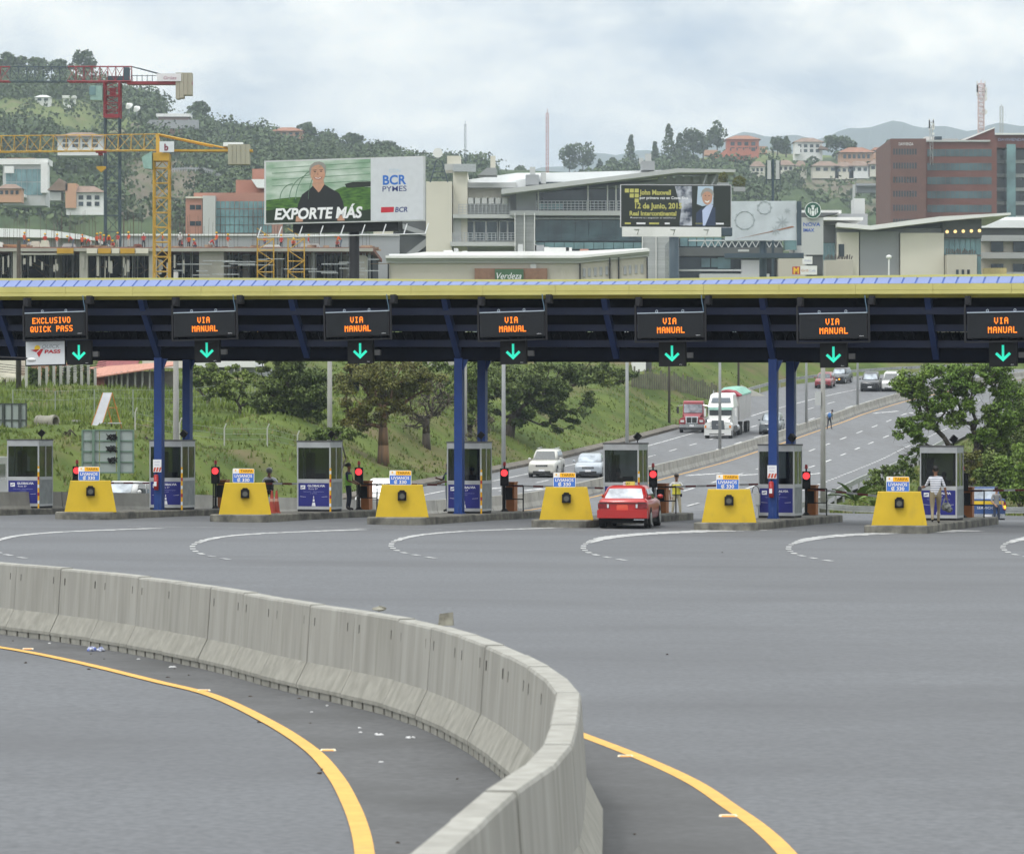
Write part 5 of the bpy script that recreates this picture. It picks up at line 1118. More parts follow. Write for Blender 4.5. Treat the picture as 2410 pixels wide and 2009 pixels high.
# timber, tables and stacks on the deck
for i, (px, w_, h, m, lb_) in enumerate(((-5,26,12,white,'pale box at the left end of the deck'),(35,60,6,mat('timber', (.40,.22,.12), rough=.9, var=.25, scale=1),'low stack of orange timber at the left of the deck'),(84,22,14,cream,'sheaf of upright pale boards on the deck'),(106,20,16,cream,'second sheaf of boards leaning beside the first'),(163,30,8,lgrey,'grey covered stack beside the bending worker'),(325,20,7,rust,'red tarpaulin heap left of the yellow mast'),(640,40,5,white,'white sheets below the first billboard'),(730,46,8,lgrey,'grey pallet stack right of the billboard pole'))):
    t = thing('material_stack', lb_, 'building material', tuple(px2(px, 582, 404+i%3)), 0); b = MB(); n = 4
    for q in range(n): zz = h*.047/n*q; b.box(-w_*.0236+q*.05, w_*.0236-q*.04, -.8, .8, zz, zz+h*.047/n*.92)
    b.build('boards', m, t)
B = Bld('warehouse', 'long low white curved roof behind the construction deck', 'warehouse', 120, 470)
B.poly('roof', roofw, [(-120,534),(0,537),(110,541),(200,553),(222,560),(222,566),(150,560),(-120,556)], 0, 20); B.box('wall', mgrey, -120, 215, 556, 700, 1, 20)
B = Bld('site_wall', 'grey concrete retaining wall behind the construction workers', 'wall', 500, 520); B.box('wall', mgrey, 280, 940, 553, 700, 0, 1); B.box('coping', white, 280, 940, 551, 555, -.3, 1.2)

# --- tower cranes
def lattice(b, p0, p1, w_, n, up=(0,1,0), tri=False, r=.09, chord=.13):
    p0, p1 = Vector(p0), Vector(p1); d = (p1-p0)/n; a = Vector(up).normalized(); c = d.cross(a).normalized()
    offs = [a*w_/2+c*w_/2, a*w_/2-c*w_/2, -a*w_/2-c*w_/2, -a*w_/2+c*w_/2] if not tri else [a*w_/2, -a*w_/2+c*w_*.45, -a*w_/2-c*w_*.45]
    for o in offs: b.bar(p0+o, p1+o, chord)
    m = len(offs)
    for i in range(n):
        q = p0+d*i
        for j in range(m):
            o1, o2 = offs[j], offs[(j+1)%m]; b.bar(q+o1, q+d+o2, r) if i % 2 else b.bar(q+o2, q+d+o1, r); b.bar(q+d+o1, q+d+o2, r)
D = 445; t = thing('tower_crane', 'tower crane with dark lattice mast and red jib and cab section', 'tower crane', tuple(px2(265, 1004.5, D))); k = D/F
x = lambda px: (px-265)*k
z = lambda py: (1004.5-py)*k
b = MB(); lattice(b, (0,0,6), (0,0,z(278)), 34*k, 16, r=.055, chord=.15); b.build('mast', gst, t)
b = MB(); lattice(b, (0,0,z(278)), (0,0,z(193)), 35*k, 5, r=.07, chord=.20); b.box(-18*k,18*k,-1,1,z(279),z(270)); b.box(-6*k,8*k,-.4,.4,z(228),z(208)); b.build('slewing_section', rst, t)
b = MB(); lattice(b, (x(160),0,z(175)), (x(310),0,z(175)), 36*k, 8, up=(0,0,1), tri=True, r=.055, chord=.12); b.build('jib', rst, t)
b = MB(); lattice(b, (x(160),0,z(175)), (x(24),0,z(175)), 35*k, 7, up=(0,0,1), tri=True, r=.045, chord=.08); b.build('jib_section', gst, t)
b = MB(); lattice(b, (x(24),0,z(175)), (x(-160),0,z(175)), 35*k, 8, up=(0,0,1), tri=True, r=.055, chord=.11); b.build('jib_section', rst, t)
MB().box(x(300), x(453), -.8, .8, z(200), z(193)).build('counter_jib', rst, t)
b = MB(); b.bar((x(310),0,z(157)), (x(380),0,z(176)), .10); b.bar((x(325),.3,z(160)), (x(385),.3,z(176)), .10)
for px in range(312, 372, 12): b.bar((x(px),-.8,z(193)), (x(px),-.8,z(178)), .06)
b.bar((x(312),-.8,z(180)), (x(370),-.8,z(180)), .06); b.build('tie_bars', gst, t)
b = MB()
for i in range(4): b.box(x(415+i*9.6), x(424+i*9.6), -.9, .9, z((234,232,225,225)[i]), z(173))
b.build('counterweight', cw, t); s_ = MB().box(x(371), x(428), -1.0, -.9, z(193), z(175)).build('banner', flat('banner_white', (.70,.70,.72)), t); text(s_, 'Grúas', x(402), -1.02, z(189), 8*k, flat('banner_print', (.35,.12,.20)), 30*k, shear=.2)
b = MB(); b.box(x(215), x(243), -1.2, .6, z(238), z(204)); b.build('cab', mat('cab_green', (.26,.40,.36), rough=.4), t); MB().box(x(213), x(228), -1.3, -1.2, z(226), z(206)).build('cab_window', glt, t)
MB().box(x(292), x(305), -.6, .6, z(193), z(160)).box(x(255), x(300), -.5, .5, z(193), z(180)).build('winch_machinery', gst, t)
D = 388; t = thing('tower_crane', 'yellow tower crane with white b plate in front of the construction site', 'tower crane', tuple(px2(381, 1004.5, D))); k = D/F
x = lambda px: (px-381)*k
z = lambda py: (1004.5-py)*k
b = MB(); lattice(b, (0,0,4), (0,0,z(362)), 36*k, 16, r=.065, chord=.14); b.build('mast', yst, t)
b = MB(); b.box(-19*k,19*k,-1,1,z(380),z(362)); b.poly; b.hexa([(-12*k,-.6,z(362)),(2*k,-.6,z(362)),(2*k,.6,z(362)),(-12*k,.6,z(362))], [(-14*k,-.3,z(315)),(-8*k,-.3,z(315)),(-8*k,.3,z(315)),(-14*k,.3,z(315))]); b.build('slewing_section', yst, t)
b = MB(); lattice(b, (x(370),0,z(335)), (x(-180),0,z(341)), 38*k, 18, up=(0,0,1), tri=True, r=.04, chord=.07); b.build('jib', yst, t)
b = MB(); b.hexa([(x(400),-.7,z(357)),(x(595),-.7,z(358)),(x(595),.7,z(358)),(x(400),.7,z(357))], [(x(400),-.7,z(353)),(x(595),-.7,z(353)),(x(595),.7,z(353)),(x(400),.7,z(353))]); b.build('counter_jib', yst, t)
b = MB(); b.bar((x(372),0,z(316)), (x(560),0,z(355)), .14); b.bar((x(372),.4,z(318)), (x(500),.4,z(345)), .12); b.build('tie_bars', yst, t)
b = MB()
for i in range(5): b.box(x(538+i*10.2), x(547.5+i*10.2), -.8, .8, z(388), z(341))
b.build('counterweight', cw, t); MB().box(x(526), x(572), -.5, .5, z(345), z(336)).build('ballast_cover', roofw, t)
s_ = MB().box(x(378), x(412), -1.2, -1.1, z(360), z(335)).build('name_plate', flat('plate_white', (.66,.68,.72)), t); text(s_, 'b', x(394), -1.22, z(356), 15*k, flat('plate_maroon', (.22,.05,.08)), 10*k, bold=.05)
b = MB(); b.hexa([(x(341),-1.2,z(398)),(x(360),-1.2,z(400)),(x(360),.4,z(400)),(x(341),.4,z(398))], [(x(336),-1.2,z(372)),(x(360),-1.2,z(358)),(x(360),.4,z(358)),(x(336),.4,z(372))]); b.build('cab', mat('cab_green', (.26,.40,.36), rough=.4), t)
b = MB().box(x(226), x(250), -.4, .4, z(360), z(354)).box(x(232), x(242), -.3, .3, z(366), z(360)); b.build('trolley', flat('trolley_red', (.25,.03,.03)), t)
b = MB().tube((x(237),0,z(366)), (x(238),0,z(392)), .03, 4); b.build('hoist_rope', blk, t); MB().prism([(x(228),z(392)),(x(249),z(392)),(x(249),z(397)),(x(238.5),z(406)),(x(228),z(397))], -.3, .3).build('hook_block', yst, t)

# --- billboards
def frame_rails(b_, x0, x1, z0, m, n=8):
    b = MB(); b.tube((x0,-1.0,z0),(x1,-1.0,z0),.05,5)
    for i in range(n+1): x_ = x0+(x1-x0)*i/n; b.tube((x_,-1.0,z0),(x_,-.3,z0+.9),.05,5)
    b.build('service_rail', m, b_)
D = 303; t = thing('billboard', 'large billboard with smiling man in dark shirt and pale bank panel', 'billboard', tuple(px2(808, 524, D)), -R(22)); kk = D/F; W = 7.36; H = 5.38
Bx('backing', flat('board_edge', (.55,.56,.57)), t, -W, W, 0, .35, 0, H); Bx('torsion_beam', blk, t, -4.8, 4.9, .3, 1.2, -.75, .1)
colz = MB().tube((.6,.9,-15.5),(.6,.9,-.3),.43,16).build('pole', blk, t, True); frame_rails(t, -7.5, 7.9, -1.15, flat('rail_white', (.55,.56,.57)))
y = -.01; pr = lambda pts, nm, m, dy=0.0: MB().poly([(a*2*W-W, y-dy, (1-c)*H) for a, c in pts][::-1] if sum(pts[i][0]*pts[(i+1)%len(pts)][1]-pts[(i+1)%len(pts)][0]*pts[i][1] for i in range(len(pts))) > 0 else [(a*2*W-W, y-dy, (1-c)*H) for a, c in pts]).build(nm, m, t)
Q = .672
gh = mat('print_greenhouse', (.20,.33,.22), col2=(.55,.62,.56), rough=.5, scale=.35, stretch=(1,1,2.5), contrast=2.2); crop = mat('print_crops', (.02,.07,.015), col2=(.09,.20,.03), rough=.5, scale=2.5, stretch=(.6,1,2.5), contrast=2)
pr([(0.012,.02),(Q,.02),(Q,.98),(0.012,.98)], 'print_backdrop', gh, 0); pr([(0.012,.62),(.20,.58),(.34,.60),(.50,.44),(Q,.46),(Q,.98),(0.012,.98)], 'print_crops', crop, .006)
pr([(.51,.40),(.56,.37),(Q,.37),(Q,.45),(.56,.46),(.52,.46)], 'print_shadow', flat('print_black', (.015,.02,.015)), .010); pr([(0.012,.78),(.24,.74),(.5,.86),(Q,.80),(Q,.98),(0.012,.98)], 'print_foreground', flat('print_dark', (.012,.025,.012)), .010)
b = MB()                                           # hoops of the greenhouse
for cx0, cr in ((.16,.30),(.20,.40),(.10,.20),(.28,.55)):
    P_ = [((cx0+cr*.42-cr*.42*math.cos(R(a)))*2*W-W, y-.008, (1-(.62-cr*1.25*math.sin(R(a))))*H) for a in range(0, 91, 9)]
    for p, q in zip(P_, P_[1:]):
        if p[2] < H*.98 and q[2] < H*.98 and p[0] > -W+.1: b.tube(p, q, .03, 4)
for zz in (.12,.2,.3,.40): b.tube((-W*.9, y-.008, (1-zz)*H), (W*(Q*2-1)-.05, y-.008, (1-zz+.05)*H), .022, 4)
b.build('print_hoops', flat('print_hoop', (.16,.27,.19)), t)
skin = flat('print_skin', (.50,.27,.18), var=.08); shirt = flat('print_shirt', (.012,.014,.016)); hair = flat('print_hair', (.27,.26,.24))
def oval(cx, cz_, rx, rz, n=20): return [(cx+rx*math.cos(2*math.pi*i/n), cz_+rz*math.sin(2*math.pi*i/n)) for i in range(n)]
pr([(.205,.97),(.215,.70),(.24,.55),(.29,.46),(.315,.40),(.385,.40),(.42,.46),(.475,.54),(.50,.68),(.515,.97)], 'print_shirt', shirt, .02); pr([(.305,.40),(.315,.30),(.375,.30),(.382,.40),(.355,.50),(.345,.52)], 'print_neck', skin, .024)
pr([(.288,.24),(.286,.15),(.298,.085),(.32,.045),(.35,.035),(.378,.06),(.392,.11),(.392,.20),(.388,.25),(.380,.16),(.365,.105),(.345,.085),(.32,.10),(.301,.14),(.296,.25)], 'print_hair', hair, .033); pr(oval(.341,.215,.048,.155), 'print_face', skin, .03); pr([(.312,.275),(.325,.315),(.345,.325),(.363,.312),(.372,.27),(.345,.29)], 'print_smile', flat('print_lips', (.32,.13,.10)), .034); pr([(.322,.283),(.345,.300),(.362,.281),(.358,.296),(.345,.306),(.328,.298)], 'print_teeth', flat('print_teeth', (.8,.78,.75)), .038)
ft = flat('print_feature', (.10,.06,.05))
for ex_ in (.322,.362): pr(oval(ex_,.192,.008,.010,8), 'print_eye', ft, .036); pr([(ex_-.012,.165),(ex_+.012,.162),(ex_+.012,.172),(ex_-.012,.175)], 'print_brow', ft, .036)
pr([(.340,.20),(.348,.245),(.334,.247)], 'print_nose', flat('print_skin_shade', (.36,.18,.12)), .034)
pr([(.20,.97),(.205,.88),(.25,.90),(.245,.97)], 'print_arm', skin, .030); pr([(.465,.97),(.46,.90),(.505,.88),(.51,.97)], 'print_arm', skin, .030)
text(t, 'EXPORTE MÁS', (.055+.64)/2*2*W-W-.05, y-.05, H*.075, .92, whp, 8.15, shear=.15, bold=.035)
Bx('bank_panel', flat('panel_lavender', (.58,.60,.64)), t, (Q*2-1)*W, W-.05, -.02, .0, .08, H-.06)
cb_ = flat('bank_blue', (.03,.15,.52)); cn = flat('bank_navy', (.02,.035,.18)); xc = (Q+.148)*2*W-W
text(t, 'CON', xc, -.03, H*.76, .30, flat('bank_pale', (.42,.55,.66)), 1.05); text(t, 'BCR', xc, -.03, H*.575, .78, cb_, 2.15, bold=.03); text(t, 'PYMES', xc, -.03, H*.465, .46, cn, 2.2, bold=.005)
MB().poly([(xc-1.25,-.03,H*.14),(xc-.08,-.03,H*.145),(xc-.05,-.03,H*.225),(xc-1.22,-.03,H*.225)]).build('bank_bar', flat('bank_red', (.50,.02,.04)), t); text(t, 'BCR', xc+.62, -.03, H*.145, .42, cn, 1.15, shear=.15, bold=.02)

D = 400; t = thing('billboard', 'black billboard with gold text and a smiling grey-haired man in a suit', 'billboard', tuple(px2(1591, 534, D)), R(4)); W = 6.1; H = 4.6; y = -.01
Bx('backing', flat('board_edge2', (.50,.50,.52)), t, -W-.08, W+.08, 0, .5, -.08, H+.08); Bx('catwalk', white, t, -W, W-1.2, -1.1, -.95, -1.15, -.08); MB().tube((-.1,1,-16),(-.1,1,-.2),.55,14).build('pole', gst, t, True); Bx('side_truss', gst, t, W-1.2, W+.1, -.6, 1.0, -1.0, -.1)
for px_ in (-4.4,-.4,3.3): MB().tube((px_,-2.2,-.5),(px_,-1,-.9),.05,5).ell((px_-.2,-2.2,-.4),.35,.2,.15,8,5).build('floodlight', lgrey, t)
pr([(0,0),(1,0),(1,1),(0,1)], 'print_ground', flat('print_black', (.015,.02,.015)), 0)
bk = mat('print_books', (.02,.03,.06), col2=(.50,.52,.58), rough=.5, scale=.9, contrast=3); pr([(.49,.02),(.645,.02),(.645,.97),(.53,.97),(.545,.6)], 'print_collage', bk, .006); pr([(.70,.02),(.84,.02),(.84,.45),(.74,.50),(.69,.45)], 'print_light', flat('print_sky', (.45,.55,.66)), .006)
suit = flat('print_suit', (.03,.045,.09)); pr([(.68,.97),(.685,.66),(.73,.55),(.79,.50),(.86,.53),(.86,.97)], 'print_suit', suit, .012); pr([(.745,.97),(.74,.60),(.775,.50),(.815,.45),(.84,.47),(.80,.75),(.765,.97)], 'print_shirt', flat('print_pale_blue', (.48,.55,.75)), .016)
pr([(.728,.30),(.727,.20),(.742,.11),(.77,.06),(.80,.06),(.832,.11),(.846,.20),(.845,.30),(.83,.22),(.81,.16),(.785,.145),(.76,.16),(.742,.22)], 'print_hair', flat('print_hair2', (.30,.29,.27)), .026); pr(oval(.785,.28,.047,.19), 'print_face', skin, .022); pr([(.76,.36),(.785,.385),(.808,.355),(.80,.40),(.785,.415),(.768,.40)], 'print_smile', flat('print_teeth', (.8,.78,.75)), .028)
for ex_ in (.768,.802): pr(oval(ex_,.25,.007,.012,8), 'print_eye', ft, .028)
gold = flat('print_gold', (.50,.47,.12))
text(t, 'John Maxwell', (.31*2-1)*W, y-.01, H*.77, .55, gold, 3.5, bold=.03); text(t, 'por primera vez en Costa Rica', (.39*2-1)*W, y-.012, H*.665, .30, whp, 5.4, bold=.02); text(t, '12 de Junio, 2015', (.34*2-1)*W, y-.01, H*.44, .62, gold, 5.2, bold=.03); text(t, 'Real Intercontinental', (.29*2-1)*W, y-.01, H*.27, .50, gold, 5.2, bold=.03); text(t, 'Reserve su espacio al teléfono', (.29*2-1)*W, y-.01, H*.20, .16, whp, 5.0)
for i, (a, w_) in enumerate(((.06,.06),(.18,.09),(.30,.10),(.42,.05),(.72,.09),(.90,.08))): Bx('sponsor_logo', whp if i % 2 else gold, t, (a*2-1)*W-w_*W*.9, (a*2-1)*W+w_*W*.9, y-.012, y-.006, H*.06, H*.10)
for i, (a, c) in enumerate(((0,0),(1,0),(2,0),(1,1),(2,1),(2,2))): Bx('gold_tile', gold, t, -W+.40+a*.55, -W+.85+a*.55, y-.012, y-.006, H*.82-c*.55, H*.82-c*.55+.42)
D = 440; t = thing('billboard', 'pale silver billboard with embossed flowers, partly behind the black billboard', 'billboard', tuple(px2(1795, 566, D)), -R(6)); W = 4.6; H = 4.8
slvp = mat('silver_print', (.50,.54,.57), rough=.4, var=.12, scale=.5); emb = flat('silver_relief', (.36,.40,.42), .5); Bx('panel', slvp, t, -W, W-.5, 0, .4, 0, H); Bx('side_truss', gst, t, W-.45, W+.1, -.3, 1.0, -.6, H-.1); MB().tube((0,1,-16),(0,1,0),.45,12).build('pole', gst, t); Bx('service_platform', gst, t, -W, W+.4, -1.4, .2, -2.2, -1.6)
for cx, cz__, r, n in ((-2.2,2.5,1.15,10),(2.4,2.2,.9,8),(.2,4.0,.8,9),(3.0,3.6,.45,7),(1.6,1.2,.7,8)):
    b = MB()
    if n > 8:
        for i in range(n): a = 6.283*i/n; b.ell((cx+r*math.cos(a), 0, cz__+r*math.sin(a)*.95), .19,.05,.16, 7, 4)
        b.path([(cx+r*math.cos(6.283*i/16), -.02, cz__+r*.95*math.sin(6.283*i/16)) for i in range(17)], .05, 4)
    else:
        for i in range(n): a = 6.283*i/n; b.poly([(cx,-.04,cz__),(cx+r*.5*math.cos(a-.25),-.03,cz__+r*.5*math.sin(a-.25)),(cx+r*math.cos(a),-.02,cz__+r*math.sin(a)),(cx+r*.5*math.cos(a+.25),-.03,cz__+r*.5*math.sin(a+.25))])
    b.build('embossed_flower', emb, t)
MB().poly([(-3.6,-.03,.1),(3.9,-.03,1.6),(3.6,-.03,1.75),(.5,-.03,1.0)]).build('print_twig', flat('print_copper', (.30,.14,.08)), t)

# --- masts
def mast(label, px, py0, py1, d, w_, m, m2=None, n=14, grp=None):
    p = px2(px, py1, d); h = (py1-py0)/F*d; t = thing('antenna_mast', label, 'antenna', tuple(p), 0, grp); b = MB(); lattice(b, (0,0,-6), (0,0,h*.92), w_, n, r=w_*.09, chord=w_*.12); b.tube((0,0,h*.92), (0,0,h), w_*.08, 4); b.build('lattice', m, t)
    if m2:
        b = MB()
        for z_ in (.35,.62,.72,.8): b.tube((w_*.6,-.6,h*z_),(w_*.6,-.3,h*z_),w_*.5,10)
        b.build('dishes', m2, t)
        b = MB()
        for z_ in (.75,.82,.9):
            for s in (-1,1): b.box(s*w_*.7-.15, s*w_*.7+.15, -.2, .2, h*z_-1.0, h*z_+1.0)
        b.build('panel_antennas', m2, t)
    return t
mast('red and white lattice mast with dishes behind the brick tower', 2309, 188, 305, 980, 1.5, flat('mast_pale', (.62,.50,.50)), white, 18)
mast('thin red and white mast on the skyline above the slanting roof', 1288, 256, 400, 1300, .9, flat('mast_red', (.45,.16,.13)), None, 16); mast('very thin grey mast on the skyline right of the dish antenna', 1095, 284, 400, 1300, .6, gst, None, 12); mast('thin pale mast right of the tall lattice mast', 2357, 245, 315, 1000, .8, lgrey, None, 8); mast('short panel antenna on the brick tower roof', 2192, 285, 332, 900, .7, lgrey, white, 5)
t = thing('phone_mast', 'dark phone mast with three tall panel antennas behind the silver billboard', 'antenna', tuple(px2(1819, 480, 445))); k = 445/F
MB().tube((0,0,-22),(0,0,105*k),.16,8).build('pole', gst, t)
for i, px in enumerate((-9,11,14)): MB().box((px-4)*k, (px+4)*k, -.3+i*.2, .0+i*.2, 58*k, 102*k).build('panel_antenna', lgrey, t)
b = MB().bar((-.9,0,3.0),(.9,0,3.0),.08).bar((-.9,0,5.0),(.9,0,5.0),.08)
for x_ in (-.8,.5,.9): b.tube((x_,0,2.4),(x_,0,5.4),.05,5)
b.build('antenna_brackets', gst, t)

# --- houses on the hills
def house(label, px0, px1, py0, py1, d, wall, rf, nx=3, ny=1, roofh=.32, grp='houses on the hills', glassy=False, ov=.06):
    """wall box, hipped roof, windows; py0 top of roof, py1 foot of wall"""
    w_ = px1-px0; B = Bld('hillside_house', label, 'house', (px0+px1)/2, d, 0, grp); e = py0+(py1-py0)*roofh; dep = w_*B.k*.7
    B.box('wall', wall, px0+w_*ov, px1-w_*ov, e, py1+14, 0, dep)
    if rf is not None:
        x0, x1, ze, zt = B.x(px0), B.x(px1), B.z(e), B.z(py0); o = dep*.12
        MB().add([(x0,-o,ze),(x1,-o,ze),(x1,dep+o,ze),(x0,dep+o,ze),(x0+(x1-x0)*.32,dep*.45,zt),(x0+(x1-x0)*.68,dep*.45,zt)], [(0,3,2,1),(0,1,5,4),(1,2,5),(2,3,4,5),(3,0,4)]).build('roof', rf, B.t)
    else: B.box('roof', white, px0, px1, py0, e, -1, dep)
    B.wins(glt if glassy else gld, px0+w_*.12, px1-w_*.12, e+(py1-e)*.12, py1-(py1-e)*.12, nx, ny, None, .42 if not glassy else .08, y=-.1); return B
house('white hill house with brown roof seen through the yellow jib', 128, 250, 309, 352, 1220, white, tileg, 4, 2, .30)
B = house('modern white house with tall blue glass at the left edge', 0, 114, 374, 470, 1040, lgrey, None, 7, 2, .14, glassy=True); B.box('white_frame', white, 98, 114, 383, 455, -2, 2); B.box('white_panel', white, 12, 34, 392, 408, -1.5, 1); B.box('terrace', white, -20, 64, 460, 467, -6, 1); B.box('roof', tile, 14, 80, 371, 377, 2, 10)
B = house('villa with brown tiled roof and arched white balcony beside the blue mast', 150, 250, 436, 492, 1020, white, tileg, 4, 2, .30); B.box('wall', peach, 155, 180, 432, 490, -1, 6); B.box('wall', lgrey, 117, 144, 452, 472, 0, 8); B.poly('roof', tileg, [(112,448),(140,420),(160,432),(160,450)], -1, 8)
house('small tiled house at the bottom left corner of the hill', -10, 54, 432, 462, 1000, peach, tileg, 4, 1, .4)
house('peach house with orange roof on the left ridge', 637, 716, 298, 328, 1690, peach, tile, 4, 2, .36); house('low orange roof peeking over the ridge behind the first billboard', 863, 902, 362, 376, 1700, peach, tile, 2, 1, .6)
house('low white building among trees high on the left hill', 80, 121, 223, 240, 1600, white, roofw, 2, 1, .35); house('small white building right of the low white one, high on the left hill', 147, 178, 225, 246, 1600, white, None, 2, 1, .3)
B = house('unfinished brown house with flat roof high on the left hill', 368, 448, 268, 304, 1560, mat('wall_brown', (.20,.12,.09)), None, 3, 1, .2); B.box('terrace_wall', mgrey, 350, 470, 286, 306, -8, -4)
for px, py, lb_ in ((304,250,'larger white dish antenna on the hill right of the red mast'),(322,257,'smaller white dish antenna on the hill right of the red mast')):
    t = thing('satellite_dish', lb_, 'dish antenna', tuple(px2(px, py, 1540))); MB().tube((0,0,0),(-.6,-1,.9),1.7,14,.5).build('dish', white, t); MB().tube((0,0,-3),(0,0,0),.2,6).build('stand', mgrey, t)
B = house('big coral red house with orange roof on the right hill', 1706, 1791, 317, 362, 1900, coral, tile, 4, 2, .25); B.poly('terrace_wall', coral, [(1664,385),(1710,352),(1760,352),(1760,368),(1700,372),(1664,392)], -8, -3); B.box('wing', peach, 1785, 1806, 344, 360, 2, 12); B.box('wing', peach, 1660, 1690, 352, 364, 4, 14)
for i in range(5): B.box('window', gld, 1716+i*15, 1719+i*15, 352-i, 358-i, -8.3, -8)
B = house('white villa with brown hipped roof on the right hill', 1866, 1940, 323, 364, 1900, white, tileg, 4, 2, .28); B.box('wing', white, 1870, 1882, 345, 364, -4, 2); B.poly('roof', tileg, [(1924,352),(1930,344),(1946,350),(1948,354)], -4, 2)
B = house('peach house with orange roof right of the white villa', 1972, 2060, 345, 378, 1880, peach, tile, 6, 1, .42); house('tiled house half behind the brick tower', 2050, 2080, 346, 360, 1900, peach, tile, 2, 1, .5)
for px0, px1, py0, lb_ in ((1764,1802,379,'cream house with tall arched windows, left end of the tiled row'),(1826,1872,376,'second pink roofed house of the tiled row'),(1870,1900,378,'narrow pink roofed house in the tiled row'),(1908,1978,378,'long pink roofed house in the middle of the tiled row'),(1962,2012,380,'pink roofed house with dark porch in the tiled row'),(1995,2050,378,'house with pale columns in the tiled row'),(2040,2100,374,'large roofed house at the right end of the tiled row')):
    house(lb_, px0, px1, py0, py0+28, 1700, cream if px0 != 1995 else white, tileg, 3, 1, .46)
B = Bld('concrete_viaduct', 'grey concrete slab with a pale pillar on the right hill', 'viaduct', 2050, 1500); B.box('slab', mgrey, 2016, 2110, 432, 437, 0, 8); B.box('pillar', lgrey, 2008, 2013, 434, 470, 0, 3); B.box('wall', mgrey, 2018, 2100, 437, 452, 4, 8)
b = Bld('hill_fence', 'grey fence line running down the bare earth slope on the left', 'fence', 430, 1280); m = MB(); P_ = [(405,396),(440,394),(480,396),(505,402),(520,412),(535,430),(548,445)]
for p, q in zip(P_, P_[1:]):
    for i in range(6): u = i/6; px, py = p[0]+(q[0]-p[0])*u, p[1]+(q[1]-p[1])*u; m.box(b.x(px)-.12, b.x(px)+.12, 0, .25, b.z(py+9), b.z(py-2))
    m.hexa([(b.x(p[0]),.05,b.z(p[1]+4)),(b.x(q[0]),.05,b.z(q[1]+4)),(b.x(q[0]),.2,b.z(q[1]+4)),(b.x(p[0]),.2,b.z(p[1]+4))], [(b.x(p[0]),.05,b.z(p[1])),(b.x(q[0]),.05,b.z(q[1])),(b.x(q[0]),.2,b.z(q[1])),(b.x(p[0]),.2,b.z(p[1]))])
m.build('palings', mgrey, b.t)['kind'] = 'stuff'
# ---------------------------------------------------------------- walls, rails, posts along the highway
medm = mat('median_concrete', (.27,.26,.235), col2=(.36,.35,.31), rough=.9, scale=1.2, detail=8, coords='World', bump=.3, dirt=((.17,.165,.15), .8, (1,1,.4), .5, .78))
med = thing('median_wall', 'long grey concrete wall dividing the two carriageways', 'wall', (0,0,0))
Ys = [104]
while Ys[-1] < 455: Ys.append(Ys[-1]+(6.0 if Ys[-1] < 420 else 4))
def lat(Y): h = float(Hd(Y)); return math.cos(h), -math.sin(h)
mp_ = [(-.26,0),(-.26,.10),(-.14,.34),(-.10,.84),(.10,.84),(.14,.34),(.26,.10),(.26,0)]
for Ya, Yb in zip(Ys, Ys[1:]):
    rr = []
    for Y in (Ya+.03, Yb-.03):
        X = float(Xm(Y)); cx, cy = lat(Y); z = float(Az(X, Y)); rr.append([(X+a*cx, Y+a*cy, z-.02+q) for a, q in mp_])
    MB().loft(rr).build('wall_panel', medm, med)
kerb = thing('road_kerb', 'low dark kerb where the left bank meets the highway', 'kerb', (0,0,0)); kerb['kind'] = 'structure'; del kerb['category']
b = MB(); Yk = np.arange(110, 330, 5.0)
for Ya, Yb in zip(Yk, Yk[1:]):
    P_ = []
    for Y in (Ya, Yb):
        for o in (-.9, -.25): X = float(at(float(tl(Y))+o, Y)); P_.append((X, Y, float(Az(X, Y))))
    a, c, d, e = P_; b.hexa([(a[0],a[1],a[2]-.1),(c[0],c[1],c[2]-.1),(e[0],e[1],e[2]-.1),(d[0],d[1],d[2]-.1)], [(a[0],a[1],a[2]+.32),(c[0],c[1],c[2]+.16),(e[0],e[1],e[2]+.16),(d[0],d[1],d[2]+.32)])
b.build('kerb_stones', mat('kerb_dark', (.13,.115,.095), rough=.95, var=.3, scale=1.5, coords='World'), kerb)
def guard(label, pts, zf, hgt=.72, sp_=4.0):
    t = thing('guard_rail', label, 'guard rail', (0,0,0)); pts = [(p[0], p[1], zf(*p)) for p in pts]; b = MB()
    for p, q in zip(pts, pts[1:]):
        dx, dy = q[0]-p[0], q[1]-p[1]; k = math.hypot(dx, dy); nx, ny = dy/k*.05, -dx/k*.05
        for z0, z1, o in ((hgt-.30,hgt-.22,1),(hgt-.22,hgt-.17,.2),(hgt-.17,hgt-.09,1.1),(hgt-.09,hgt-.05,.2),(hgt-.05,hgt+.02,1)):
            b.hexa([(p[0]-nx*.5,p[1]-ny*.5,p[2]+z0),(p[0]+nx*o,p[1]+ny*o,p[2]+z0),(q[0]+nx*o,q[1]+ny*o,q[2]+z0),(q[0]-nx*.5,q[1]-ny*.5,q[2]+z0)][::-1], [(p[0]-nx*.5,p[1]-ny*.5,p[2]+z1),(p[0]+nx*o,p[1]+ny*o,p[2]+z1),(q[0]+nx*o,q[1]+ny*o,q[2]+z1),(q[0]-nx*.5,q[1]-ny*.5,q[2]+z1)][::-1])
    b.build('rail', gal, t); dist_ = 0
    for p, q in zip(pts, pts[1:]):
        n = max(1, int(round(math.dist(p[:2], q[:2])/sp_)))
        for i in range(n): u = i/n; x, y, z = (p[j]+(q[j]-p[j])*u for j in range(3)); MB().box(x-.055, x+.055, y+.05, y+.16, z-.4, z+hgt-.02).build('post', gal, t)
    return t
gal = mat('galvanised', (.36,.37,.36), rough=.55, metal=.3, var=.2, scale=2, coords='World')
fz = lambda X, Y: float(zg(X, Y))+.15
guard('dull galvanised guard rail along the far side of the highway merge', [(float(at(14.6, Y)), Y) for Y in np.arange(184, 290, 8.0)], lambda X, Y: float(Az(X, Y))-.02)
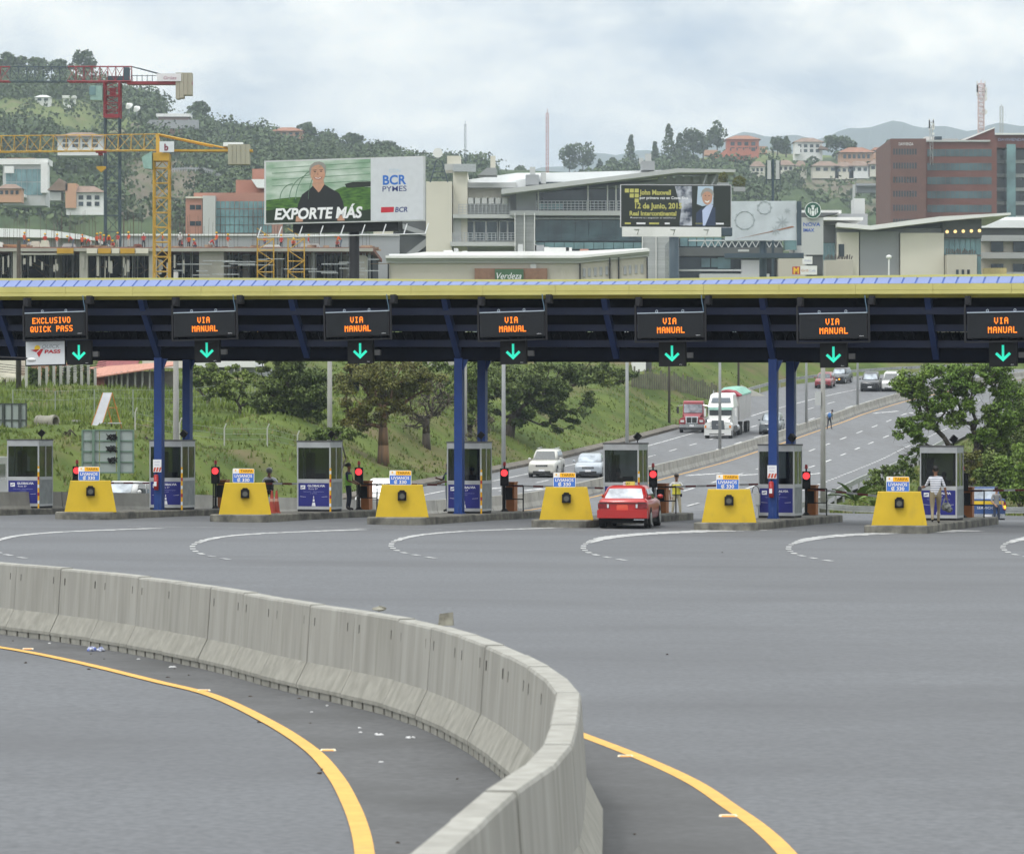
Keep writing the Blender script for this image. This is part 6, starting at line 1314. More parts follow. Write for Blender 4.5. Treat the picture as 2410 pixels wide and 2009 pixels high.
guard('galvanised guard rail crossing just behind the rightmost toll lanes', [((px-1205)/F*Y, Y) for px, Y in ((1895,192),(1950,190),(2010,188.5),(2080,187.5),(2160,187),(2250,186.5),(2340,186),(2430,186),(2520,186))], lambda X, Y: float(Az(X, Y)), .74, 3.0)
guard('thin guard rail at the top of the road where it bends away', [(float(at(float(tl(Y))-.5, Y)), Y) for Y in np.arange(372, 452, 8.0)], lambda X, Y: float(Az(X, Y)))
def pole(label, X, Y, h, r, m, name='lamp_post', cat='lamp post', z=None, box=False, arm=0, grp=None):
    z = float(Az(X, Y)) if z is None else z; t = thing(name, label, cat, (X, Y, z), 0, grp); MB().tube((0,0,-.3),(0,0,h),r,8,r*.7).build('pole', m, t, True)
    if arm: MB().tube((0,0,h-.05),(arm,0,h+.5),.05,6).box(arm-.1,arm+.7,-.12,.12,h+.45,h+.6).build('lamp_arm', m, t)
    if box: Bx('meter_box', lgrey, t, -.42, -.12, -.2, .1, box, box+.75)
    return t
def medY(px): 
    q = (px-1205)/F; Y = np.arange(120, 440, .5); return float(Y[np.argmin(np.abs(Xm(Y)/Y-q))])
zincp = mat('lamp_post_grey', (.33,.34,.34), rough=.6, var=.1, scale=1); concp = mat('concrete_pole', (.34,.335,.31), rough=.85, var=.1, scale=1.5)
for px, lb_ in ((1184,'grey lamp post on the median wall right of the second blue column'),(1475,'grey lamp post on the median wall above the fifth toll booth'),(1694,'lamp post in front of the white truck'),(1871,'left of two lamp posts close together beside the walker'),(1898,'right of two lamp posts close together beside the walker'),(2018,'lamp post between the red car and the black car')):
    Y = medY(px); pole(lb_, float(Xm(Y)), Y, 10, .12, zincp, z=float(Az(0, Y))+.80, arm=1.6, grp='lamp posts along the median wall')
pole('thick pale concrete pole beside the third blue column, grey box on it', (1937-1205)/F*192, 192, 12, .15, concp, 'utility_pole', 'utility pole', float(zg(16.6, 193)), box=6.0)
pole('pale concrete pole between the two first blue columns', (414-1205)/F*152, 152, 11, .14, concp, 'utility_pole', 'utility pole', -1.2)
pole('pale concrete pole in front of the large dark tree', (776-1205)/F*212, 212, 11, .17, concp, 'utility_pole', 'utility pole'); pole('pale pole beside the second blue column, among branches', (1094-1205)/F*240, 240, 12, .17, concp, 'utility_pole', 'utility pole')
for px, Y, lb_ in ((1738,372,'dark wooden pole on the bank near the fallen slab'),(1575,330,'short dark wooden post on the green slope')): X = (px-1205)/F*Y; pole(lb_, X, Y, 9, .13, bark, 'utility_pole', 'utility pole', float(zg(X, Y)))
X = (44-1205)/F*284; t = pole('dark wooden transformer pole in front of the beige wall', X, 284, 12, .22, bark, 'utility_pole', 'utility pole', float(zg(X, 284))); MB().tube((.7,-.3,4.6),(.7,-.3,5.6),.3,10).tube((1.3,-.3,3.4),(1.3,-.3,4.4),.25,10).build('transformer', lgrey, t)

# ---- things in the left field
def sign_back(label, px0, px1, py0, py1, Y, cols, rows, graf=False, legs=True):
    k = Y/F; W = (px1-px0)*k; H = (py1-py0)*k; X = ((px0+px1)/2-1205)*k; z = HC+(1004.5-py1)*k; t = thing('road_sign_back', label, 'road sign', (X, Y, z)); pm = mat('sign_back_grey', (.30,.34,.33), rough=.6, var=.08, scale=.8); fm = flat('sign_frame_green', (.13,.20,.155)) if graf else flat('sign_frame_dark', (.05,.06,.055))
    for j in range(rows):
        for i in range(cols): Bx('panel', pm, t, -W/2+W*i/cols+.02, -W/2+W*(i+1)/cols-.02, 0, .03, H*j/rows+.02, H*(j+1)/rows-.02)
    b = MB()
    for i in range(cols+1):
        x = -W/2+W*i/cols
        if not graf or i in (0, cols): b.box(x-.04, x+.04, -.06, -.001, 0, H)
    for j in range(rows+1): b.box(-W/2, W/2, -.05, -.002, H*j/rows-.03, H*j/rows+.03)
    b.build('frame', fm, t); zz = float(zg(X, Y))-z
    for x in ((-.28, .22) if graf else (-.3, .3)): Bx('leg', fm, t, x*W-.06, x*W+.06, -.16, -.06, min(zz, -.4)-.2, H)
    if graf:
        rs = random.Random(2); b = MB()
        for cz_ in (.83, .56, .30):
            p = None
            for q in range(26):
                n_ = (W*.08+math.cos(q*1.3)*W*(.06+.05*rs.random())+rs.uniform(-.08,.08), -.065, H*cz_+math.sin(q*2.1)*H*.07+rs.uniform(-.06,.06))
                if p: b.tube(p, n_, .018, 4)
                p = n_
        b.build('graffiti', blk, t)
    return t
sign_back('back of a large grey panel sign at the left edge', -6, 62, 950, 1027, 204, 4, 2)
sign_back('back of a pale green road sign scrawled with black graffiti', 194, 314, 1012, 1112, 170, 3, 4, True)
k = 206/F; X = (110-1205)*k; t = thing('concrete_pipe', 'short concrete drain pipe lying on its side in the field', 'pipe', (X, 206, float(zg(X, 206))+.38), R(-28)); 
n = 20; b = MB(); rings = [[(xx, r*math.cos(2*math.pi*i/n), r*math.sin(2*math.pi*i/n)) for i in range(n)] for xx, r in ((-.62,.31),(-.62,.40),(-.45,.42),(-.42,.38),(.30,.38),(.34,.42),(.62,.42),(.62,.31),(-.60,.31))]; b.loft(rings, False); b.build('pipe', mat('old_concrete', (.24,.23,.19), rough=.9, var=.2, scale=2), t); MB().tube((-.50,0,0),(-.46,0,0),.31,18).build('pipe_shade_disc', void, t)  # near-black disc plugs the bore and paints its inner shade
X = (179-1205)/F*208; b = MB().tube((0,0,0),(0,0,.45),.16,8).box(-.22,.22,-.2,.2,.45,.55); o = b.build('stump', concp); o.location = (X, 208, float(zg(X, 208))); tag(o, 'small pale concrete stump in the field right of the drain pipe', 'post')
k = 204/F; X = (240-1205)*k; Z = HC+(1004.5-1005)*k; gz = float(zg(X, 204)); t = thing('ramp_board', 'tall leaning white board on an orange frame behind the graffitied sign', 'board', (X, 204, gz)); oz = Z-gz
b = MB(); b.hexa([(-.58,-.3,oz),(-.02,-.3,oz),(-.02,-.24,oz),(-.58,-.24,oz)], [(.02,.5,oz+1.95),(.50,.5,oz+1.95),(.50,.56,oz+1.95),(.02,.56,oz+1.95)]); b.build('board', mat('board_white', (.48,.49,.52), rough=.7, var=.1), t)
om = flat('orange_steel', (.42,.17,.03)); b = MB()
for x0, x1 in ((-.60,0),(-.0,.52)): b.bar((x0,-.32,oz),(x1,.52,oz+1.95),.04)
b.bar((.50,.55,oz+1.95),(1.02,.8,oz-.05),.05); b.bar((.02,.55,oz+1.95),(.55,.7,oz-.05),.05); b.bar((.2,.6,oz+1.1),(.8,.7,oz+1.1),.04)
for x in (.0,.45,1.02): b.bar((x,.1,0),(x,.1,oz+.3),.05)
b.build('frame', om, t); Bx('platform', flat('board_white2', (.45,.46,.48)), t, -.0,1.05,-.1,.8,oz+.2,oz+.26)
def field_fence(label, pts, h, bent=True, mesh_=False, m=None, wires=3, sp_=None):
    m = m or flat('fence_post_pale', (.42,.42,.38)); t = thing('field_fence', label, 'fence'); P_ = [(float((px-1205)/F*Y), Y) for px, Y in pts]; tops = []
    for x, y in P_:
        z = float(zg(x, y)); b = MB().tube((x,y,z-.3),(x,y,z+h),.045,6); 
        if bent: b.tube((x,y,z+h),(x+.12,y,z+h+.30),.04,6)
        b.build('post', m, t); tops.append((x, y, z))
    b = MB()
    for p, q in zip(tops, tops[1:]):
        for w_ in range(wires): zz = h*(1-w_*.3); b.tube((p[0],p[1],p[2]+zz),(q[0],q[1],q[2]+zz),.012,3)
        if mesh_:
            n = int(math.dist(p,q)/.35)+1
            for i in range(n):
                u = i/n; x, y, z = (p[j]+(q[j]-p[j])*u for j in range(3)); b.tube((x,y,z),(x,y,z+h),.008,3)
    b.build('wires', flat('fence_wire', (.22,.25,.20)), t); return t
field_fence('wire fence with white bent posts across the mown field', [(318,206),(423,208),(528,210),(629,212),(700,214)], 1.05)
field_fence('upper field fence on thin pale posts behind the drain pipe', [(30,232),(130,234),(222,236),(313,238),(420,240),(520,243),(600,246)], 1.9, False, True, flat('fence_post_grey', (.26,.29,.24)), 2)
# hedge fence with white posts, houses at the top of the field
hf = thing('hedge_fence', 'dark hedge between white concrete posts at the top of the field', 'fence'); Pp = [(62,284),(93,285),(110,286),(127,287),(143,288),(160,289),(176,290),(192,291),(208,292),(224,293)]
prev = None
for px, Y in Pp:
    X = (px-1205)/F*Y; z = float(zg(X, Y)); h = 1.9; Bx('post', flat('fence_post_pale', (.42,.42,.38)), hf, X-.10, X+.10, Y-.1, Y+.1, z-.4, z+h+.1)
    if prev:
        rs_ = np.random.RandomState(px); n = 260; P3 = np.stack([rs_.uniform(prev[0]+.1, X-.1, n), Y+rs_.uniform(.1, .5, n), z+rs_.uniform(0, h-.1, n)], 1); put('hedge', leaf_mesh('hedge', P3, np.tile((0,-1,.3), (n,1)).astype(float), .36, lf['dark']), hf); Bx('hedge_core', mat('hedge_core', (.02,.035,.012)), hf, prev[0]+.1, X-.1, Y+.25, Y+.45, z-.2, z+h-.25)
    prev = (X, Y, z)
B = Bld('farm_house', 'low house with rusty red sheet roof and dark porch at the top of the field', 'house', 290, 300); zf_ = 1004.5-(float(zg(-32, 300))-HC)/300*F
B.box('wall', mat('wall_oxide', (.20,.06,.045)), 226, 246, 880, zf_+8, 0, 6); B.box('wall', mat('wall_dim', (.20,.18,.15)), 246, 400, 872, zf_+8, 3, 8)
for i, px in enumerate((254,262,272,284,298,316,333,350,366)): B.box('porch_post', concp, px, px+4, 880-i*2.0, zf_+8, .0, .3)
rr_ = mat('sheet_roof_salmon', (.44,.21,.15), rough=.7, var=.1, scale=1.2, stretch=(6,.3,1)); rd = mat('sheet_roof_red', (.20,.045,.045), rough=.7, var=.15, scale=1.0, stretch=(6,.3,1))
b = MB(); b.hexa([(B.x(230),-.8,B.z(889)),(B.x(410),-.8,B.z(862)),(B.x(410),3.2,B.z(852)),(B.x(180),3.2,B.z(868))], [(B.x(230),-.8,B.z(886)),(B.x(410),-.8,B.z(859)),(B.x(410),3.2,B.z(848)),(B.x(180),3.2,B.z(864))]); b.build('roof', rr_, B.t)
b = MB(); b.hexa([(B.x(214),3.4,B.z(866)),(B.x(312),3.4,B.z(862)),(B.x(312),7,B.z(838)),(B.x(214),7,B.z(838))], [(B.x(214),3.4,B.z(863)),(B.x(312),3.4,B.z(859)),(B.x(312),7,B.z(835)),(B.x(214),7,B.z(835))]); b.build('roof', rd, B.t); B.box('wall', cream, 312, 420, 820, 862, 8, 12)
B = Bld('beige_house', 'beige house wall with barred gate at the far left', 'house', 60, 296); B.box('wall', cream, -40, 36, 845, 950, 0, 6); B.box('wall', cream, 12, 62, 885, 950, -1.5, 0); B.box('wall', peach, 62, 136, 850, 915, 3, 8); B.poly('arched_wall', mat('wall_rust', (.26,.12,.06)), [(108,892),(112,880),(120,873),(138,873),(138,892)], 2, 3); B.box('wall', lgrey, 138, 172, 860, 900, 2.5, 6)
for px in range(12, 62, 5): B.box('gate_bar', cream, px, px+2.2, 888, 948, -1.7, -1.5)
B = Bld('white_shed', 'long white shed roof right of the concrete pole at the top of the field', 'shed', 500, 330); B.box('wall', white, 440, 600, 835, 864, 0, 12); B.box('wall', mgrey, 440, 620, 862, 884, 1, 12)
for px in (538,552,566): B.box('post', concp, px, px+3, 862, 884, -1, -.7)
B = Bld('roadside_wall', 'grey boundary wall with dark rails above the peeling tree', 'wall', 1000, 345); B.box('wall', cpale, 960, 1080, 842, 862, 0, .4)
t = thing('plank_fence', 'weathered dark plank fence at the top of the green slope', 'fence'); rs = random.Random(8)
for px in np.arange(1488, 1690, 5.2):
    Y = 352+(px-1488)*.12; X = (px-1205)/F*Y; z = float(zg(X, Y)); MB().box(X-.09, X+.09, Y, Y+.05, z-.3, z+1.75+rs.uniform(-.25,.25)).build('plank', mat('old_plank', (.11,.105,.08), rough=.95, var=.3, scale=1), t)
B = Bld('white_house', 'white house corner above the plank fence', 'house', 1505, 370); B.box('wall', white, 1490, 1520, 838, 885, 0, 6); B.box('wall', dgrey, 1520, 1534, 845, 885, .5, 6)
X0_, Y_ = (1776-1205)/F*385, 385; zz = float(zg(X0_, Y_)); o = MB().hexa([(-1.6,-.5,.6),(1.6,-.5,-.9),(1.7,.6,-.9),(-1.5,.6,.6)], [(-1.5,-.2,1.5),(1.6,-.2,.1),(1.7,.8,.1),(-1.4,.8,1.5)]).build('concrete_slab', cpale); o.location = (X0_, Y_, zz); tag(o, 'tilted slab of pale broken concrete on the bank above the trucks', 'slab')
B = Bld('roadside_shop', 'pale shop with dark glass and awning at the far end of the highway', 'shop', 2080, 485); B.box('wall', lgrey, 1975, 2260, 838, 900, 1, 10); B.wins(gld, 2038, 2076, 848, 880, 4, 1, white, .06, y=.9); B.wins(glt, 1990, 2030, 848, 872, 4, 1, None, .08, y=.9); B.box('awning', lgrey, 1985, 2070, 838, 843, -2, 1); B.box('column', white, 2066, 2076, 845, 900, -.5, .5); B.box('column', white, 2098, 2102, 845, 900, -.5, .5)
w_ = thing('street_wires', 'dark power wires sagging across above the field fence', 'wires')
for i in range(4):
    a, c = px2(-30, 852+i*6, 283), px2(250, 846+i*5, 292); P_ = [a+(c-a)*(q/8)-Vector((0,0,.5*math.sin(math.pi*q/8))) for q in range(9)]; MB().path(P_, .022, 4).build('wire', blk, w_)

# ---------------------------------------------------------------- vehicles
tyre = mat('tyre', (.02,.02,.02), rough=.85, var=.2); rim = mat('rim', (.48,.49,.50), rough=.35, metal=.6); rimd = flat('rim_dark', (.08,.08,.08)); cgl = mat('car_glass', (.035,.045,.05), rough=.06, var=.3, scale=1.2, spec=1.0, coat=.6); cgl2 = mat('car_glass_pale', (.30,.34,.38), rough=.10, var=.5, scale=1.6, spec=1.0, contrast=2.2); lampg = mat('headlamp', (.62,.64,.64), rough=.15, var=.15, spec=.8); tail = mat('tail_lamp', (.19,.010,.012), rough=.2, var=.3, scale=6, spec=.8); under = flat('underbody', (.012,.012,.013), .9); chrome = mat('chrome', (.55,.56,.57), rough=.25, metal=.8); plast = flat('black_plastic', (.03,.03,.032), .6)
def paint(nm, c, rough=.3): return mat('paint_'+nm, c, rough=rough, var=.05, scale=.8, spec=.6, coat=.5)
def wheel(t, x, y, r, w_, rm=None, name='wheel'):
    s = 1 if x > 0 else -1; wl = MB().tube((x-s*w_,y,r),(x,y,r),r,22).build(name, tyre, t); MB().tube((x-s*.02,y,r),(x+s*.012,y,r),r*.64,18).build('rim', rm or rim, wl); return wl
def rrect(y0, y1, w_, z, c=.14, wf=None):
    wf = w_ if wf is None else wf; return [(-wf+c,y0,z),(wf-c,y0,z),(wf,y0+c*1.3,z),(w_,y1-c*1.3,z),(w_-c,y1,z),(-w_+c,y1,z),(-w_,y1-c*1.3,z),(-wf,y0+c*1.3,z)]
def car(label, pm, L=4.5, W=1.76, H=1.45, hood=.92, belt=.95, deck=.95, cabin=(-.95,1.75), roof=(-.35,1.25), cat='car', glassm=None, boxy=False, group=None, wr=.32, name='car', roofrack=False, plate=whp, blink=False, zlift=0.0):
    t = thing(name, label, cat, (0,0,0), 0, group); w_ = W/2; f, r_ = -L/2, L/2; gm = glassm or cgl
    st = [(f, .36, hood-.24, .86), (f+.10, .26, hood-.12, .95), (f+.45, .20, hood-.03, .99), (cabin[0]-.05, .20, hood+.02, 1.0), (0, .20, belt, 1.0), (cabin[1]-.1, .20, belt, 1.0), (r_-.35, .22, deck, .99), (r_-.08, .28, deck-.03, .96), (r_, .36, deck-.12, .90)]
    rings = []
    for y, zb, zt, k in st:
        zb += zlift
        a = w_*k; h = zt-zb; half = [(a*.90, zb), (a*.985, zb+.10*h), (a, zb+.42*h), (a*.985, zb+.72*h), (a*.955, zt-.07), (a*.86, zt)]
        rings.append([(x, y, z) for x, z in half]+[(-x, y, z) for x, z in half[::-1]])
    body = MB().loft(rings).build('body', pm, t, True)
    for p in body.data.polygons: p.use_smooth = len(p.vertices) == 4
    cw0, cw1 = w_*.90, w_*.74; (c0, c1), (r0, r1) = cabin, roof
    cab = MB().loft([rrect(c0, c1, cw0, belt-.06), rrect(c0+(r0-c0)*.55, c1+(r1-c1)*.55, cw0*.93, belt-.06+(H-belt)*.55), rrect(r0, r1, cw1, H-.06), rrect(r0+.08, r1-.08, cw1-.10, H)]).build('roof', pm, t, True)
    for p in cab.data.polygons: p.use_smooth = len(p.vertices) == 4
    def side(u, v):    # u: 0..1 front to rear, v: 0..1 up the glass
        y = (c0+(r0-c0)*v)*(1-u)+(c1+(r1-c1)*v)*u; bow = math.sin(math.pi*v)*.015; return cw0+(cw1-cw0)*v+bow+.012, y, belt-.06+(H-.06-belt+.06)*v
    for s in (-1, 1):
        for u0, u1 in ((.10,.46),(.50,.88)):
            q = [side(u0+(0 if u0 > .2 else .02), .14), side(u1, .14), side(u1-(.03 if u1 > .6 else 0), .88), side(u0+(0 if u0 > .2 else .05), .88)]
            mid = [side(u0+(0 if u0 > .2 else .02), .5), side(u1, .5)]
            b = MB().add([(s*q[0][0],q[0][1],q[0][2]),(s*q[1][0],q[1][1],q[1][2]),(s*(mid[1][0]+.02),mid[1][1],mid[1][2]),(s*(mid[0][0]+.02),mid[0][1],mid[0][2]),(s*q[2][0],q[2][1],q[2][2]),(s*q[3][0],q[3][1],q[3][2])], [(0,1,2,3),(3,2,4,5)] if s > 0 else [(3,2,1,0),(5,4,2,3)]); b.build('side_window', cgl, t)
    def endg(front, nm):
        a, c = (c0, r0) if front else (c1, r1); s = -1 if front else 1; P_ = []
        for v, ww in ((.14, cw0*.86), (.92, cw1*.86)): y = a+(c-a)*v+s*.030; z = belt-.06+(H-belt)*v; P_.append(((-ww, y, z), (ww, y, z)))
        vs = [P_[0][0], P_[0][1], P_[1][1], P_[1][0]]; MB().add(vs, [(0,1,2,3) if front else (3,2,1,0)]).build(nm, gm, t)
    endg(True, 'windscreen'); endg(False, 'rear_window')
    Bx('underbody', under, t, -w_*.93, w_*.93, f+.2, r_-.2, .17, .5)
    for y in (f+.82, r_-.86):
        for s in (-1, 1):
            n = 16; b = MB(); b.add([(s*(w_+.003), y, wr)]+[(s*(w_+.003), y+(wr+.055)*math.cos(R(a)), wr+(wr+.055)*math.sin(R(a))) for a in np.linspace(-20, 200, n)], [tuple(range(n+1)) if s > 0 else tuple(range(n, -1, -1))]); b.build('wheel_arch', under, t); wheel(t, s*(w_+.012), y, wr, .21)
    for s in (-1, 1):
        x0, x1 = sorted((s*w_*.50, s*w_*.90)); MB().hexa([(x0,f-.01,hood-.36),(x1,f+.06,hood-.36),(x1,f+.3,hood-.36),(x0,f+.3,hood-.36)] if s > 0 else [(x0,f+.06,hood-.36),(x1,f-.01,hood-.36),(x1,f+.3,hood-.36),(x0,f+.3,hood-.36)], [(x0,f+.06,hood-.19),(x1,f+.13,hood-.19),(x1,f+.3,hood-.19),(x0,f+.3,hood-.19)] if s > 0 else [(x0,f+.13,hood-.19),(x1,f+.06,hood-.19),(x1,f+.3,hood-.19),(x0,f+.3,hood-.19)]).build('headlight', lampg, t)
        Bx('taillight', tail, t, min(s*w_*.60, s*w_*.90), max(s*w_*.60, s*w_*.90), r_-.25, r_+.012, deck-.32, deck-.12)
        MB().ell((s*(w_+.10), cabin[0]+.28, belt+.06), .10,.06,.075, 8, 6).build('mirror', pm, t, True)
    if blink: MB().tube((w_*.45, f-.03, .55), (w_*.45, f+.02, .55), .09, 12).build('lit_indicator', flat('lit_amber', (1,.45,.03), emit=1.6), t)
    gr = Bx('grille', plast, t, -w_*.42, w_*.42, f-.012, f+.2, hood-.36, hood-.24); Bx('grille_bar', chrome, gr, -w_*.38, w_*.38, f-.02, f-.012, hood-.315, hood-.285)
    Bx('lower_grille', plast, t, -w_*.62, w_*.62, f-.008, f+.2, .28, .42)
    Bx('licence_plate', plate, t, -.19, .19, f-.022, f-.010, .40, .52); Bx('licence_plate', plate, t, -.19, .19, r_+.010, r_+.022, deck-.38, deck-.24)
    if roofrack:
        for s in (-1, 1): MB().tube((s*cw1*.85, r0+.1, H+.07),(s*cw1*.85, r1-.1, H+.07), .025, 6).build('roof_rail', chrome, t)
    return t
def road_at(px, py):
    best = None
    for Y in np.arange(140, 470, .5):
        X = (px-1205)/F*Y; y = 1004.5-(float(Az(X, Y))-HC)/Y*F
        if best is None or abs(y-py) < best[0]: best = (abs(y-py), X, Y)
    X, Y = best[1:]; return X, float(Y), float(Az(X, Y))+.015
def slope(X, Y, h, back=False):
    s = (float(Az(X+math.sin(h)*2, Y+2))-float(Az(X-math.sin(h)*2, Y-2)))/4.0; return math.atan(s)
def place(t, px, py=None, Y=None, h=None, sc=1.0, rev=False):
    if Y is None: X, Y, z = road_at(px, py)
    else: X = (px-1205)/F*Y; z = float(Az(X, Y))+.015
    h = float(Hd(Y)) if h is None else h; t.location = (X, Y, z); p = slope(X, Y, h); t.rotation_euler = Matrix.Rotation(-h, 3, 'Z').to_euler() if not rev else (0,0,-h+math.pi)
    t.rotation_euler = (Matrix.Rotation(-h, 3, 'Z') @ Matrix.Rotation(p, 3, 'X') @ (Matrix.Rotation(math.pi, 3, 'Z') if rev else Matrix.Identity(3))).to_euler(); t.scale = (sc,)*3; return t
pw = paint('white', (.62,.62,.60)); ps_ = paint('silver', (.36,.40,.44)); pbk = paint('black', (.018,.020,.024)); pr_ = paint('red', (.42,.014,.012)); pdr = paint('dark_red', (.22,.02,.03)); pg = paint('slate', (.13,.15,.16)); ppw = paint('pearl', (.55,.54,.49))
place(car('pearl white off-road car with roof rails, leftmost of the oncoming pair', ppw, 4.5, 1.80, 1.72, 1.05, 1.08, 1.10, (-1.0,2.0), (-.40,1.85), roofrack=True, wr=.36), 1287, 1121, h=R(9), sc=1.02)
place(car('silver blue car driving toward the toll, right of the white off-road car', ps_, 4.45, 1.80, 1.50, .95, .97, 1.0, (-1.05,1.95), (-.35,1.45), glassm=cgl2), 1389, 1122, h=R(5))
place(car('dark grey pickup style car right of the white truck, behind the blue column', pg, 4.7, 1.85, 1.75, 1.1, 1.12, 1.1, (-.9,1.8), (-.35,1.6), glassm=cgl2, wr=.37), 1817, 1020, h=R(9), sc=1.02)
place(car('dark red car on the distant highway behind a lamp post', pdr, 4.2, 1.72, 1.5, .95, .97, .98, (-1.0,1.9), (-.4,1.5)), 1942, 911, h=R(12), sc=1.08)
place(car('dark car with one lit amber indicator on the distant highway', pbk, 4.4, 1.80, 1.68, 1.02, 1.05, 1.05, (-1.0,2.0), (-.4,1.8), blink=True, glassm=cgl2), 1979, 901, h=R(20), sc=1.0)
place(car('black off-road car on the distant highway', pbk, 4.5, 1.82, 1.72, 1.05, 1.08, 1.1, (-1.0,2.0), (-.4,1.8), glassm=cgl2, wr=.36), 2050, 918, h=R(9), sc=1.12)
place(car('white car half hidden by the tree on the distant highway', pw, 4.5, 1.80, 1.80, 1.05, 1.08, 1.1, (-1.2,2.0), (-.5,1.8)), 2098, 918, h=R(9), sc=1.1)
place(car('white car behind the concrete wall left of the first blue column', pw, 4.5, 1.76, 1.48, .95, .97, 1.0, (-1.0,1.8), (-.4,1.4), glassm=cgl2), 295, Y=151, h=R(20))
place(car('white off-road car behind the third yellow block', pw, 4.6, 1.82, 1.85, 1.15, 1.18, 1.15, (-.9,2.0), (-.45,1.9), glassm=cgl2, wr=.38), 908, Y=167, h=R(14))
# red taxi seen from behind
tx = car('red boxy taxi sedan stopped at the toll booth, seen from behind', pr_, 4.25, 1.67, 1.38, .93, .94, .98, (-.85,1.78), (-.30,1.22), name='taxi', cat='taxi', glassm=mat('taxi_rear_glass_sky', (.40,.43,.47), rough=.12, var=.35, scale=2.2, spec=.9, contrast=2.2), plate=flat('plate_red', (.70,.10,.06)), zlift=.07)  # pale rear glass colour carries a painted sky reflection
rv = 2.125
Bx('rear_bumper', pr_, tx, -.82,.82, rv-.10, rv+.07, .34,.60); Bx('trim_line', plast, tx, -.80,.80, rv-.05, rv+.03, .815,.835)
for s in (-1, 1):
    tlp = Bx('rear_lamp_cluster', tail, tx, min(s*.42,s*.80), max(s*.42,s*.80), rv-.1, rv+.025, .655,.805); Bx('reversing_lamp', lampg, tlp, min(s*.44,s*.50), max(s*.44,s*.50), rv+.02, rv+.032, .67,.79)
Bx('number_plate', flat('plate_red', (.70,.10,.06)), tx, -.17,.17, rv+.012, rv+.030, .64,.77); Bx('exhaust_trim', chrome, tx, -.72,-.38, rv-.2, rv+.05, .27,.31)
rs_ = Bx('taxi_roof_sign', flat('taxi_sign_yellow', (.62,.58,.12)), tx, -.20,.10, .30,.48, 1.37,1.50); Bx('sign_end', whp, rs_, .10,.17, .30,.48, 1.37,1.49); text(rs_, 'TAXI', .05, .487, 1.40, .07, blk, .2)
for s in (-1, 1): Bx('head_rest', flat('seat_grey', (.12,.12,.13)), tx, s*.35-.12, s*.35+.12, .1, .2, .95, 1.18)
Xt, Yt = (1462-1205)/F*117.6, 117.6+2.0; tx.location = (Xt+.36, Yt, float(Az(Xt, Yt))+.01); tx.rotation_euler = (0, 0, math.pi-R(8.8))
# red truck without trailer
def hx(b, x0, x1, X0, X1, y0, y1, yy0, yy1, z0, z1): return b.hexa([(x0,y0,z0),(x1,y0,z0),(x1,y1,z0),(x0,y1,z0)], [(X0,yy0,z1),(X1,yy0,z1),(X1,yy1,z1),(X0,yy1,z1)])
t = thing('truck', 'red long-nosed truck cab driving downhill, left of the white truck', 'truck'); prt = paint('truck_red', (.33,.025,.035))
b = MB(); hx(b,-1.0,1.0,-.92,.92,-.3,1.6,-.1,1.5,1.25,2.75); b.box(-1.0,1.0,-.3,1.6,.9,1.25); hx(b,-.86,.86,-.95,.95,-.15,1.45,-.05,1.4,2.75,2.85); b.build('cab', prt, t)
b = MB(); hx(b,-.55,.55,-.75,.75,-2.1,-.3,-1.7,-.3,.9,1.5); hx(b,-.72,.72,-.90,.90,-1.7,-.3,-.5,-.3,1.5,1.72); b.build('bonnet', prt, t)
for s in (-1,1): b = MB(); b.loft([[(s*x, y, z) for x, z in ((.6,.75),(1.18,.75),(1.2,1.1),(1.05,1.35),(.6,1.45))] for y in (-2.0,-.9)]); b.build('wing', prt, t); Bx('headlight', lampg, t, min(s*.72,s*1.05), max(s*.72,s*1.05), -2.12,-1.95, .98,1.18)
Bx('windscreen', cgl2, t, -.86,.86,-.30,-.20,1.78,2.58); b = MB(); hx(b,-.52,.52,-.60,.60,-2.22,-2.0,-2.12,-1.9,.85,1.52); g_ = b.build('grille_surround', chrome, t)
for s in (-1,1): Bx('grille', plast, g_, min(s*.04,s*.46), max(s*.04,s*.46), -2.245,-2.12, .92,1.42)
Bx('bumper', chrome, t, -1.15,1.15,-2.30,-2.05,.50,.80); Bx('lower_bumper', plast, t, -1.15,1.15,-2.28,-1.9,.30,.50); Bx('chassis', under, t, -.5,.5,-1.9,5.2,.5,.9)
for s in (-1,1): Bx('mirror', plast, t, s*1.42-.10, s*1.42+.10, -.5,-.42,1.75,2.35); MB().tube((s*.95,-.3,2.5),(s*1.42,-.45,2.42),.03,5).build('mirror_arm', chrome, t)
for y in (-1.45, 3.4, 4.7):
    for s in (-1,1): wheel(t, s*1.16, y, .50, .30, rimd)
Bx('licence_plate', whp, t, -.2,.2,-2.32,-2.30,.6,.74); place(t, 1632, 1016, h=R(7), sc=.94)
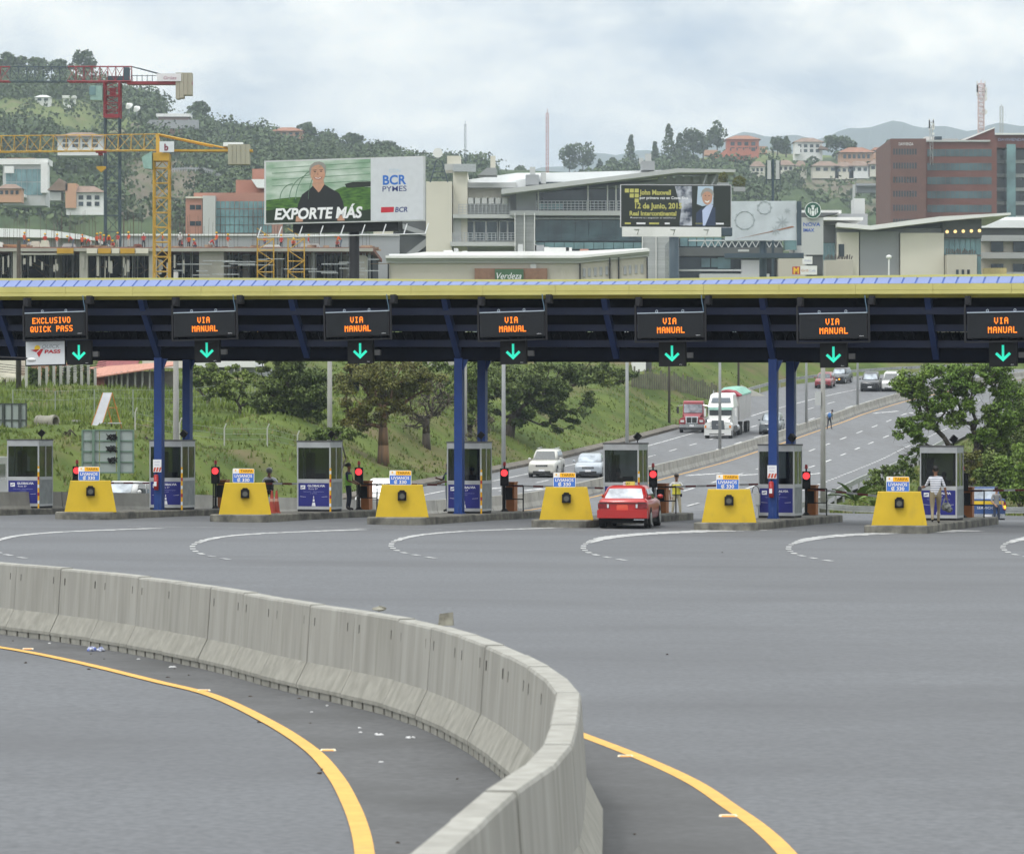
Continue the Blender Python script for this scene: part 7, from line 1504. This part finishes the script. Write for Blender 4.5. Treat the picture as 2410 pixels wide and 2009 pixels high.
# white truck with high sleeper cab and tipper trailer
t = thing('truck', 'white truck with tall sleeper cab, pale trailer and green tarpaulin', 'truck'); pwt = paint('truck_white', (.66,.66,.64)); glv = mat('visor_green', (.35,.58,.50), rough=.3)
b = MB(); hx(b,-1.16,1.16,-1.12,1.12,-.2,3.0,-.1,3.0,1.0,2.7); hx(b,-1.16,1.16,-1.0,1.0,-.2,3.0,.6,3.0,2.7,3.75); hx(b,-1.0,1.0,-.8,.8,.6,3.0,.9,3.0,3.75,3.9); b.build('sleeper_cab', pwt, t)
b = MB(); hx(b,-.85,.85,-1.05,1.05,-2.2,-.2,-1.6,-.2,.9,1.65); hx(b,-.8,.8,-1.0,1.0,-1.6,-.2,-.5,-.2,1.65,1.95); b.build('bonnet', pwt, t)
for s in (-1,1):
    b = MB(); b.loft([[(s*x, y, z) for x, z in ((.6,.7),(1.22,.7),(1.24,1.2),(1.05,1.42),(.6,1.5))] for y in (-2.15,-.9)]); b.build('wing', pwt, t); h_ = Bx('headlight', lampg, t, min(s*.68,s*1.16), max(s*.68,s*1.16), -2.25,-2.1,.92,1.16); Bx('indicator', flat('indicator_amber', (.62,.20,.02)), h_, min(s*1.02,s*1.17), max(s*1.02,s*1.17), -2.27,-2.2,.93,1.16)
    Bx('mirror', pwt, t, s*1.38-.08, s*1.38+.08, -.35,-.25,1.9,2.6); Bx('windscreen', cgl, t, min(s*.03,s*1.0), max(s*.03,s*1.0), -.26,-.15,1.98,2.62); Bx('sun_visor', glv, t, min(s*.02,s*1.05), max(s*.02,s*1.05), -.42,-.2,2.46,2.68)
b = MB(); hx(b,-.88,.88,-.8,.8,.02,.6,.42,.8,3.12,3.52); b.build('roof_window', mat('roof_window_glass', (.10,.12,.14), rough=.2), t)
g_ = Bx('grille', mat('grille_grey', (.10,.11,.12), rough=.5, metal=.3, stretch=(12,1,1)), t, -.55,.55,-2.28,-2.1,.80,1.60); Bx('grille_badge', chrome, g_, -.14,.14,-2.30,-2.28,1.15,1.28)
Bx('bumper', pwt, t, -1.2,1.2,-2.42,-2.1,.28,.78); Bx('bumper_slot', plast, t, -.75,.6,-2.43,-2.42,.36,.44); Bx('chassis', under, t, -.5,.5,-1.9,12,.5,.9); MB().tube((-1.05,3.1,1.5),(-1.05,3.1,4.1),.08,8).build('exhaust_stack', chrome, t); MB().tube((1.05,1.4,.75),(1.05,2.9,.75),.32,12).build('fuel_tank', chrome, t)
tl_ = Bx('trailer_body', mat('trailer_grey', (.42,.41,.40), rough=.7, var=.08, scale=.6), t, -1.25,1.25,3.6,12.5,1.35,3.55)
b = MB(); b.loft([[(x, y, z) for x, z in ((-1.27,3.5),(1.27,3.5),(1.27,3.62),(.7,3.95+h_),(0,4.05+h_),(-.7,3.95+h_),(-1.27,3.62))] for y, h_ in ((3.5,0),(5.4,.05))]); b.build('red_cover', flat('tarp_red', (.28,.015,.03)), t)
b = MB(); b.loft([[(x, y, z) for x, z in ((-1.27,3.5),(1.27,3.5),(1.27,3.62),(.7,3.95+h_),(0,4.05+h_),(-.7,3.95+h_),(-1.27,3.62))] for y, h_ in ((5.4,.05),(8,.22),(12.6,.1))]); b.build('green_tarpaulin', mat('tarp_green', (.20,.42,.33), rough=.6, var=.15), t)
for y in (-1.45, 4.4, 5.7, 10, 11.3):
    for s in (-1,1): wheel(t, s*1.2, y, .50, .32, rimd if y > 0 else rim)
place(t, 1697, 1029, h=R(10.5), sc=.95)
# blue and yellow pickup behind the rightmost booth
t = thing('pickup_truck', 'blue and yellow service pickup behind the rightmost toll booth', 'pickup'); pb_ = paint('blue', (.03,.075,.22)); py_ = flat('paint_yellow_band', (.78,.52,.03))
b = MB(); b.box(-.88,.88,.6,2.55,.50,1.28); b.box(-.88,.88,-2.55,.6,.45,1.20); b.build('body', pb_, t); b = MB(); hx(b,-.82,.82,-.66,.66,-1.5,.60,-1.0,.40,1.20,1.80); b.build('cab', pb_, t); b = MB(); hx(b,-.68,.68,-.58,.58,.59,.62,.42,.45,1.28,1.72); b.build('rear_window', cgl2, t)
tg = Bx('tailgate', pb_, t, -.80,.80,2.55,2.60,.62,1.26); Bx('yellow_band', py_, tg, -.80,.80,2.60,2.612,1.05,1.20); text(tg, 'SERVICIO', 0, 2.0, .84, .10, whp, .8)
ltr_ = [o for o in tg.children if o.name.startswith('lettering')][0]; ltr_.data = ltr_.data.copy()
for v in ltr_.data.vertices: v.co.x = -v.co.x; v.co.y = 2.615
for s in (-1,1): h_ = Bx('taillight', tail, t, min(s*.80,s*.90), max(s*.80,s*.90), 2.45,2.615,.78,1.15); Bx('lit_indicator', flat('lit_amber', (1,.45,.03), emit=1.6), h_, min(s*.79,s*.90), max(s*.79,s*.90), 2.615,2.63,.85,1.0)
Bx('rear_bumper', chrome, t, -.85,.85,2.6,2.75,.42,.62); Bx('licence_plate', whp, t, -.26,.06,2.752,2.76,.42,.58)
for y in (-1.6,1.7):
    for s in (-1,1): wheel(t, s*.89, y, .36, .24)
X = (2312-1205)/F*166; t.location = (X, 166, float(Az(X, 166))+.1); t.rotation_euler = (0,0,math.pi-R(4))
# white box van cut by the left edge
t = thing('van', 'white box van just entering the frame at the left edge', 'van'); b = MB(); b.box(-1.0,1.0,-2.4,2.4,.35,2.15); b.build('body', pw, t); Bx('bumper', lgrey, t, -1.0,1.02,-2.5,-2.4,.35,.6); Bx('windscreen', cgl, t, -.9,.9,-2.42,-2.39,1.2,1.95); Bx('side_window', cgl, t, 1.0,1.01,-2.0,-1.0,1.3,1.9)
for y in (-1.6,1.6):
    for s in (-1,1): wheel(t, s*1.02, y, .34, .22)
t.location = ((-30-1205)/F*138, 138, float(Az(-20, 138))); t.rotation_euler = (0,0,-R(8))
# grey card terminal with looped cable at the third column
u = UK[4]-.55; t = thing('payment_terminal', 'slim grey terminal with a looped cable left of the third blue column', 'payment terminal', RW(u, 6.0, on_island(UK[4], 6)), -A); Bx('post', lgrey, t, -.04,.04,-.04,.04,0,.45); Bx('terminal_box', lgrey, t, -.10,.10,-.08,.06,.45,.85); MB().path([(-.05+.13*math.cos(R(a)), 0, .85+.25*math.sin(R(a))) for a in range(0,181,20)], .012, 4).build('cable', blk, t)

# ---------------------------------------------------------------- people
def skin_mesh(nm, J, E, mats, part_of, lev=1):
    me = bpy.data.meshes.new('t'); names = list(J); me.from_pydata([J[n][0] for n in names], [(names.index(a), names.index(c)) for a, c in E], []); o = bpy.data.objects.new('t', me); COL.objects.link(o)
    o.modifiers.new('s', 'SKIN'); sk = me.skin_vertices[0].data
    for i, n in enumerate(names): r = J[n][1]; sk[i].radius = r if isinstance(r, tuple) else (r, r); sk[i].use_root = (n == 'pelvis')
    sb = o.modifiers.new('d', 'SUBSURF'); sb.levels = lev; dg = bpy.context.evaluated_depsgraph_get(); out = bpy.data.meshes.new_from_object(o.evaluated_get(dg)); bpy.data.objects.remove(o); bpy.data.meshes.remove(me)
    out.name = nm; out.materials.clear()
    for m in mats: out.materials.append(m)
    segs = [(Vector(J[a][0]), Vector(J[c][0]), part_of.get((a, c), 0)) for a, c in E]
    for p in out.polygons:
        best = 1e9; bi = 0; c = Vector(p.center)
        for a, b_, k in segs:
            d = b_-a; u = max(0, min(1, (c-a).dot(d)/max(d.length_squared, 1e-9))); q = (c-a-d*u).length
            if q < best: best, bi = q, k
        p.material_index = bi; p.use_smooth = True
    return out
def pose(armL=((-.24,-.02,1.12),(-.24,-.14,.90)), armR=((.24,-.02,1.12),(.24,-.14,.90)), footL=(-.11,0,.05), footR=(.11,0,.05), kneeL=None, kneeR=None, pel=(0,0,.93), chest=(0,0,1.28), head=(0,-.02,1.60), fingers=True, toe=-.16, girth=1.0):
    V = Vector; pel, chest, head = V(pel), V(chest), V(head); fl, fr = V(footL), V(footR); g = girth
    hl, hr = pel+V((-.10,0,-.04)), pel+V((.10,0,-.04)); kl = V(kneeL) if kneeL else (hl+fl)/2+V((0,-.04,.02)); kr = V(kneeR) if kneeR else (hr+fr)/2+V((0,-.04,.02)); up = (head-chest).normalized()
    sl_, sr = chest+V((-.17,0,.12)), chest+V((.17,0,.12)); el, hl_ = V(armL[0]), V(armL[1]); er, hr_ = V(armR[0]), V(armR[1])
    J = {'pelvis': (pel, (.145*g,.10*g)), 'waist': ((pel+chest)/2, (.135*g,.09*g)), 'chest': (chest, (.155*g,.10*g)), 'neckbase': (chest+V((0,0,.16)), (.08,.065)), 'neck': (head-up*.13, .052), 'jaw': (head-up*.05+V((0,-.015,0)), (.062,.07)), 'crown': (head+up*.06, (.075,.088)), 'top': (head+up*.105, (.045,.055)),
         'hipL': (hl, .085*g), 'kneeL': (kl, .060), 'ankL': (fl+V((0,.02,.04)), .042), 'toeL': (fl+V((-.01,toe,-.01)), (.042,.03)), 'hipR': (hr, .085*g), 'kneeR': (kr, .060), 'ankR': (fr+V((0,.02,.04)), .042), 'toeR': (fr+V((.01,toe,-.01)), (.042,.03)),
         'shL': (sl_, .062), 'elL': (el, .043), 'wrL': (hl_, .028), 'shR': (sr, .062), 'elR': (er, .043), 'wrR': (hr_, .028)}
    E = [('pelvis','waist'),('waist','chest'),('chest','neckbase'),('neckbase','neck'),('neck','jaw'),('jaw','crown'),('crown','top'),('pelvis','hipL'),('hipL','kneeL'),('kneeL','ankL'),('ankL','toeL'),('pelvis','hipR'),('hipR','kneeR'),('kneeR','ankR'),('ankR','toeR'),('chest','shL'),('shL','elL'),('elL','wrL'),('chest','shR'),('shR','elR'),('elR','wrR')]
    for s, e_, w0 in (('L', el, hl_), ('R', er, hr_)):
        d = (w0-e_).normalized(); sd = d.cross(V((0,1,0))); sd = sd.normalized() if sd.length > .1 else V((1,0,0)); J['palm'+s] = (w0+d*.055, (.034,.020)); E.append(('wr'+s, 'palm'+s))
        if fingers:
            for i, l_ in enumerate((.060,.070,.066,.050)): J['f%d%s' % (i, s)] = (w0+d*(.085)+sd*(.026-.017*i), .0095); J['g%d%s' % (i, s)] = (w0+d*(.085+l_)+sd*(.030-.020*i)+V((0,-.018,0)), .0075); E += [('palm'+s, 'f%d%s' % (i, s)), ('f%d%s' % (i, s), 'g%d%s' % (i, s))]
            J['t0'+s] = (w0+d*.03+sd*.045, .011); J['t1'+s] = (w0+d*.075+sd*.060+V((0,-.012,0)), .009); E += [('palm'+s, 't0'+s), ('t0'+s, 't1'+s)]
    return J, E
def clothes(E, long_=False, shorts=False):
    po = {}
    for e in E:
        a, c = e
        if a in ('waist','chest') and c not in ('neckbase',) or (a, c) == ('pelvis','waist'): po[e] = 1
        elif a.startswith('sh'): po[e] = 1
        elif a.startswith('el'): po[e] = 1 if long_ else 0
        elif a == 'pelvis' or a.startswith('hip') or a.startswith('knee'): po[e] = 2
        elif a.startswith('ank'): po[e] = 3
        elif e == ('chest','neckbase'): po[e] = 1
        else: po[e] = 0
    return po
skd = mat('skin_brown', (.20,.095,.055), rough=.55, var=.08); skl = mat('skin_tan', (.34,.19,.12), rough=.55, var=.08); shoe = flat('shoe_black', (.02,.018,.016)); hairm = flat('hair_black', (.012,.010,.010)); hiv = mat('vest_lime', (.22,.45,.07), rough=.7, var=.1); hivy = mat('vest_yellow', (.62,.56,.06), rough=.7, var=.08); orv = mat('vest_orange', (.62,.10,.03), rough=.7, var=.12)
def cloth(nm, c): return mat('cloth_'+nm, c, rough=.85, var=.12, scale=6)
def person(label, loc, rotz, P_, sh_, tr_, skn=skd, long_=False, hair='short', vest=None, group=None, extra=None, scale=1.0, cat='person'):
    J, E = P_; t = thing('person', label, cat, loc, rotz, group); t.scale = (scale,)*3; me = skin_mesh('body', J, E, [skn, sh_, tr_, shoe], clothes(E, long_)); put('body', me, t); H = Vector(J['crown'][0]); c = Vector(J['chest'][0]); pv = Vector(J['pelvis'][0])
    if hair in ('short','bun'):
        b = MB().ell(H+Vector((0,.022,.025)), .090,.105,.098, 14, 8)
        if hair == 'bun': b.ell(H+Vector((0,.14,.02)), .05,.05,.05, 8, 6)
        b.build('hair', hairm, t, True)
    elif hair == 'helmet': MB().ell(H+Vector((0,.01,.03)), .125,.140,.120, 14, 8).build('helmet', flat('helmet_grey', (.12,.12,.125), .35), t, True)
    elif hair == 'cap': b = MB().ell(H+Vector((0,.01,.035)), .10,.11,.085, 12, 6); b.box(-.07,.07,-.20,-.08,H.z+.03,H.z+.045); b.build('cap', flat('cap_brown', (.03,.02,.015)), t)
    elif hair == 'hard': b = MB().ell(H+Vector((0,0,.05)), .125,.145,.10, 10, 6).box(-.10,.10,H.y-.19,H.y-.08,H.z+.03,H.z+.045); b.build('hard_hat', extra or flat('hard_hat_yellow', (.78,.48,.01)), t)
    MB().ell(Vector(J['jaw'][0])+Vector((0,-.078,.045)), .013,.020,.022, 6, 5).build('nose', skn, t, True)
    for s in (-1,1): MB().ell(H+Vector((s*.080,.01,-.045)), .012,.02,.03, 6, 5).build('ear', skn, t, True)
    if vest is not None:
        rings = []
        for u, kx, ky in ((0,.175,.135),(.35,.165,.125),(.7,.178,.135),(1.0,.185,.13),(1.12,.15,.10)):
            q = pv+(c-pv)*u+Vector((0,0,.02)); n = 16; rings.append([(q.x+kx*math.cos(2*math.pi*i/n), q.y+ky*math.sin(2*math.pi*i/n), q.z) for i in range(n)])
        MB().loft(rings, False).build('vest', vest, t, True)
    return t
# helmeted guard, woman in green vest, man behind the second column, officer, walking man, walker, man by pickup
X, Y, _ = RW(u_of(634, 13), 13); person('guard in grey helmet and black vest raising a hand to the mouth', (X, Y, float(Az(X, Y))), R(-10), pose(armL=((-.30,0,1.13),(-.28,-.1,.92)), armR=((.34,-.08,1.24),(.10,-.20,1.42))), cloth('white', (.58,.60,.64)), cloth('black', (.02,.02,.024)), long_=True, hair='helmet', vest=cloth('black_vest', (.025,.026,.026)))
u = u_of(820, 9.5); person('woman with tied hair in a lime vest standing between booth and traffic light', RW(u, 9.5, on_island(UK[1], 9.5)), R(70), pose(armL=((-.24,-.06,1.12),(-.14,-.30,1.02)), armR=((.24,-.06,1.12),(.14,-.32,1.02)), pel=(0,0,.91)), cloth('navy', (.018,.025,.055)), cloth('dark_jeans', (.02,.025,.045)), hair='bun', vest=hiv, scale=.98)
u = u_of(1056, 9.3); person('man in lime vest gesturing beside the booth behind the second blue column', RW(u, 9.3, on_island(UK[2], 9.3)), R(-60), pose(armL=((-.24,-.12,1.15),(-.12,-.38,1.20)), armR=((.24,-.12,1.12),(.10,-.36,1.05)), footL=(-.1,.08,.05), footR=(.1,-.12,.05)), cloth('blue_shirt', (.05,.07,.12)), cloth('jeans', (.11,.15,.21)), vest=hiv)
X, Y, _ = RW(u_of(1593, 26), 26); X = (1592-1205)/F*144; person('officer in yellow vest, cap and khaki trousers with arm across chest', (X, 144, float(Az(X, 144))), R(4), pose(armL=((-.28,-.02,1.12),(-.26,-.05,.86)), armR=((.27,-.10,1.14),(.02,-.20,1.24)), footL=(-.17,.02,.05), footR=(.17,-.02,.05)), cloth('white_shirt', (.55,.54,.50)), cloth('khaki', (.36,.32,.22)), hair='cap', vest=hivy)
o = [o for o in bpy.data.objects if o.get('label', '').startswith('officer in yellow')][0]; MB().loft([[(.17*math.cos(a), .13*math.sin(a), z) for a in np.linspace(0, 6.2, 14)] for z in (.93,.99)]).box(.14,.22,-.06,.06,.85,.97).build('belt', blk, o)
u = u_of(2202, 1.5); wm = person('man in white striped shirt and khaki trousers walking away to the booth window', RW(u, 1.5, on_island(UK[5], 1.5)-.01), R(172), pose(armL=((.0-.28,.02,1.12),(-.32,-.05,.86)), armR=((.30,-.06,1.14),(.44,-.20,1.10)), footL=(-.08,-.20,.05), footR=(.09,.20,.10), kneeL=(-.09,-.16,.50), kneeR=(.10,.02,.48), girth=1.3), mat('shirt_striped_white', (.55,.56,.60), rough=.8), cloth('khaki2', (.28,.235,.155)), scale=1.07)
m_ = MATS['shirt_striped_white']; n_ = m_.node_tree; wv = n_.nodes.new('ShaderNodeTexWave'); wv.bands_direction = 'Z'; wv.inputs['Scale'].default_value = 4.6; wv.inputs['Distortion'].default_value = .4; tcx = n_.nodes.new('ShaderNodeTexCoord'); n_.links.new(tcx.outputs['Object'], wv.inputs['Vector']); cr = n_.nodes.new('ShaderNodeMix'); cr.data_type = 'RGBA'; cr.inputs[6].default_value = (.17,.19,.25,1); cr.inputs[7].default_value = (.62,.63,.68,1); mr_ = n_.nodes.new('ShaderNodeMapRange'); mr_.inputs[1].default_value = .12; mr_.inputs[2].default_value = .38; n_.links.new(wv.outputs['Fac'], mr_.inputs[0]); n_.links.new(mr_.outputs[0], cr.inputs[0]); n_.links.new(cr.outputs[2], n_.nodes['Principled BSDF'].inputs['Base Color'])
u = u_of(2226, 1.4); X, Y, z = RW(u, 1.35, on_island(UK[5], 1.4)+.56); b = MB(); b.ell((0,0,.0), .17,.08,.13, 12, 8, .12); b.ell((.10,0,-.10), .12,.07,.09, 10, 6, .15); b.tube((-.10,0,.08),(-.02,0,.34),.02,5).tube((.08,0,.08),(-.02,0,.34),.02,5); o = b.build('jacket_bag', mat('dark_bundle', (.03,.035,.035), col2=(.20,.21,.20), scale=9, contrast=2.5)); o.location = (X+.02, Y, z-.0); tag(o, 'dark bundle of jacket and bag carried in the right hand of the striped man', 'bag')
b = MB().ell((0,0,0), .07,.05,.12, 8, 6, .2); o = b.build('cap_in_hand', flat('black_cap', (.02,.02,.02))); X, Y, z = RW(u_of(2164, 1.3), 1.3, on_island(UK[5], 1.4)+1.10); o.location = (X, Y, z); tag(o, 'black cap held in the left hand of the striped man', 'cap')
Yw = 322; X = float(at(1.4, Yw)); person('walker with blue backpack stepping over the median wall, far up the road', (X, Yw, float(Az(X, Yw))), R(150), pose(pel=(0,0,.92), chest=(-.12,-.05,1.25), head=(-.22,-.10,1.55), footL=(-.15,-.1,.05), footR=(.14,.15,.05), fingers=False), cloth('green_shirt', (.10,.14,.10)), cloth('dark_trousers', (.03,.035,.05)), scale=1.02)
o = [o for o in bpy.data.objects if o.get('label', '').startswith('walker with blue')][0]; MB().ell((-.10,.18,1.22), .17,.13,.24, 10, 8).build('backpack', cloth('backpack_blue', (.05,.16,.42)), o, True)
X = (2345-1205)/F*163; person('man in grey top with dark bag standing beside the blue pickup', (X, 163, float(Az(X, 163))+.1), R(20), pose(armL=((-.28,-.05,1.1),(-.18,-.20,.95))), cloth('grey_top', (.22,.22,.22)), cloth('dark_jeans2', (.04,.05,.08)), skn=skl)
for k, px, lb_ in ((3, 1440, 'booth attendant in olive shirt seated in the booth behind the taxi'), (2, 1130, 'booth attendant seated in the booth behind the second blue column'), (5, 2228, 'booth attendant seated in the rightmost booth')):
    X, Y, z = RW(UK[k]+(-.25 if k == 3 else .1), BV+.15, on_island(UK[k], BV)+.05); person(lb_, (X, Y, z), R(-30), pose(pel=(0,.1,.72), chest=(0,.02,1.10), head=(0,-.02,1.42), kneeL=(-.12,-.32,.70), kneeR=(.12,-.32,.70), footL=(-.12,-.28,.25), footR=(.12,-.28,.25), armL=((-.24,-.08,.98),(-.2,-.32,1.04)), armR=((.24,-.08,.98),(.2,-.32,1.04)), fingers=False), cloth('olive', (.10,.10,.05)), cloth('dark_trousers', (.03,.035,.05)))
# construction workers
wp = {'stand': pose(fingers=False), 'walk': pose(footL=(-.1,-.22,.05), footR=(.1,.2,.05), fingers=False, armR=((.28,-.15,1.15),(.2,-.35,1.1))), 'bend': pose(pel=(0,.15,.88), chest=(0,-.22,1.08), head=(0,-.50,1.20), armL=((-.2,-.40,.80),(-.15,-.45,.50)), armR=((.2,-.40,.80),(.15,-.45,.50)), fingers=False), 'crouch': pose(pel=(0,.12,.42), chest=(0,-.1,.72), head=(0,-.2,1.0), kneeL=(-.16,-.28,.48), kneeR=(.16,-.28,.48), footL=(-.12,0,.05), footR=(.12,0,.05), armL=((-.22,-.25,.55),(-.1,-.42,.40)), armR=((.22,-.25,.55),(.1,-.42,.40)), fingers=False)}
jn = [cloth('work_jeans', (.10,.13,.18)), cloth('work_pale', (.42,.42,.40)), cloth('work_dark', (.03,.035,.04))]; wsh = [orv, mat('vest_red', (.45,.05,.045), rough=.7, var=.1), cloth('work_white', (.5,.5,.5))]; hats = [flat('hard_hat_yellow', (.78,.48,.01)), flat('hard_hat_white', (.7,.7,.7)), flat('hard_hat_orange', (.72,.22,.02))]
W_ = [(57,'stand',0,0,0,'worker at the left end standing by the timber'),(71,'crouch',2,1,0,'worker in white crouching beside the timber stack'),(106,'stand',1,2,0,'worker in front of the first sheaf of boards'),(134,'walk',0,1,0,'worker between the sheaf of boards and the grey stack'),(170,'bend',1,0,0,'worker bending beside the grey stack'),(194,'stand',0,2,2,'worker in dark trousers left of the red crane mast group'),(212,'bend',1,1,0,'worker bent double, left of the group at the red mast'),(228,'stand',0,2,0,'worker at the left of the group by the red crane mast'),(236,'stand',1,1,0,'second worker of the group by the red crane mast'),(245,'walk',1,2,0,'third worker of the group, with the brightest yellow hat'),(256,'bend',0,0,0,'worker stooping in front of the red crane mast'),(267,'crouch',1,2,0,'worker in red crouching in front of the red crane mast'),(277,'stand',1,1,0,'worker in red just right of the red crane mast'),(303,'stand',0,1,0,'worker in pale trousers midway between the two cranes'),(338,'walk',1,2,1,'worker in white hat left of the yellow mast'),(383,'stand',0,0,0,'worker seen through the yellow mast'),(424,'stand',2,2,1,'worker with white hat right of the yellow mast'),(427,'crouch',1,2,0,'crouching worker in red right of the yellow mast'),(444,'stand',0,2,2,'worker with back turned in dark trousers and orange vest'),(460,'crouch',1,0,0,'crouching worker between the two standing in orange'),(495,'bend',1,1,0,'worker bending above the concrete core wall'),(510,'stand',0,0,0,'worker in orange vest and jeans above the core wall'),(536,'walk',0,1,0,'worker left of the first billboard edge'),(662,'stand',1,2,0,'worker under the left part of the first billboard'),(623,'walk',1,0,0,'worker on the deck at the left scaffold tower'),(690,'crouch',0,2,0,'worker crouching near the scaffold stair'),(726,'stand',1,1,0,'worker standing beneath the middle of the first billboard'),(793,'crouch',1,2,0,'worker with yellow hat left of the billboard pole'),(801,'bend',0,0,0,'second worker left of the billboard pole, bending')]
cache = {}; rs = random.Random(1)
for px, ps2, vs_, tr_, ht, lb_ in W_:
    key = (ps2, vs_, tr_, ht); p = px2(px, 582, 403.6+rs.uniform(0, 7)); p.z = px2(px, 582, 403).z
    if key in cache:
        o = copy_tree(cache[key]); o.location = p; o.rotation_euler = (0,0,rs.uniform(-2.5,2.5)); tag(o, lb_, 'person', 'construction workers on the deck')
    else:
        cache[key] = person(lb_, p, rs.uniform(-1.5,1.5), wp[ps2], wsh[vs_], jn[tr_], hair='hard', extra=hats[ht], group='construction workers on the deck')

# ---------------------------------------------------------------- haze
b = MB().box(-9300, 9300, -420, 7200, -8, 560); hz_ = b.build('haze', None or bpy.data.materials.new('haze')); hz_['kind'] = 'stuff'; hz_['label'] = 'thin bluish haze over the whole valley'
m = MATS['haze'] = hz_.data.materials[0]; m.use_nodes = True; nn = m.node_tree.nodes; nn.clear(); pv = nn.new('ShaderNodeVolumePrincipled'); mo = nn.new('ShaderNodeOutputMaterial'); m.node_tree.links.new(pv.outputs[0], mo.inputs['Volume']); pv.inputs['Density'].default_value = .000115; pv.inputs['Color'].default_value = (.78,.88,1.0,1); pv.inputs['Anisotropy'].default_value = .2
